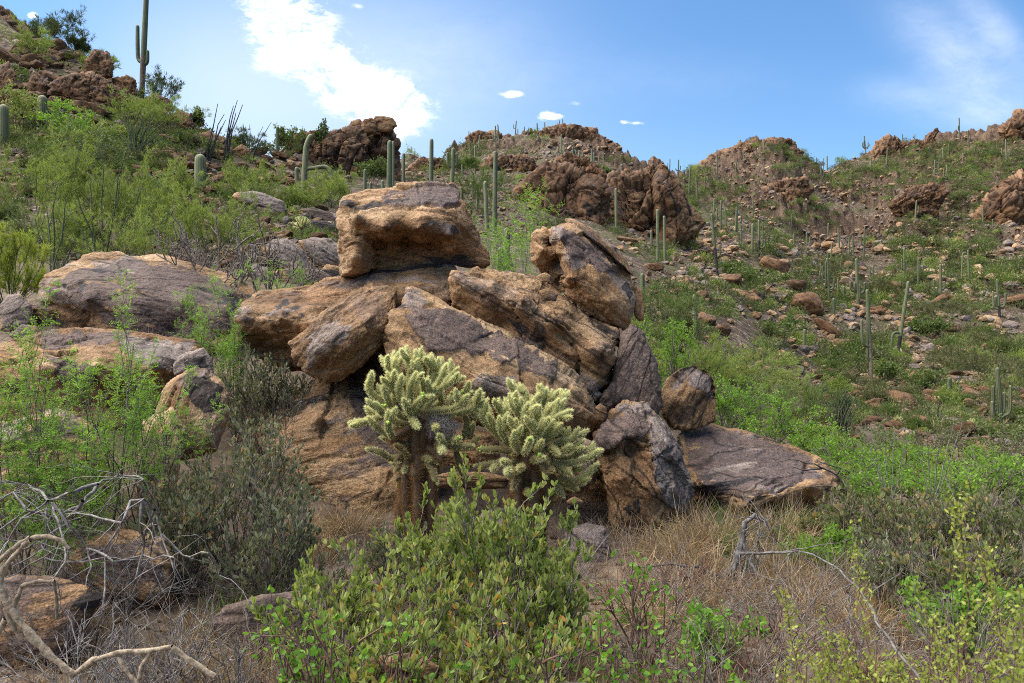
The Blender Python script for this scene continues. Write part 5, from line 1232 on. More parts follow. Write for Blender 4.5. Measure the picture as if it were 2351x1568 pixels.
saguaro(851, 418, 851, 440, 7, (), 'tiny saguaro peeping over the top left edge of the balanced boulder', seed=13, Y=32)
saguaro(878, 413, 881, 440, 9, (), 'little tilted saguaro peeping over the balanced boulder beside the thickest one', seed=14, Y=32)
saguaro(1138, 346, 1135, 545, 11, (), 'tallest slender saguaro above the feathery acacia behind the pile', seed=15, ribs=10)
saguaro(1114, 416, 1119, 536, 10, (), 'shorter curved saguaro leaning against the tallest slender one', seed=16, ribs=9)
saguaro(1149, 567, 1149, 630, 12, (), 'young stout saguaro in the gap behind the layered boulder', seed=17, Y=14)
saguaro(1164, 522, 1163, 625, 10, (), 'pale saguaro hidden behind the feathery acacia twigs', seed=18, Y=16)
saguaro(1061, 433, 1060, 465, 8, (), 'small saguaro at the right shoulder of the balanced boulder', seed=19, Y=40)
saguaro(1414, 432, 1415, 536, 7, (), 'thin saguaro in the cleft between the broad cliff and the knobbed outcrop', seed=20)
saguaro(1510, 480, 1510, 602, 8, [(-14, 565, 528)], 'tall saguaro with a single low left arm below the knobbed outcrop', seed=21)
saguaro(1525, 495, 1527, 605, 7, (), 'plain saguaro close to the right of the single-armed one below the knobbed outcrop', seed=22)
saguaro(1475, 627, 1476, 690, 9, (), 'short saguaro beside the shoulder of the leaning boulder', seed=23)
saguaro(1595, 675, 1596, 772, 9, [(-4, 724, 718), (5, 724, 719)], 'lone saguaro with a ring of buds above the green thicket', seed=24)
saguaro(1634, 490, 1648, 636, 7, [(-4, 562, 498), (10, 590, 560)], 'leaning saguaro with a charred black base among tan boulders', seed=25, base=.45, char=True)
saguaro(1742, 505, 1743, 592, 6, [(8, 565, 510), (15, 570, 540)], 'burnt-based saguaro with two right arms on the middle slope', seed=26, base=.45, char=True)
saguaro(1991, 664, 2002, 886, 9, [(-8, 830, 715), (-22, 795, 733)], 'tallest saguaro of the right slope with a long brown scar and charred foot', seed=27, base=.5, char=False)
saguaro(2086, 645, 2059, 823, 9, [(-22, 765, 760, [(2058, 762), (2050, 765), (2047, 790), (2046, 812)])], 'strongly leaning burnt saguaro with a hooked hanging arm', seed=28, base=.3, char=True)
saguaro(2290, 843, 2299, 980, 9, [(-17, 955, 885), (-22, 965, 920), (8, 950, 900), (19, 955, 884)], 'candelabra saguaro with four arms near the right edge low on the slope', seed=29)
saguaro(2180, 866, 2180, 912, 10, (), 'short stocky saguaro left of the four-armed candelabra', seed=30)
saguaro(1899, 592, 1904, 698, 7, [(12, 665, 640), (-6, 660, 600)], 'saguaro with a raised right arm in the dense grove', seed=31)
saguaro(1966, 593, 1971, 706, 8, [(-16, 670, 646), (-8, 668, 648), (3, 690, 652), (15, 675, 648)], 'many-armed saguaro at the right end of the dense grove', seed=32)
saguaro(1914, 684, 1914, 728, 8, (), 'stubby dark saguaro below the dense grove', seed=33)
saguaro(1847, 755, 1847, 803, 9, (), 'short saguaro between slabs and a bright green bush', seed=34)
saguaro(1984, 311, 1988, 354, 4, [(-7, 340, 327), (-4, 342, 322), (7, 342, 325), (11, 338, 330)], 'candelabra saguaro alone on the skyline saddle', seed=35, ribs=6)
saguaro(2076, 569, 2076, 650, 6, [(-7, 620, 595), (4, 622, 598)], 'three-stemmed saguaro high on the right slope', seed=36)
saguaro(2159, 606, 2161, 695, 7, [(-14, 672, 640), (9, 665, 645), (-9, 675, 660)], 'ragged saguaro with drooping arms right of the leaning burnt one', seed=37)
saguaro(2289, 640, 2296, 738, 7, [(-14, 710, 668), (-7, 705, 680), (12, 706, 672), (17, 700, 675)], 'candelabra saguaro on a dark burnt foot high near the right edge', seed=38, base=.35, char=True)
saguaro(2309, 320, 2311, 376, 5, [(-9, 358, 340), (8, 358, 338)], 'fork-armed saguaro on the slope under the upper right summit', seed=39, ribs=6)
saguaro(2202, 270, 2203, 320, 4, [(-3, 300, 288)], 'tall skyline saguaro on the right-hand ridge', seed=40, ribs=6)
saguaro(1289, 308, 1289, 370, 5, [(-8, 352, 338), (6, 352, 335)], 'three-armed saguaro on the shelf in front of the middle hill', seed=41, ribs=7)
saguaro(1091, 334, 1091, 400, 6, [(-6, 385, 365)], 'one-armed saguaro on the lower flank of the middle hill', seed=42, ribs=7)
saguaro(1359, 341, 1360, 392, 5, (), 'tallest saguaro in the row above the broad brown cliff', seed=43, ribs=6)
saguaro(1137, 288, 1138, 342, 5, [(-5, 325, 308), (5, 322, 300)], 'armed saguaro at the left end of the middle hill crest', seed=44, ribs=6)
saguaro(1558, 366, 1557, 408, 4, [(-6, 392, 386), (5, 392, 380)], 'armed skyline saguaro in the saddle right of the knobbed outcrop', seed=45, ribs=6)
FAR = [(1079, 337, 357, 3), (1100, 310, 347, 4), (1145, 285, 330, 4), (1184, 277, 308, 3.5), (1189, 295, 316, 3), (1204, 290, 311, 3), (1213, 292, 311, 3), (1234, 282, 308, 4), (1250, 280, 304, 4), (1284, 276, 297, 3), (1293, 273, 304, 3), (1279, 337, 364, 4), (1316, 337, 371, 4.5), (1330, 345, 374, 4.5), (1337, 350, 376, 5), (1365, 350, 388, 4.5), (1374, 357, 381, 3.5), (1385, 350, 381, 4), (1077, 300, 316, 2.5), (1095, 420, 485, 6), (1062, 378, 412, 5), (1538, 364, 405, 3),
       (1582, 387, 454, 5), (1601, 408, 464, 5), (1619, 398, 431, 3.5), (1647, 343, 421, 3.5), (1707, 350, 374, 4), (1690, 367, 398, 3.5), (1737, 310, 329, 2.5), (1753, 317, 348, 4), (1780, 343, 357, 3), (1829, 330, 343, 2.5), (1839, 362, 389, 4), (1876, 362, 383, 3), (1891, 362, 381, 2.5), (1898, 357, 378, 4), (1887, 380, 424, 3.5), (2036, 340, 381, 4), (2072, 307, 334, 3.5), (2101, 307, 324, 3), (1999, 357, 391, 4), (2134, 337, 368, 4.5), (2146, 367, 411, 4.5), (2156, 357, 394, 4), (2166, 340, 378, 4), (2172, 378, 423, 4), (2179, 330, 358, 4), (2223, 300, 344, 4), (2238, 333, 358, 3), (2211, 353, 374, 3),
       (1639, 455, 495, 6), (1655, 460, 535, 6), (1667, 477, 525, 5), (1688, 475, 532, 5), (1694, 477, 536, 6), (1702, 515, 560, 5), (1726, 513, 586, 7), (1731, 460, 498, 4), (1817, 490, 525, 3.5), (1823, 537, 574, 5), (1853, 533, 578, 5), (1900, 512, 558, 5), (1927, 523, 578, 5), (1984, 520, 592, 5), (1949, 543, 598, 4), (1960, 543, 602, 5), (2102, 460, 508, 5), (2257, 477, 514, 5.5), (2279, 503, 532, 4), (1907, 557, 635, 5), (1921, 593, 635, 6), (1929, 600, 640, 5), (1941, 608, 635, 5), (1864, 589, 632, 5), (1882, 605, 650, 5), (1890, 610, 660, 5), (1937, 656, 695, 8), (2107, 593, 658, 6), (2113, 600, 640, 5), (2207, 580, 655, 5), (2224, 573, 652, 6.5), (2005, 610, 640, 5), (1922, 640, 690, 5)]
# ------------------------------------------------------------------ labels for the many: relation to things one can find
MARKS = [(325, 110, 'the two-armed left skyline saguaro'), (460, 400, 'the domed stout saguaro'), (700, 370, 'the drooping-armed saguaro'), (870, 340, 'the domed outcrop'), (740, 360, 'the jumbled outcrop'), (995, 370, 'the dark-topped saguaro'), (1137, 430, 'the tallest slender saguaro'), (1290, 450, 'the broad brown cliff'), (1500, 450, 'the knobbed outcrop'), (1230, 330, 'the middle hill crest'), (1750, 360, 'the square-topped summit'), (1800, 440, 'the layered outcrop'), (1984, 330, 'the saddle candelabra saguaro'), (2070, 330, 'the leaning ridge rock'), (2340, 290, 'the upper right summit'), (2310, 440, 'the slanting rock rib'), (2110, 455, 'the brown rock band'), (1640, 560, 'the char-footed leaning saguaro'), (1742, 550, 'the burnt two-armed saguaro'), (1518, 540, 'the low single-armed saguaro'), (1595, 720, 'the bud-ringed saguaro'), (1930, 630, 'the dense saguaro grove'), (1995, 780, 'the scarred tallest saguaro'), (2070, 730, 'the leaning burnt saguaro'), (2296, 910, 'the four-armed candelabra'), (2292, 690, 'the high burnt candelabra'), (2160, 650, 'the ragged saguaro'), (1847, 780, 'the short slab-side saguaro'), (1930, 950, 'the dense green ocotillo'), (2076, 610, 'the three-stemmed saguaro'), (1750, 1080, 'the flat grey slab'), (1580, 915, 'the blocky back boulder'), (200, 200, 'the bedrock dome'), (60, 260, 'the flat tan ledge'), (310, 330, 'the fan-shaped green ocotillo'), (515, 320, 'the dark bare ocotillo'), (600, 465, 'the black-banded rock'), (250, 640, 'the domed purple boulder'), (950, 520, 'the balanced boulder'), (1220, 540, 'the gap acacia'), (95, 255, 'the brownish young saguaro'), (2240, 340, 'the right-hand ridge'), (1480, 660, 'the leaning boulder'), (560, 570, 'the dead cholla thicket'), (2180, 890, 'the short stocky saguaro'), (2309, 350, 'the fork-armed saguaro'), (430, 270, 'the orange-brown block')]
USED = {}


def relate(x, y, head):
    """a label naming the nearest findable thing and the side; first unused combination wins"""
    order = sorted(MARKS, key=lambda m: math.hypot(m[0] - x, (m[1] - y) * 1.3))
    for m in order[:9]:
        dx, dy = x - m[0], y - m[1]
        d = math.hypot(dx, dy)
        near = 'close ' if d < 45 else ('' if d < 110 else 'well ')
        a = abs(dx) / (abs(dy) + 1e-6)
        if a > 2.2:
            s = ['right of', 'left of'][dx < 0]
        elif a < .45:
            s = ['below', 'above'][dy < 0]
        else:
            s = ['below and right of', 'below and left of', 'above and right of', 'above and left of'][(dx < 0) + 2 * (dy < 0)]
        l = f'{head} {near}{s} {m[2]}'
        if l not in USED:
            USED[l] = 1
            return l
    return None


# ------------------------------------------------------------------ far saguaros, each its own thing
for k, (x, yt, yb, w) in enumerate(FAR):
    hd = ('tall ' if yb - yt > 55 else 'small ' if yb - yt < 28 else '') + ('thin ' if w < 4 else 'thick ' if w > 5.5 else '') + 'saguaro'
    lb = relate(x, (yt + yb) / 2, hd)
    arms = [] if k % 3 else [((-1) ** k * w * 1.5, yb - (yb - yt) * .4, yt + (yb - yt) * .25)]
    saguaro(x + (yb - yt) * .05 * math.sin(k * 2.4), yt, x + (k % 3 - 1), yb, w, arms, lb or 'distant straight saguaro on the rocky slopes', 'saguaros dotted over the slopes', 6, 50 + k)

# ------------------------------------------------------------------ ocotillos and traced plants


def ocotillo(x, yb, tips, label, seed, matk='wand', leafy=True, w=3.2, Y=None, n=1, flower=False, parts=True):
    rs = RS(seed + 70)
    Y = Y or hit(x, yb)
    b = W(x, yb, Y)
    b[2] = ground(b[0], Y) - .05
    u = Y / F
    root = ob('ocotillo', None, None, label, 'ocotillo', loc=b)
    root.empty_display_size = .3
    G, L, O = Geo(), Geo(), Geo()
    for tx, ty in tips:
        for q in range(n):
            t = W(tx + rs.normal(0, 9) * (n > 1), ty + abs(rs.normal(0, 12)) * (n > 1), Y + rs.uniform(-.5, .5) * abs(x - tx) * u) - b
            p0 = np.array([rs.normal(0, .08), rs.normal(0, .08), 0])
            mid = p0 + (t - p0) * .5 + np.array([-t[0] * .10 + rs.normal(0, .04), 0, t[2] * .06])
            q1 = p0 + (t - p0) * .75 + np.array([-t[0] * .06 + rs.normal(0, .05), 0, t[2] * .03])
            pl = np.array([p0, (p0 + mid) / 2 + rs.normal(0, .03, 3), mid, q1, t])
            G.tube(pl, np.array([1, .9, .8, .65, .4]) * w * u / 2, 5, 0, rs.uniform(0, 1))
            if leafy:
                P, T = sample([pl], .05, .05, rs)
                leaves(L, rs, np.repeat(P, 3, 0), np.repeat(T, 3, 0) * .5 + rs.normal(0, .7, (len(P) * 3, 3)), .045, .018, 0, False)
            if flower and rs.uniform() < .5:
                leaves(O, rs, np.repeat(t[None], 14, 0) + rs.normal(0, .03, (14, 3)), rs.normal(0, 1, (14, 3)), .06, .03, 0, False)
    ob('stem', G.mesh('stem', [M[matk]]), root)
    if leafy:
        ob('foliage', L.mesh('foliage', [M['bush']], False), root)
    if O.n:
        ob('flower', O.mesh('flower', [M['orange']], False), root)


ocotillo(310, 372, [(262, 268), (275, 300), (285, 262), (296, 255), (305, 270), (315, 252), (325, 262), (335, 275), (350, 255), (362, 262), (380, 268), (395, 285), (372, 300), (290, 320)], 'fan-shaped green ocotillo with many stems in the middle of the left slope', 1, n=2, w=2.6)
ocotillo(482, 372, [(500, 238), (515, 262), (518, 275), (490, 300), (508, 290)], 'tall bare dark ocotillo against the sky, nearer the left ridge', 2, 'wanddark', False, w=3.4)
ocotillo(516, 374, [(545, 230), (536, 243), (557, 240), (542, 258), (528, 290)], 'tall bare dark ocotillo leaning right, tallest on the descending ridge', 3, 'wanddark', False, w=3.6)
ocotillo(575, 375, [(573, 286), (604, 290), (623, 280), (585, 310), (612, 300)], 'thin bare ocotillo right of the tall dark ones', 4, 'wanddark', False, w=2.4)
ocotillo(240, 605, [(232, 322), (172, 430), (290, 345), (155, 480), (275, 410), (205, 400), (330, 420)], 'leggy green ocotillo standing in front of the palo verdes', 5, w=4, Y=13)
ocotillo(120, 600, [(105, 470), (150, 450), (80, 500), (130, 430)], 'sparse green ocotillo above the domed purple boulder', 6, w=4, Y=12.5)
ocotillo(1932, 1000, [(1895, 905), (1905, 895), (1915, 890), (1925, 885), (1937, 888), (1948, 885), (1958, 895), (1970, 900), (1980, 910), (1940, 910), (1888, 920)], 'dense dark green ocotillo clump beyond the flat grey slab', 7, n=3, w=3.4)
ocotillo(2150, 975, [(2110, 930), (2130, 915), (2150, 905), (2165, 910), (2180, 925), (2185, 940)], 'low spreading green ocotillo left of the short stocky saguaro', 8, n=2, w=2.4)
ocotillo(1690, 830, [(1665, 790), (1680, 780), (1700, 775), (1715, 785), (1735, 790), (1750, 780)], 'green ocotillo beside tan rocks above the thicket', 9, n=2, w=2.4)
ocotillo(1660, 840, [(1655, 785), (1663, 780), (1668, 790)], 'thin upright ocotillo left of its wider neighbour above the thicket', 10, w=2.4)
ocotillo(1070, 560, [(1080, 500), (1095, 505), (1110, 520), (1090, 530)], 'small ocotillo right behind the balanced boulder', 11, w=3, Y=18)

PV = 'palo verdes on the left slope'
for k, (x, Y, w, yt, l, d) in enumerate([
        (95, 16.5, 260, 292, 'largest feathery palo verde filling the left edge of the slope', 1.0), (215, 17, 170, 400, 'middle palo verde with a dark inner hollow on the left slope', 1.0), (330, 16.5, 190, 385, 'broad pale palo verde left of the domed stout saguaro', 1.0), (410, 17.5, 110, 378, 'upright palo verde close against the domed stout saguaro', .9), (480, 15.0, 190, 448, 'low yellow-green palo verde below the domed stout saguaro', 1.0), (135, 14.0, 120, 470, 'small palo verde in front of the largest one', .8),
        (300, 13.4, 200, 470, 'dusky palo verde just behind the domed purple boulder', .7), (760, 30, 110, 400, 'grey-green palo verde at the foot of the drooping-armed saguaro', .8), (690, 27, 90, 440, 'small palo verde left of the drooping-armed saguaro', .7), (575, 27, 130, 375, 'bright palo verde below the thin bare ocotillo', .8)]):
    plant('palo', 'palo_verde', x, Y, w, yt, l, 'palo verde', PV, 20 + k, dens=d * .8, n=12)
plant('palo', 'palo_verde', 22, 10.5, 130, 535, 'yellowish young palo verde at the left edge above the pale grey rock', 'palo verde', seed=40, mat='lime', dens=1.2)
for k, (x, yb, w, yt, l, mt, kd) in enumerate([
        (156, 108, 92, 36, 'airy dark bush on the left skyline, highest on the hill', 'skybush', 'palo'), (70, 150, 110, 55, 'big olive bush under the upper left summit', 'palo', 'palo'), (102, 100, 60, 48, 'thin bush between the summit and the airy skyline bush', 'skybush', 'palo'), (178, 125, 36, 92, 'tiny bush below the airy skyline bush', 'skybush', 'palo'), (368, 245, 72, 163, 'dark round bush leaning out right of the tall skyline saguaro', 'skybush', 'palo'), (230, 180, 70, 125, 'green bush in front of the dark knobbly outcrop', 'palo', 'palo'), (300, 300, 150, 215, 'wide green bush at the foot of the tall skyline saguaro', 'palo', 'palo'), (375, 310, 100, 228, 'green bush right of the fan-shaped ocotillo', 'palo', 'palo'),
        (450, 290, 26, 258, 'tiny skyline bush above the smooth grey dome', 'skybush', 'fine'), (560, 350, 80, 303, 'grey-green bush on the skyline behind the bare ocotillos', 'skybush', 'palo'), (655, 320, 64, 296, 'green bush on the skyline behind the stubby-armed saguaro', 'bush', 'fine'), (740, 310, 26, 288, 'tiny bush on top of the jumbled outcrop', 'skybush', 'fine'), (820, 360, 40, 322, 'bright bush growing on the face of the domed outcrop', 'palo', 'palo'), (860, 425, 60, 370, 'round green bush below the domed outcrop', 'bush', 'fine'), (40, 300, 110, 215, 'yellow-green bush behind the two young saguaros', 'palo', 'fine'), (150, 345, 90, 230, 'bright green bush right of the brownish young saguaro', 'acacia', 'fine'), (200, 400, 130, 280, 'dark green bush left of the fan-shaped ocotillo', 'bush', 'fine'), (430, 350, 110, 305, 'bright green low bush under the smooth grey dome', 'bush', 'fine'), (1100, 490, 110, 395, 'large green palo verde left of the tallest slender saguaro', 'bush', 'palo'), (1060, 400, 60, 360, 'green bush behind the trident saguaro', 'bush', 'palo')]):
    Yb = hit(x, yb)
    plant(kd, 'desert_bush', x, Yb, w, yt, l, 'bush', None, 60 + k, mat=mt, dens=min(1.0, .35 + 6 / Yb), n=9)

# acacias
plant('acacia', 'acacia', 225, 4.9, 330, 692, 'bright green feathery acacia in front of the low rust boulder', 'acacia', None, 101, n=5, dens=1.15)
plant('acacia', 'acacia', 40, 4.5, 230, 800, 'feathery acacia reaching in over the left edge', 'acacia', None, 102, n=4, dens=1.0)
plant('acacia', 'acacia', 330, 5.0, 230, 860, 'low dense acacia spray beside the tan boulder with black lichen', 'acacia', None, 103, n=4, dens=1.3)
plant('acacia', 'acacia', 90, 4.3, 260, 1010, 'lowest acacia tuft spilling over the dark grey boulder', 'acacia', None, 109, n=5, dens=1.3)
plant('acacia', 'acacia', 505, 7.9, 180, 628, 'bright acacia against the domed purple boulder', 'acacia', None, 104, n=5, dens=1.2)
plant('acacia', 'acacia', 540, 7.3, 90, 720, 'small acacia filling the gap left of the tan ledge boulder', 'acacia', None, 105, n=4, dens=1.1)
plant('acacia', 'acacia', 650, 8.6, 110, 618, 'little acacia sprig above the tip of the tan ledge boulder', 'acacia', None, 106, n=5, dens=.9)
plant('acacia', 'acacia', 1205, 11.5, 230, 448, 'tall wispy acacia in the gap behind the layered boulder', 'acacia', None, 107, n=6, dens=.9)
plant('acacia', 'acacia', 1140, 12.5, 120, 510, 'thin acacia in the gap close beside the balanced boulder', 'acacia', None, 108, n=5, dens=.9)
GR = 'bright green shrubs in the hollow beyond the pile'
for k, (x, Y, w, yt, l, mt, kd) in enumerate([
        (1530, 9.0, 170, 738, 'light green acacia rising behind the dark shaded boulder', 'acacia', 'fine'), (1660, 10.5, 190, 868, 'bright shrub right of the small blocky boulder', 'acacia', 'fine'), (1740, 10.0, 200, 905, 'bright shrub over the far edge of the flat grey slab', 'acacia', 'fine'), (1840, 9.5, 190, 965, 'shrub just beyond the right end of the flat grey slab', 'acacia', 'fine'), (1940, 8.6, 200, 1020, 'lush green shrub right of the flat grey slab', 'acacia', 'fine'), (2060, 9.2, 220, 1010, 'lush green shrub below the dense dark ocotillo clump', 'acacia', 'fine'), (2180, 8.4, 210, 1050, 'lush green shrub in the hollow, middle of the row', 'acacia', 'fine'), (2300, 8.8, 220, 1030, 'lush green shrub in the hollow at the right edge', 'acacia', 'fine'), (2010, 12.0, 200, 985, 'darker shrub in the second row of the hollow', 'bush', 'fine'), (2200, 12.5, 220, 975, 'olive shrub in the second row near the round tan rock', 'bush_olive', 'fine'), (1600, 13, 150, 780, 'hazy green palo verde above the light green acacia', 'palo', 'palo'), (1700, 16, 200, 800, 'grey-green palo verde behind the bright shrubs', 'palo', 'palo'), (1530, 22, 130, 655, 'dark green round bush left of the bud-ringed saguaro', 'bush', 'palo'), (1830, 14, 200, 885, 'dark green bush left of the dense ocotillo clump', 'bush', 'palo'), (1790, 18, 150, 850, 'large olive bush below the short slab-side saguaro', 'palo', 'palo'), (2330, 14, 150, 960, 'green bush under the four-armed candelabra', 'bush', 'fine'), (2120, 10, 160, 1030, 'yellow-green shrub between lush neighbours', 'lime', 'fine'), (1990, 7.3, 190, 1060, 'fresh green shrub just behind the olive jojoba at the slab corner', 'acacia', 'fine'), (2120, 7.4, 200, 1075, 'fresh green shrub behind the jojoba full of straw-coloured leaves', 'acacia', 'fine'), (2260, 7.2, 210, 1065, 'fresh green shrub behind the tall dark shrub at the right edge', 'acacia', 'fine'), (2350, 7.6, 180, 1060, 'fresh green shrub cut by the right edge below the hollow', 'bush', 'fine'), (1870, 12, 120, 985, 'bright low shrub at the foot of the small twin chollas', 'acacia', 'fine')]):
    plant(kd, 'desert_shrub', x, Y, w, yt, l, 'shrub', GR, 120 + k, mat=mt, dens=min(1.0, .4 + 5 / Y), n=10)
for k, (x, yb, w, yt, l, mt) in enumerate([
        (1798, 790, 95, 728, 'vivid green round bush on the slabs right of the bud-ringed saguaro', 'bush'), (1578, 560, 34, 522, 'vivid dark green ball bush at the foot of the knobbed outcrop', 'bush'), (1735, 670, 110, 615, 'wide green bush above the rock pile left of the grove', 'bush'), (1680, 640, 90, 600, 'green bush under the char-footed leaning saguaro', 'bush'), (2160, 740, 140, 690, 'big olive-green mound below the ragged saguaro', 'bush_olive'), (2130, 775, 80, 730, 'green mound just under the big olive mound', 'bush'), (1890, 640, 100, 600, 'pale green bush left of the grove', 'bush_olive'), (2030, 690, 110, 640, 'hazy green bush right of the many-armed saguaro', 'bush_olive'), (2190, 870, 170, 790, 'broad grey-green bush above the short stocky saguaro', 'bush_olive'), (2270, 880, 190, 800, 'broad olive bush near the right edge', 'bush_olive'), (2340, 960, 130, 850, 'tall olive bush at the right edge beside the candelabra', 'bush_olive'), (2030, 880, 50, 830, 'bright green bush at the foot of the scarred tallest saguaro', 'bush'), (1950, 860, 120, 790, 'dark bush left of the scarred tallest saguaro', 'bush'), (2130, 900, 90, 850, 'bright bush on the low slab left of the short stocky saguaro', 'bush'), (1280, 560, 90, 500, 'green bush at the foot of the broad brown cliff', 'bush_olive'), (1382, 410, 34, 388, 'little bright bush on top of the knobbed outcrop ledge', 'bush')]):
    Yb = hit(x, yb)
    plant('palo' if mt == 'bush_olive' else 'fine', 'desert_bush', x, Yb, w, yt, l, 'bush', None, 150 + k, mat=mt, dens=min(1.0, .25 + 6 / Yb), n=9)

# jojobas and near shrubs
plant('jojoba', 'jojoba', 1145, 3.7, 300, 1098, 'big olive jojoba with upright oval leaves in front of the chollas', 'jojoba', None, 201, n=9, dens=.85)
plant('jojoba', 'jojoba', 1035, 4.4, 240, 1180, 'jojoba just before the trunk of the nest-bearing cholla', 'jojoba', None, 220, n=12, dens=.95)
plant('jojoba', 'jojoba', 925, 4.7, 170, 1225, 'small jojoba tuft by the shaggy foot of the nest-bearing cholla', 'jojoba', None, 223, n=8, dens=.7, mat='jojoba_grey')
plant('jojoba', 'jojoba', 1225, 4.0, 220, 1185, 'jojoba just before the trunk of the cholla without a nest', 'jojoba', None, 224, n=9, dens=.8)
plant('jojoba', 'jojoba', 900, 3.0, 380, 1410, 'low front jojoba, lowest of the olive ones', 'jojoba', None, 221, n=11, dens=.7)
plant('jojoba', 'jojoba', 1160, 3.0, 420, 1400, 'low front jojoba next to the round-leaved shoots', 'jojoba', None, 222, n=10, dens=.65)
plant('jojoba', 'jojoba', 1010, 3.35, 340, 1290, 'dense jojoba with orange tipped leaves at the bottom centre', 'jojoba', None, 202, n=10, dens=.65)
plant('jojoba', 'jojoba', 800, 3.5, 340, 1282, 'spreading jojoba left of the big one, its leaves lit yellow-green', 'jojoba', None, 203, n=10, dens=.75)
plant('jojoba', 'jojoba', 1270, 3.5, 230, 1290, 'smaller jojoba at the right foot of the big one', 'jojoba', None, 204, n=9, dens=.9)
plant('jojoba', 'jojoba', 545, 4.9, 400, 985, 'big twiggy grey-leaved jojoba in front of the smooth sloping slab', 'jojoba', None, 205, n=20, dens=.55, mat='jojoba_grey')
plant('jojoba', 'jojoba', 640, 4.4, 260, 1130, 'lower grey jojoba with many bare twigs beside the sloping slab', 'jojoba', None, 206, n=14, dens=.5, mat='jojoba_grey')
plant('jojoba', 'jojoba', 420, 4.6, 220, 1150, 'thin grey jojoba behind the bleached dead branches', 'jojoba', None, 207, n=12, dens=.7, mat='jojoba_grey')
plant('jojoba', 'jojoba', 615, 7.1, 190, 822, 'blue-grey shrub with bare twigs under the tip of the tan ledge boulder', 'jojoba', None, 208, n=14, dens=.7, mat='jojoba_grey')
for k, (x, Y, w, yt, l, mt) in enumerate([
        (1985, 5.6, 230, 1120, 'olive jojoba with dry leaves against the right end of the flat slab', 'jojoba_dry'), (2120, 5.2, 260, 1140, 'jojoba full of straw-coloured leaves right of the flat slab', 'jojoba_dry'), (2270, 5.0, 280, 1110, 'tall dark green shrub at the right edge above the dry twigs', 'jojoba_dry'), (2060, 4.5, 260, 1255, 'grey-green jojoba behind the long arching branch', 'jojoba_grey'), (2230, 4.2, 300, 1240, 'broad jojoba low at the right edge', 'jojoba_dry'), (2340, 4.6, 200, 1180, 'jojoba leaning in over the right edge', 'jojoba_dry'), (1900, 5.9, 120, 1190, 'small jojoba tuft below the corner of the flat slab', 'jojoba_dry')]):
    plant('jojoba', 'jojoba', x, Y, w, yt, l, 'jojoba', 'jojobas on the right', 210 + k, n=13, dens=.42, mat=mt)
plant('fine', 'desert_shrub', 1905, 5.3, 150, 1225, 'small bright green shrub between the snag and the olive jojobas', 'shrub', None, 251, mat='acacia', dens=.8, n=8)
plant('fine', 'desert_shrub', 1790, 5.9, 110, 1215, 'low green tuft under the front edge of the flat slab', 'shrub', None, 252, mat='bush', dens=.8, n=8)
plant('fine', 'desert_shrub', 2190, 3.9, 240, 1330, 'mixed green shrub low before the right-hand jojobas', 'shrub', None, 253, mat='acacia', dens=.6, n=9)
plant('fine', 'desert_shrub', 1640, 3.6, 200, 1400, 'sparse green shrub in the dry brush before the snag', 'shrub', None, 254, mat='round', dens=.4, n=7)
plant('round', 'limberbush', 800, 2.75, 330, 1392, 'fresh green round-leaved bush at the bottom left of centre', 'bush', None, 231, n=7, dens=1.0)
plant('round', 'limberbush', 690, 2.7, 200, 1480, 'low round-leaved sprig at the bottom edge', 'bush', None, 232, n=5, dens=1.0)
plant('round', 'limberbush', 1470, 3.6, 260, 1295, 'sparse round-leaved sprig reaching up from the dry grass', 'bush', None, 233, n=4, dens=.7)
plant('round', 'limberbush', 1300, 2.9, 260, 1420, 'round-leaved shoots low in front of the dense jojoba', 'bush', None, 234, n=6, dens=.8)
plant('round', 'limberbush', 1580, 2.9, 300, 1480, 'round-leaved shoots at the bottom edge right of centre', 'bush', None, 235, n=6, dens=.8)
plant('lime', 'desert_shrub', 2160, 1.75, 680, 1420, 'yellow-green small-leaved shrub close to the viewer in the lower right corner', 'shrub', None, 241, n=12, dens=.75)
plant('lime', 'desert_shrub', 1900, 1.9, 300, 1470, 'thin yellow-green sprays left of the corner shrub', 'shrub', None, 242, n=5, dens=.7)
plant('lime', 'desert_shrub', 2330, 1.6, 420, 1460, 'yellow-green sprays at the far lower right edge', 'shrub', None, 243, n=8, dens=.9)

# small far chollas
def small_cholla(x, yb, yt, w, label, seed, dark=True):
    rs = RS(seed)
    Y = hit(x, yb)
    b = W(x, yb, Y)
    b[2] = ground(b[0], Y) - .03
    H, Wd = EYE - (yt - CY) / F * Y - b[2], w / F * Y
    root = ob('small_cholla', None, None, label, 'cactus', 'small chollas on the slopes', loc=b)
    root.empty_display_size = .2
    Gt, Gb = Geo(), Geo()
    Gt.tube([(0, 0, 0), (.02 * H, 0, .3 * H), (0, .02, .55 * H)], [.07 * H, .06 * H, .05 * H], 7, 0, .06)
    for i in range(22):
        a, e = rs.uniform(0, 6.28), rs.uniform(.1, 1.3)
        d = np.array([math.cos(a) * math.cos(e) * Wd * .5, math.sin(a) * math.cos(e) * Wd * .4, math.sin(e) * H * .5])
        p0 = np.array([0, 0, .5 * H]) + d * .15
        G_ = [p0, p0 + d * .5 + rs.normal(0, .02, 3), p0 + d * .85 + np.array([0, 0, .06 * H])]
        Gb.tube(G_, [.04 * H, .042 * H, .03 * H], 7, 0, .95)
        P, T = sample([np.array(G_)], .006, 0, rs)
        P, T = np.repeat(P, 5, 0), np.repeat(T, 5, 0)
        u = nrm(np.cross(T, rs.normal(0, 1, P.shape)))
        leaves(Gb, rs, P + u * .035 * H, u + T * .3, .035 * H, .012 * H, 1, False, v=np.full(len(P), .85))
    ob('trunk', Gt.mesh('trunk', [M['cholla']]), root)
    ob('branch', Gb.mesh('branch', [M['cholla'], M['spine']]), root)


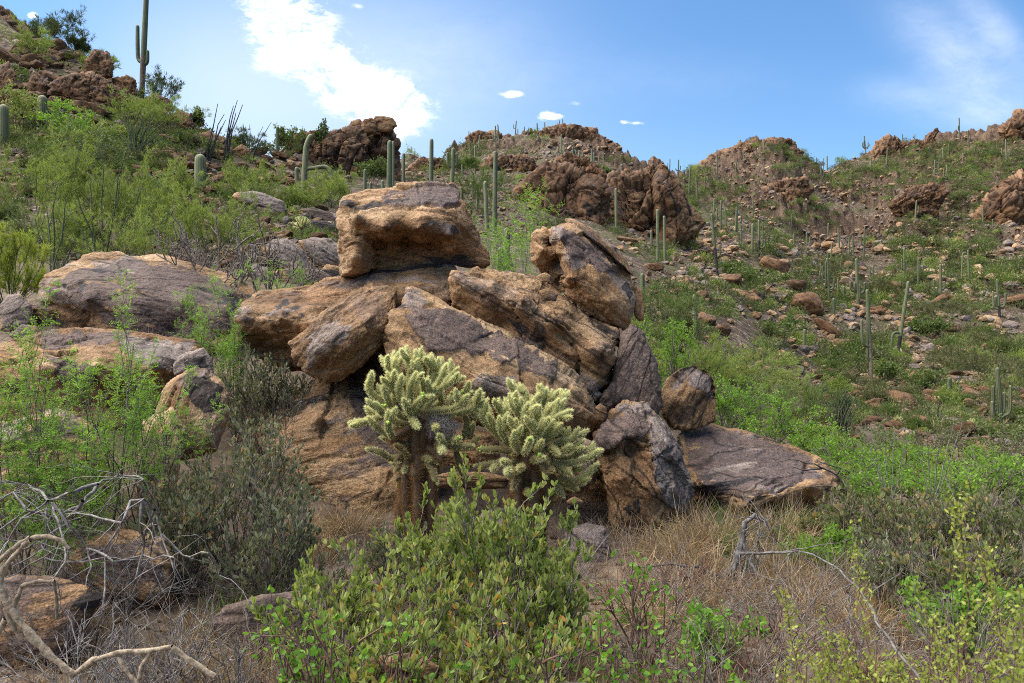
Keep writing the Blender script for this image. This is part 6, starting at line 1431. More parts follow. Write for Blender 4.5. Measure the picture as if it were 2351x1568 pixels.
small_cholla(692, 548, 498, 46, 'small pale-headed cholla on a thin dark trunk left of the balanced boulder', 1)
small_cholla(1862, 985, 940, 36, 'small pale cholla, left of a pair beyond the flat grey slab', 2)
small_cholla(1893, 985, 938, 26, 'small dark-trunked cholla, right of a pair beyond the flat grey slab', 3)
small_cholla(1880, 1000, 975, 30, 'tiny cholla at the foot of the pair beyond the flat grey slab', 4)
small_cholla(2062, 980, 955, 26, 'tiny pale cholla on the rock right of the dense ocotillo clump', 5)
small_cholla(2232, 992, 962, 30, 'tiny pale cholla left of the four-armed candelabra', 6)
small_cholla(1150, 1268, 1195, 20, 'tiny lone cholla joint sprouting between the two big chollas', 7)

# ------------------------------------------------------------------ dead wood
rs = RS(77)
def thicket(name, x, Y, w, yt, label, matk, seed, n=10, r=.012, lv=((5, .5, .7), (4, .5, .7)), spread=.9, wob=.3, cat='dead shrub'):
    rs = RS(seed)
    X = (x - CX) / F * Y
    zb = ground(X, Y) - .03
    g = fit(grow(rs, n, spread, list(lv), .03, wob), w / F * Y, w / F * Y * .7, EYE - (yt - CY) / F * Y - zb)
    G = Geo()
    stems(G, g, r, .62, 0, 5, rs)
    return ob(name, G.mesh(name, [M[matk]]), None, label, cat, None, loc=(X, Y, zb))


thicket('dead_cholla', 500, 10.3, 240, 492, 'leafless grey-brown dead cholla thicket behind the domed purple boulder', 'bark', 3, 12, .022)
thicket('dead_cholla', 625, 9.6, 200, 520, 'leafless dark cholla thicket spreading right towards the balanced boulder', 'bark', 4, 10, .020)
thicket('dead_cholla', 430, 11.0, 130, 520, 'smaller leafless thicket above the top of the domed purple boulder', 'bark', 5, 8, .02)
D1 = []
for pts in [[(225, 1110), (190, 1160), (120, 1190), (60, 1170), (-20, 1230)], [(225, 1110), (170, 1130), (110, 1150), (50, 1190), (-10, 1290)], [(190, 1150), (140, 1200), (100, 1260), (30, 1300)], [(120, 1155), (160, 1210), (200, 1260), (210, 1300), (190, 1370)], [(120, 1155), (140, 1220), (150, 1290), (120, 1330)], [(300, 1150), (280, 1200), (240, 1260), (235, 1400), (215, 1500)], [(300, 1150), (330, 1145), (355, 1170), (370, 1230), (400, 1310), (435, 1400)], [(325, 1150), (322, 1200), (330, 1260), (310, 1330), (260, 1380)], [(330, 1147), (350, 1200), (345, 1280), (300, 1370)], [(355, 1170), (330, 1240), (290, 1300)], [(60, 1170), (30, 1130), (-20, 1160)], [(110, 1150), (60, 1110), (0, 1105), (-30, 1180)], [(370, 1225), (420, 1275), (480, 1270), (500, 1320)], [(280, 1200), (230, 1190), (150, 1180)], [(160, 1200), (90, 1240), (20, 1240)], [(225, 1112), (270, 1090), (330, 1100)], [(240, 1260), (180, 1290), (100, 1280), (0, 1330)], [(200, 1260), (260, 1290), (330, 1275), (400, 1280)]]:
    D1.append(pts)
Y1 = 3.9
polys = [tr([(a, b, Y1 + rs.uniform(-.25, .25)) for a, b in p], Y1) for p in D1]
gz = [(.010, .004)] * 3 + [(.007, .003)] * 20
br = branchwork('dead_branch', polys, gz, 'dead', 'tangled bleached grey dead branches arching at the left edge', 'dead branch', seed=8, origin=W(225, 1300, Y1))
pol2 = []
for i in range(110):
    p = polys[rs.randint(len(polys))]
    i0 = rs.randint(1, len(p))
    d = nrm(rs.normal(0, 1, 3) + np.array([0, 0, -.35]))
    pol2.append(wander(rs, p[i0], d, rs.uniform(.12, .45), 4, .2, -.08))
branchwork('dead_twig_tangle', pol2, [(.003, .001)] * len(pol2), 'dead', 'fine grey twig tangle hanging among the bleached branches', 'twigs', 4, seed=9, origin=W(150, 1420, Y1))
SK = [([(-20, 1300), (20, 1268), (60, 1240), (70, 1235)], .020), ([(70, 1235), (110, 1232), (140, 1240), (160, 1260)], .015), ([(70, 1240), (50, 1255), (20, 1290), (5, 1310), (0, 1345)], .020), ([(-10, 1330), (15, 1380), (40, 1420), (80, 1470), (120, 1510), (170, 1550)], .026), ([(30, 1400), (50, 1345), (70, 1338), (125, 1334)], .014), ([(122, 1335), (130, 1375), (130, 1420)], .011), ([(15, 1400), (30, 1440), (50, 1470)], .016), ([(165, 1552), (215, 1515), (270, 1500), (340, 1495), (395, 1485)], .020), ([(395, 1487), (440, 1520), (495, 1553)], .018), ([(345, 1497), (325, 1530), (315, 1580)], .013), ([(270, 1502), (290, 1540), (315, 1568)], .013), ([(15, 1420), (-10, 1460), (-20, 1500)], .02)]
branchwork('cholla_skeleton', [tr(p, 2.75) for p, r in SK], [(r * .62, r * .45) for p, r in SK], 'skeleton', 'tan knobbly dead cholla branches lying in the lower left corner', 'dead branch', 8, seed=10, origin=W(120, 1560, 2.75))
SN = [([(1600, 1360, 5.0), (1660, 1330, 5.0), (1690, 1290, 5.0), (1705, 1240, 5.05), (1710, 1200, 5.05), (1735, 1180, 5.05)], (.030, .016)), ([(1705, 1240, 5.05), (1715, 1280, 5.0), (1740, 1320, 4.9), (1780, 1370, 4.8)], (.02, .008)), ([(1700, 1270, 5), (1730, 1270, 4.9), (1790, 1268, 4.7), (1820, 1266, 4.6)], (.013, .008)), ([(1735, 1180, 5.05), (1745, 1195, 5), (1740, 1240, 4.95)], (.010, .004)), ([(1735, 1180, 5.05), (1760, 1200, 5.1), (1775, 1235, 5.1)], (.008, .003)), ([(1660, 1330, 5), (1600, 1300, 5), (1540, 1295, 4.9), (1450, 1305, 4.8)], (.016, .006)), ([(1600, 1310, 4.9), (1560, 1330, 4.8), (1500, 1340, 4.7)], (.012, .004)), ([(1690, 1290, 5), (1680, 1330, 4.9), (1690, 1400, 4.7)], (.012, .005)), ([(1715, 1280, 5), (1700, 1340, 4.8), (1720, 1400, 4.6)], (.010, .004)), ([(1740, 1320, 4.9), (1800, 1340, 4.7), (1860, 1380, 4.6)], (.008, .003))]
SP, SRD = [tr(p, 5) for p, r in SN], [(r[0] * .9, r[1] * .8) for p, r in SN]
for i in range(90):
    p = SP[rs.randint(len(SN))]
    SP.append(wander(rs, p[rs.randint(1, len(p))], nrm(rs.normal(0, 1, 3) + np.array([0, 0, -.15])), rs.uniform(.12, .5), 4, .25, -.03))
    SRD.append((.0035, .001))
branchwork('dead_snag', SP, SRD, 'weathered', 'weathered grey forked snag standing in dry grass before the flat slab', 'dead branch', 7, seed=11, origin=W(1680, 1390, 4.9))
AR = [([(1745, 1270, 3.6), (1830, 1265, 3.4), (1880, 1280, 3.2), (1930, 1310, 3.0), (1975, 1355, 2.8), (2005, 1400, 2.6), (2020, 1440, 2.5), (2080, 1520, 2.3), (2150, 1600, 2.2)], (.006, .009)), ([(1975, 1355, 2.8), (1970, 1310, 2.75), (1985, 1280, 2.7), (2010, 1255, 2.7)], (.005, .002)), ([(1985, 1375, 2.75), (2030, 1340, 2.7), (2070, 1315, 2.7)], (.004, .0015)), ([(1960, 1340, 2.85), (1920, 1360, 2.8), (1880, 1380, 2.8)], (.004, .0015))]
branchwork('arching_twig', [tr(p, 3) for p, r in AR], [(r[0] * .6, r[1] * .5) for p, r in AR], 'weathered', 'long pale bare twig arching over the right foreground', 'twig', 6, seed=12, origin=W(2150, 1600, 2.2))
WH = []
for x0, tips in ((2040, [(1985, 965), (2000, 980), (2030, 985), (2055, 980), (2090, 985)]), (2135, [(2100, 990), (2130, 985), (2190, 970), (2210, 965), (2160, 1000)])):
    for tx, ty in tips:
        WH.append(tr([(x0, 1180, 6.2), ((x0 * 2 + tx) / 3 + 4, 1110, 6.15), ((x0 + 2 * tx) / 3, 1050, 6.1), (tx, ty, 6.0)], 6.2))
branchwork('bare_shrub', WH, [(.006, .002)] * len(WH), 'dead', 'bare pale upright wands standing in front of the lush green shrubs', 'dead shrub', 5, seed=13)
TW = [tr([(1960, 1140, 5.9), (1920, 1090, 5.9), (1870, 1065, 5.8), (1810, 1055, 5.7), (1785, 1062, 5.7)], 5.9), tr([(1920, 1090, 5.9), (1930, 1075, 5.9), (1880, 1060, 5.8)], 5.9), tr([(1950, 1130, 5.9), (1900, 1115, 5.8), (1840, 1118, 5.8)], 5.9), tr([(1890, 1075, 5.85), (1850, 1080, 5.8), (1820, 1072, 5.8)], 5.9)]
branchwork('dead_twig', TW, [(.008, .003)] * 4, 'darkbark', 'dark thorny twig hanging over the right corner of the flat slab', 'twig', 5, seed=14, origin=W(1960, 1160, 5.9))
# bare twigs round the small near shrubs and brush
for k, (x, Y, w, yt, l, mk, nn) in enumerate([(1640, 4.3, 300, 1330, 'low brown brush of bare twigs under the snag', 'bark', 26), (1800, 3.9, 330, 1320, 'bare purplish-grey brush right of the snag', 'bark', 28), (1560, 4.6, 260, 1290, 'reddish bare brush at the foot of the upright boulder', 'redbark', 24), (1720, 3.4, 340, 1370, 'reddish bare brush in front of the snag', 'redbark', 26), (2060, 3.1, 360, 1420, 'reddish bare brush behind the yellow-green corner shrub', 'redbark', 26), (1480, 3.5, 330, 1390, 'bare twiggy brush in the middle of the dry foreground', 'bark', 26), (1980, 3.6, 320, 1370, 'bare brush behind the arching twig', 'bark', 26), (2220, 3.4, 330, 1350, 'bare brush at the right under the jojobas', 'bark', 26), (430, 3.3, 280, 1430, 'bare brush left of the low grey slab', 'bark', 26), (600, 3.6, 200, 1390, 'bare brush on top of the low grey slab', 'bark', 16), (480, 4.6, 330, 1270, 'dense dark bare twigs under the grey-leaved jojoba', 'darkbark', 30), (660, 6.9, 220, 880, 'tangle of bare twigs beside the smooth sloping slab', 'dead', 16), (1700, 2.9, 360, 1440, 'bare brush near the bottom edge right of centre', 'bark', 26), (360, 3.2, 300, 1400, 'grey twig tangle right of the smooth tan corner boulder', 'dead', 30), (560, 3.0, 300, 1440, 'grey twig tangle under the low grey slab', 'weathered', 30), (90, 3.6, 260, 1330, 'grey twigs fallen across the smooth tan corner boulder', 'dead', 20), (290, 4.2, 240, 1250, 'grey twigs in front of the brown shaded rock', 'dead', 24), (180, 3.3, 300, 1420, 'grey twigs leaning on the smooth tan corner boulder', 'dead', 24), (300, 2.9, 260, 1480, 'fine brush between the tan dead branches', 'dead', 20)]):
    thicket('dead_brush', x, Y, w, yt, l, mk, 300 + k, int(nn * .8), .0042, ((4, .5, .5), (3, .5, .5)), 1.0, .16)
# ------------------------------------------------------------------ grass, twigs and litter nobody could count
def blades(name, regions, n, mats, label, seed, L=(.10, .3), wd=.0022, curl=.5, lean=.5):
    rs = RS(seed)
    G = Geo()
    for (xa, xb, ya, yb, wt, mi, sc) in regions:
        m = int(n * wt)
        cl = rs.uniform(0, 1, (max(3, m // 40), 2))
        pick = cl[rs.randint(0, len(cl), m)] + rs.normal(0, .016, (m, 2))
        pick = np.where(rs.uniform(0, 1, (m, 1)) < .2, rs.uniform(0, 1, (m, 2)), pick)
        xs, ys = xa + (xb - xa) * pick[:, 0], ya + (yb - ya) * pick[:, 1]
        Ys = np.array([hit(a, b) for a, b in zip(xs, ys)]) * (1 + rs.normal(0, .01, m))
        X = (xs - CX) / F * Ys
        Z = np.array([ground(a, b) for a, b in zip(X, Ys)])
        P = np.stack([X, Ys, Z - .01], 1)
        D = nrm(np.array([0, 0, 1.0]) + rs.normal(0, lean, (m, 3)))
        l = rs.uniform(L[0], L[1], (m, 1)) * sc
        C = rs.normal(0, curl, (m, 3)) * l - np.array([0, 0, 1.0]) * l * rs.uniform(0, curl, (m, 1))
        S = nrm(np.cross(D, rs.normal(0, 1, (m, 3)))) * wd * np.clip(Ys[:, None] / 4, .7, 6)
        a, b, c, d = P, P + D * l * .4 + C * .06, P + D * l * .75 + C * .25, P + D * l + C * .5
        V = np.stack([a - S, a + S, b + S * .9, b - S * .9, c + S * .6, c - S * .6, d + S * .15, d - S * .15], 1).reshape(-1, 3)
        i = np.arange(m)[:, None] * 8
        Fc = np.concatenate([i + [[0, 1, 2, 3]], i + [[3, 2, 4, 5]], i + [[5, 4, 6, 7]]])
        G.add(V, Fc, mi, np.repeat(np.clip(rs.normal(.5, .25, m), 0, 1), 8))
    ob(name, G.mesh(name, [M[k] for k in mats], False), None, label, None, None, 'stuff')


blades('dry_grass', [(620, 960, 1195, 1330, .09, 0, .9), (1380, 1900, 1240, 1400, .20, 0, .9), (1560, 1860, 1200, 1280, .13, 0, 1.0), (400, 760, 1440, 1640, .12, 0, .8), (1250, 2351, 1400, 1640, .10, 0, .7), (-50, 500, 1420, 1640, .08, 0, .7), (1850, 2351, 1300, 1420, .10, 0, .9), (1400, 2351, 1120, 1230, .03, 0, 1), (900, 1400, 1250, 1500, .03, 0, .8), (2000, 2351, 800, 1000, .04, 0, 1.3), (1450, 2000, 640, 900, .05, 0, 1.4), (300, 800, 450, 640, .06, 0, 1.2)], 11500, ['straw'], 'dry straw-coloured grass between the rocks', 1)
blades('twig_litter', [(-60, 2400, 1380, 1640, .30, 0, .8), (-60, 900, 1240, 1420, .18, 0, 1.0), (1300, 2400, 1230, 1400, .22, 0, 1.0), (700, 1500, 1180, 1300, .05, 0, .8), (-60, 400, 1150, 1260, .05, 0, .8), (-60, 560, 640, 900, .10, 0, 1.2)], 13000, ['greygrass'], 'grey and brown twigs and stalks covering the ground', 2, (.12, .42), .0015, .25, .8)
blades('green_grass', [(520, 880, 1400, 1560, .35, 0, 1.0), (1650, 1950, 1200, 1330, .4, 0, .9), (1450, 1560, 1200, 1240, .05, 0, .7), (2000, 2351, 1000, 1110, .2, 0, .9)], 1500, ['greengrass'], 'thin green grass shoots among the dry litter', 3, (.12, .32), .003, .35, .35)
for k, (x, y, n_, lab, mk, sz) in enumerate([(800, 1225, 500, 'golden dry grass tuft at the foot of the smooth sloping slab', 'straw', .34), (690, 1250, 350, 'straw tuft beside the grey-leaved jojoba', 'straw', .3), (1620, 1265, 600, 'big golden grass tuft left of the grey snag', 'straw', .36), (1560, 1290, 350, 'straw tuft at the foot of the upright boulder', 'straw', .3), (1780, 1260, 500, 'grass tuft with seed heads right of the snag', 'straw', .36), (600, 1530, 600, 'curly straw tuft at the bottom edge left of the jojobas', 'straw', .24), (520, 1490, 400, 'tan grass tuft beside the tan dead cholla branch', 'straw', .24), (1840, 1230, 250, 'green grass tuft under the corner of the flat slab', 'greengrass', .3), (570, 1420, 160, 'green grass tuft in front of the low grey slab', 'greengrass', .26), (800, 1440, 200, 'blue-green grass tuft between the jojobas', 'greengrass', .28), (1990, 1450, 400, 'straw tuft under the long arching twig', 'straw', .28), (1500, 1440, 400, 'orange-tan tuft in the bare foreground soil', 'straw', .26)]):
    rs = RS(400 + k)
    G = Geo()
    Y = hit(x, y)
    b = W(x, y, Y)
    b[2] = ground(b[0], Y) - .01
    P = rs.normal(0, .07, (n_, 3)) * [1.3, 1, 0]
    D = nrm(np.array([0, 0, 1.0]) + P * 5 + rs.normal(0, .3, (n_, 3)))
    l = rs.uniform(.4, 1.0, (n_, 1)) * sz
    C = (rs.normal(0, .35, (n_, 3)) + nrm(P + 1e-6) * .3 - [0, 0, .35]) * l
    S = nrm(np.cross(D, rs.normal(0, 1, (n_, 3)))) * .0022
    a, q, c, d = P, P + D * l * .4 + C * .05, P + D * l * .75 + C * .3, P + D * l + C * .75
    V = np.stack([a - S, a + S, q + S * .9, q - S * .9, c + S * .6, c - S * .6, d + S * .15, d - S * .15], 1).reshape(-1, 3)
    i = np.arange(n_)[:, None] * 8
    G.add(V, np.concatenate([i + [[0, 1, 2, 3]], i + [[3, 2, 4, 5]], i + [[5, 4, 6, 7]]]), 0, np.repeat(np.clip(rs.normal(.55, .25, n_), 0, 1), 8))
    ob('grass_tuft', G.mesh('grass_tuft', [M[mk]], False), None, lab, 'grass tuft', 'grass tufts', loc=b)

# ------------------------------------------------------------------ rocks and shrubs scattered over the slopes
import bmesh


def ico(sub):
    bm = bmesh.new()
    bmesh.ops.create_icosphere(bm, subdivisions=sub, radius=1)
    V = np.array([v.co for v in bm.verts])
    T = np.array([[v.index for v in f.verts] for f in bm.faces])
    bm.free()
    return V, T


def rockshape(sub, seed):
    rs = RS(seed)
    V, T = ico(sub)
    n = nrm(rs.normal(0, 1, (9, 3)))
    h = rs.uniform(.5, 1.0, 9)
    d = V @ n.T
    r = np.min(np.where(d > .05, h[None] / np.maximum(d, .05), 9), axis=1)
    r = np.minimum(r, 1.25)
    P = V * r[:, None] * np.array([1.0, .8, .62])
    q = fold(P + seed, rs.uniform(-40, 40), .5)
    f1, f2, c = worley(q * 2.2, seed)
    P = P + V * (.05 * fbm(P * 2.5 + seed, 4, seed) + .06 * (c - .5) - .05 * np.exp(-(f2 - f1) / .06))[:, None]
    return P, T, q


RV = []
for s in range(9):
    P, T, q = rockshape(4, 700 + s)
    A, B = pigment(q * 1.2 + s * 4.7, np.zeros((len(P), 4)))
    RV.append(mesh('rock', P, None, T, [ROCKW], None, True, {'pigA': A, 'pigB': B, 'fol': q * 1.3}))
rs = RS(31)
REG = [  # xa, xb, ya, yb, weight, size range
    (1430, 2380, 560, 900, .34, (4, 30)), (1640, 2380, 420, 600, .17, (3, 16)), (1560, 2380, 320, 450, .10, (3, 13)), (1850, 2380, 860, 1090, .08, (6, 40)), (930, 1450, 330, 560, .10, (4, 20)), (1420, 1700, 520, 720, .08, (5, 28)), (0, 480, 100, 330, .13, (8, 40)), (380, 800, 330, 620, .10, (10, 40)), (0, 420, 330, 600, .05, (8, 36))]
BIG = [(1470, 555, 30), (1685, 655, 60), (1720, 690, 46), (1620, 745, 60), (1660, 770, 44), (1850, 720, 90), (1900, 770, 60), (1940, 800, 50), (2150, 700, 40), (1700, 860, 60), (1790, 830, 40), (1935, 870, 44), (2100, 890, 70), (2230, 920, 60), (2080, 930, 80), (2020, 945, 40), (2270, 940, 50), (2110, 985, 60), (2200, 1000, 60), (2250, 1040, 70), (2140, 1010, 40), (1560, 520, 40), (1440, 560, 36), (1780, 625, 70), (1810, 660, 50), (2060, 680, 50), (2330, 700, 46), (2180, 760, 46), (2010, 720, 44), (1610, 690, 40), (1500, 620, 40), (170, 350, 60), (270, 410, 50), (330, 400, 44), (420, 420, 50), (520, 420, 40), (600, 420, 30), (680, 430, 36), (420, 360, 44), (230, 300, 50), (110, 330, 40), (560, 500, 40), (20, 330, 40), (430, 330, 60), (470, 390, 50), (350, 270, 70), (60, 250, 60), (130, 262, 60), (205, 262, 70), (255, 252, 60), (300, 245, 50), (380, 335, 50), (540, 392, 50), (610, 392, 44), (640, 420, 44), (700, 465, 50), (590, 352, 40), (240, 330, 50), (160, 300, 44), (30, 150, 60), (60, 120, 50), (100, 150, 60), (140, 120, 44), (180, 140, 40), (120, 190, 50), (690, 585, 60), (725, 560, 50), (655, 545, 40)]
spots = [(x, y, s, True) for x, y, s in BIG]
def scatter(reg, n, p1, p2, zz, sd, amp, th, pw):
    out = []
    wts = np.array([r[4] for r in reg])
    while len(out) < n:
        gi = rs.choice(len(reg), 4000, p=wts / wts.sum())
        R = np.array([[r[0], r[1], r[2], r[3], r[5][0], r[5][1]] for r in reg])[gi]
        x, y = R[:, 0] + (R[:, 1] - R[:, 0]) * rs.uniform(0, 1, 4000), R[:, 2] + (R[:, 3] - R[:, 2]) * rs.uniform(0, 1, 4000)
        c = np.clip(np.round((x - XS[0]) / 4), 0, len(XS) - 1).astype(int)
        k = (y > SYG_MIN[c, NR - 1] + 1.5) & (fbm(np.stack([x * p1, y * p2, np.full(4000, zz)], 1), 3, sd) + rs.uniform(-amp, amp, 4000) > th)
        s = R[:, 4] + (R[:, 5] - R[:, 4]) * rs.uniform(0, 1, 4000) ** pw
        out += [(a_, b_, c_, False) for a_, b_, c_ in zip(x[k], y[k], s[k])]
    return out[:n]


spots += scatter(REG, 15000, .011, .018, 3.0, 5, .6, -.1, 3.4)
big_i = sorted(range(len(spots)), key=lambda i: -spots[i][2])[:230]
low = []
for s in range(10):
    P, T, q = rockshape(2 if s < 5 else 1, 800 + s)
    A, B = pigment(q * 1.2 + s * 3.3, np.zeros((len(P), 4)))
    low.append((P, T, A, B, q))
Vs, Ts, As, Bs, Fs, n0 = [], [], [], [], [], 0
bset = set(big_i)
for i, (x, y, s, tr_) in enumerate(spots):
    Y = hit(x, y)
    sz = s / F * Y / 2
    X = (x - CX) / F * Y
    if Y < 9.5:
        continue
    p = np.array([X, Y, ground(X, Y) + sz * .22])
    rz, sc = rs.uniform(0, 6.28), sz * np.array([1.25, 1.0, rs.uniform(.7, 1.15)])
    if i in bset:
        o = ob('rock', RV[rs.randint(9)], None, relate(x, y, ('sizeable ' if s > 30 else '') + ['angular rock', 'loose rock', 'rounded rock'][i % 3]) or 'small rock among many on the stony slopes', 'rock', 'rocks strewn over the slopes', loc=p, sc=sc)
        o.rotation_euler = (rs.normal(0, .25), rs.normal(0, .25), rz)
    else:
        P, T, A, B, q = low[rs.randint(5) + (5 if s < 13 else 0)]
        c_, s_ = math.cos(rz), math.sin(rz)
        Q = P
        if i % 3:
            ra = rs.normal(0, 1, (3, 3))
            ra = np.linalg.qr(ra)[0]
            Q = Q @ ra
        Q = Q * sc
        Q = np.stack([Q[:, 0] * c_ - Q[:, 1] * s_, Q[:, 0] * s_ + Q[:, 1] * c_, Q[:, 2]], 1) + p
        Vs.append(Q)
        Ts.append(T + n0)
        n0 += len(Q)
        sh = rs.normal(0, .07)
        A = A.copy()
        A[:, 0] += sh * 1.5 + .09
        A[:, 2] = np.maximum(A[:, 2], .8 * (rs.uniform() < .3))
        A[:, 3] *= rs.uniform(0, 1.2)
        As.append(A)
        Bs.append(B)
        Fs.append(q * 1.2)
ob('rubble', mesh('rubble', np.vstack(Vs), None, np.vstack(Ts), [ROCKR], None, False, {'pigA': np.vstack(As), 'pigB': np.vstack(Bs), 'fol': np.vstack(Fs)}), None, 'tan and brown rubble littering the slopes', None, None, 'stuff')


# stones and gravel of the near ground
Vs, Ts, As, Bs, Fs, n0 = [], [], [], [], [], 0
for i in range(900):
    x, y = rs.uniform(-60, 2400), 1180 + 440 * rs.uniform(0, 1) ** .8
    Y = hit(x, y)
    sz = rs.uniform(.006, .05) ** 1.0 * (1 if rs.uniform() < .93 else 1.8)
    X = (x - CX) / F * Y
    P, T, A, B, q = low[rs.randint(10)]
    a_ = rs.uniform(0, 6.28)
    Q = P * sz
    Q = np.stack([Q[:, 0] * math.cos(a_) - Q[:, 1] * math.sin(a_), Q[:, 0] * math.sin(a_) + Q[:, 1] * math.cos(a_), Q[:, 2]], 1) + [X, Y, ground(X, Y) + sz * .15]
    Vs.append(Q)
    Ts.append(T + n0)
    n0 += len(Q)
    A = A.copy()
    A[:, 0] += rs.normal(.05, .06)
    As.append(A)
    Bs.append(B)
    Fs.append(q)
ob('gravel', mesh('gravel', np.vstack(Vs), None, np.vstack(Ts), [ROCK], None, True, {'pigA': np.vstack(As), 'pigB': np.vstack(Bs), 'fol': np.vstack(Fs)}), None, 'loose stones and gravel on the near ground', None, None, 'stuff')


def bush_mesh(seed, matk, leaf=.10, n=900, twig=True):
    """unit dome of leaf clumps: a small desert shrub"""
    rs = RS(seed)
    G = Geo()
    k = 16
    cc = nrm(rs.normal(0, 1, (k, 3)))
    cc[:, 2] = np.abs(cc[:, 2]) * rs.uniform(.5, 1.0, k)
    cc = cc * rs.uniform(.45, .95, (k, 1)) * [1, 1, .85]
    idx = rs.randint(0, k, n)
    P = cc[idx] + rs.normal(0, .17, (n, 3))
    P[:, 2] = np.maximum(P[:, 2], .0)
    vv = np.clip(rs.uniform(.1, .9, k)[idx] + rs.normal(0, .15, n), 0, 1)
    leaves(G, rs, P, nrm(P + [0, 0, .4]) + rs.normal(0, .5, (n, 3)), leaf, leaf * .32, 0, False, v=vv)
    for c in cc:
        G.tube([(0, 0, 0), c * .5 + rs.normal(0, .05, 3), c], [.022, .014, .006], 4, 1, .4)
    return G.mesh('shrub', [M[matk], M['bark']], False)


BV = [bush_mesh(900 + i, ['bush', 'bush', 'bush_olive', 'bush_olive', 'bush', 'bush_olive', 'palo', 'bush'][i], [.14, .12, .16, .14, .12, .15, .14, .12][i], 3400) for i in range(8)]
BN = ['dark green', 'green', 'feathery', 'olive', 'leafy green', 'dusty', 'pale green', 'bright green']
lowb = []
for i in range(6):
    me = bush_mesh(950 + i, 'bush', .25, 190)
    V = np.zeros(len(me.vertices) * 3, np.float32)
    me.vertices.foreach_get('co', V)
    nq = np.zeros(len(me.loops), np.int32)
    me.loops.foreach_get('vertex_index', nq)
    v = np.zeros(len(me.vertices), np.float32)
    me.attributes['v'].data.foreach_get('value', v)
    lowb.append((V.reshape(-1, 3)[:760], np.arange(760).reshape(-1, 4), v[:760]))
    bpy.data.meshes.remove(me)
SREG = [(1450, 2380, 560, 800, .30, (9, 50)), (1560, 2380, 330, 570, .42, (6, 28)), (1430, 2380, 740, 1000, .16, (18, 70)), (930, 1450, 300, 560, .10, (8, 36)), (0, 480, 120, 340, .10, (16, 60)), (380, 800, 330, 560, .08, (20, 60)), (0, 400, 320, 600, .06, (26, 70))]
sp2 = [q_[:3] for q_ in scatter(SREG, 7200, .009, .016, 9.0, 15, .5, 0, 2.6)]
top = set(sorted(range(len(sp2)), key=lambda i: -sp2[i][2])[:170])
GS = Geo()
for i, (x, y, s) in enumerate(sp2):
    Y = hit(x, y)
    if Y < 9.5:
        continue
    sz = s / F * Y / 2
    X = (x - CX) / F * Y
    p = np.array([X, Y, ground(X, Y) - sz * .05])
    rz = rs.uniform(0, 6.28)
    if i in top:
        b = rs.randint(8)
        ob('shrub', BV[b], None, relate(x, y, BN[b] + ' shrub') or 'small green shrub among many on the stony slopes', 'shrub', 'shrubs scattered over the slopes', loc=p, rz=rz, sc=sz * np.array([1, 1, rs.uniform(.9, 1.3)]))
    else:
        V, Fq, v = lowb[rs.randint(6)]
        c_, s_ = math.cos(rz), math.sin(rz)
        Q = V * sz * np.array([1.15, 1.15, rs.uniform(1.0, 1.5)])
        GS.add(np.stack([Q[:, 0] * c_ - Q[:, 1] * s_, Q[:, 0] * s_ + Q[:, 1] * c_, Q[:, 2]], 1) + p, Fq, rs.choice(3, p=[.44, .42, .14]), np.clip(v * .8 + rs.normal(0, .2), 0, 1))
ob('ground_scrub', GS.mesh('ground_scrub', [M['bush'], M['bush_olive'], M['palo']], False), None, 'low green scrub dotted over the far slopes', None, None, 'stuff')
# ------------------------------------------------------------------ sky, sun, camera
SUN_EL, SUN_AZ = 58.0, -82.0                       # azimuth measured from the view direction, positive to the right


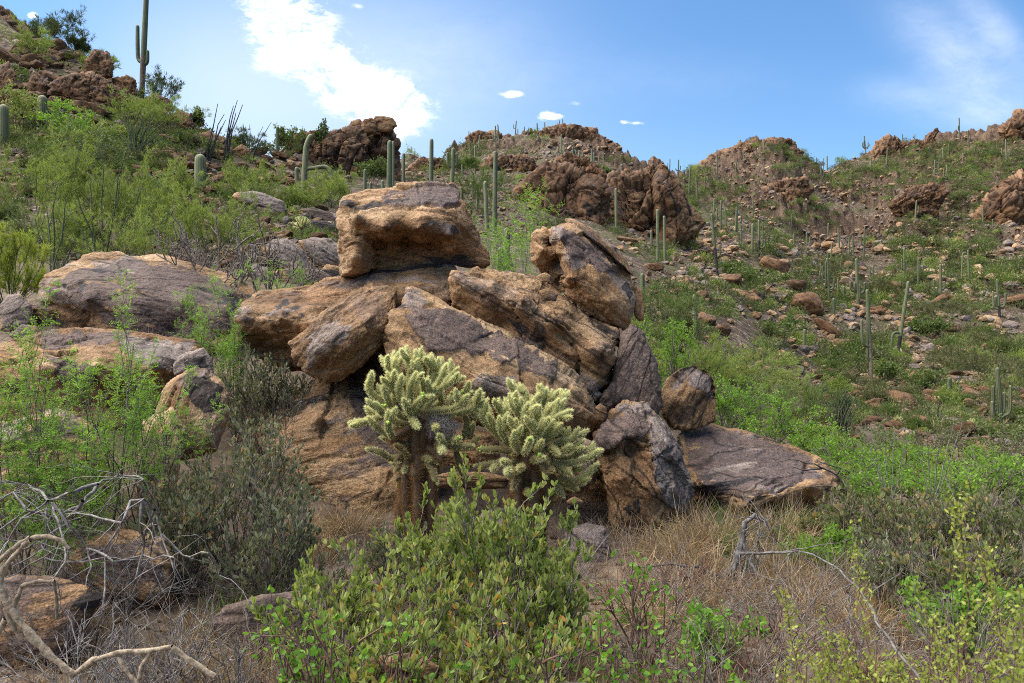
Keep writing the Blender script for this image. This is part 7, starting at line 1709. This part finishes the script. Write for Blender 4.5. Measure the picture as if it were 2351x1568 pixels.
def build_world():
    w = bpy.data.worlds.new('World')
    SC.world = w
    w.use_nodes = True
    w.node_tree.nodes.clear()
    N = NT(w.node_tree)
    sky = N.n('ShaderNodeTexSky', sky_type='NISHITA', sun_disc=False)
    sky.sun_elevation = math.radians(SUN_EL)
    sky.sun_rotation = math.radians(SUN_AZ)
    sky.air_density, sky.dust_density, sky.ozone_density = 1.0, 0.6, 2.0
    d = N.n('ShaderNodeTexCoord').outputs['Generated']
    sx = N.n('ShaderNodeSeparateXYZ')
    N.l.new(d, sx.inputs[0])
    yy = N.m('MAXIMUM', sx.outputs[1], 0.05)
    u, v = N.m('DIVIDE', sx.outputs[0], yy), N.m('DIVIDE', sx.outputs[2], yy)
    uv = N.n('ShaderNodeCombineXYZ', {0: u, 1: v, 2: 0.0}).outputs[0]

    def blob(x, y, rx, ry, amp=1.0, rot=0.0):
        p = N.vm('SUBTRACT', uv, ((x - CX) / F, (CY - y) / F, 0))
        if rot:
            r = N.n('ShaderNodeVectorRotate', {'Angle': math.radians(rot)}, rotation_type='Z_AXIS')
            N.l.new(p, r.inputs['Vector'])
            p = r.outputs[0]
        p = N.vm('DIVIDE', p, (rx / F, ry / F, 1))
        return N.m('MULTIPLY', N.m('EXPONENT', N.m('MULTIPLY', N.vm('DOT_PRODUCT', p, p), -1.0)), amp)

    def total(L):
        r = L[0]
        for b in L[1:]:
            r = N.m('ADD', r, b)
        return r
    warp = N.vm('ADD', uv, N.vm('MULTIPLY', N.vm('SUBTRACT', N.noise(uv, 9.0, 5, 0.6, 1), (0.5, 0.5, 0.5)), (0.06, 0.06, 0)))
    st = N.n('ShaderNodeMapping', {'Rotation': (0, 0, math.radians(28)), 'Scale': (1.0, 2.1, 1)})
    N.l.new(warp, st.inputs['Vector'])
    n1 = N.noise(st.outputs[0], 13.0, 8, 0.66)
    n2 = N.noise(st.outputs[0], 42.0, 6, 0.68)
    nn = N.m('ADD', N.m('MULTIPLY', N.m('SUBTRACT', n1, 0.5), 1.5), N.m('MULTIPLY', N.m('SUBTRACT', n2, 0.5), 0.7))
    big = total([blob(650, -20, 120, 70, 1.0), blob(655, 60, 80, 60, .75), blob(725, 115, 120, 70, .95, 30), blob(810, 190, 150, 60, 1.0, 25), blob(900, 215, 120, 40, .75), blob(850, 260, 110, 45, .8), blob(920, 290, 60, 40, .6), blob(620, 140, 60, 30, .5)])
    mb = N.m('MULTIPLY', N.step(N.m('ADD', N.m('MINIMUM', big, 1.0), N.m('MULTIPLY', nn, 3.0)), 0.30, 1.55), N.step(big, 0.08, 0.95))
    small = total([blob(1172, 216, 30, 8, .9), blob(1250, 265, 26, 12, 1.0), blob(1270, 268, 24, 8, .7), blob(1322, 238, 40, 10, .45), blob(1432, 280, 13, 8, 1.0), blob(1462, 283, 20, 7, .95), blob(75, 35, 12, 8, .8), blob(820, 14, 25, 8, .5)])
    ms = N.m('MULTIPLY', N.step(N.m('ADD', small, N.m('MULTIPLY', nn, 2.0)), 0.3, 1.3), N.step(small, 0.1, 0.45))
    cir = total([blob(2200, 130, 160, 70, .55, 40), blob(2280, 60, 120, 40, .5, 50), blob(2080, 215, 110, 40, .3), blob(2260, 260, 130, 50, .45), blob(1000, 150, 260, 140, .30), blob(1500, 180, 300, 60, .10)])
    mc = N.m('MULTIPLY', cir, N.m('ADD', 0.55, N.m('MULTIPLY', nn, 0.6)), clamp=True)
    glow = total([blob(760, 210, 420, 260, .42), blob(450, 200, 300, 260, .30), blob(1300, 380, 700, 120, .10)])
    col = N.mix(1.0, sky.outputs[0], (SKYTINT[0], SKYTINT[1], SKYTINT[2]), 'MULTIPLY')
    col = N.mix(glow, col, (GL * .86, GL * .95, GL))
    col = N.mix(mc, col, (CL * .75, CL * .80, CL * .9))
    col = N.mix(mb, col, (CL * 1.08, CL * 1.09, CL * 1.11))
    col = N.mix(ms, col, (CL * 1.05, CL * 1.06, CL * 1.08))
    bg = N.n('ShaderNodeBackground', {'Strength': SKYS})
    N.l.new(col, bg.inputs[0])
    o = N.n('ShaderNodeOutputWorld')
    N.l.new(bg.outputs[0], o.inputs[0])


SKYTINT, GL, CL, SKYS = (0.79, 1.10, 1.31), 7.2, 10.0, 0.060
build_world()
sl = bpy.data.lights.new('sun', 'SUN')
sl.energy, sl.angle, sl.color = 3.9, math.radians(95), (1.0, 0.93, 0.84)
so = bpy.data.objects.new('sun', sl)
COL.objects.link(so)
e_, a_ = math.radians(SUN_EL), math.radians(SUN_AZ)
from mathutils import Vector
so.rotation_euler = (-Vector((math.sin(a_) * math.cos(e_), math.cos(a_) * math.cos(e_), math.sin(e_)))).to_track_quat('-Z', 'Y').to_euler()
cd = bpy.data.cameras.new('camera')
cd.lens, cd.sensor_width, cd.clip_start, cd.clip_end = 26.0, 36.0, 0.05, 3000
cd.dof.use_dof, cd.dof.focus_distance, cd.dof.aperture_fstop = True, 6.4, 8.0
co = bpy.data.objects.new('camera', cd)
COL.objects.link(co)
co.location, co.rotation_euler = (0, 0, EYE), (math.radians(90), 0, 0)
SC.camera = co
vs = SC.view_settings
vs.view_transform, vs.look, vs.gamma, vs.use_curve_mapping = 'Standard', 'None', 1.0, False
vs.exposure = 1.45
cy = SC.cycles
cy.use_denoising = False
cy.filter_width = 1.0
cy.max_bounces, cy.diffuse_bounces, cy.glossy_bounces, cy.transmission_bounces = 5, 3, 2, 3
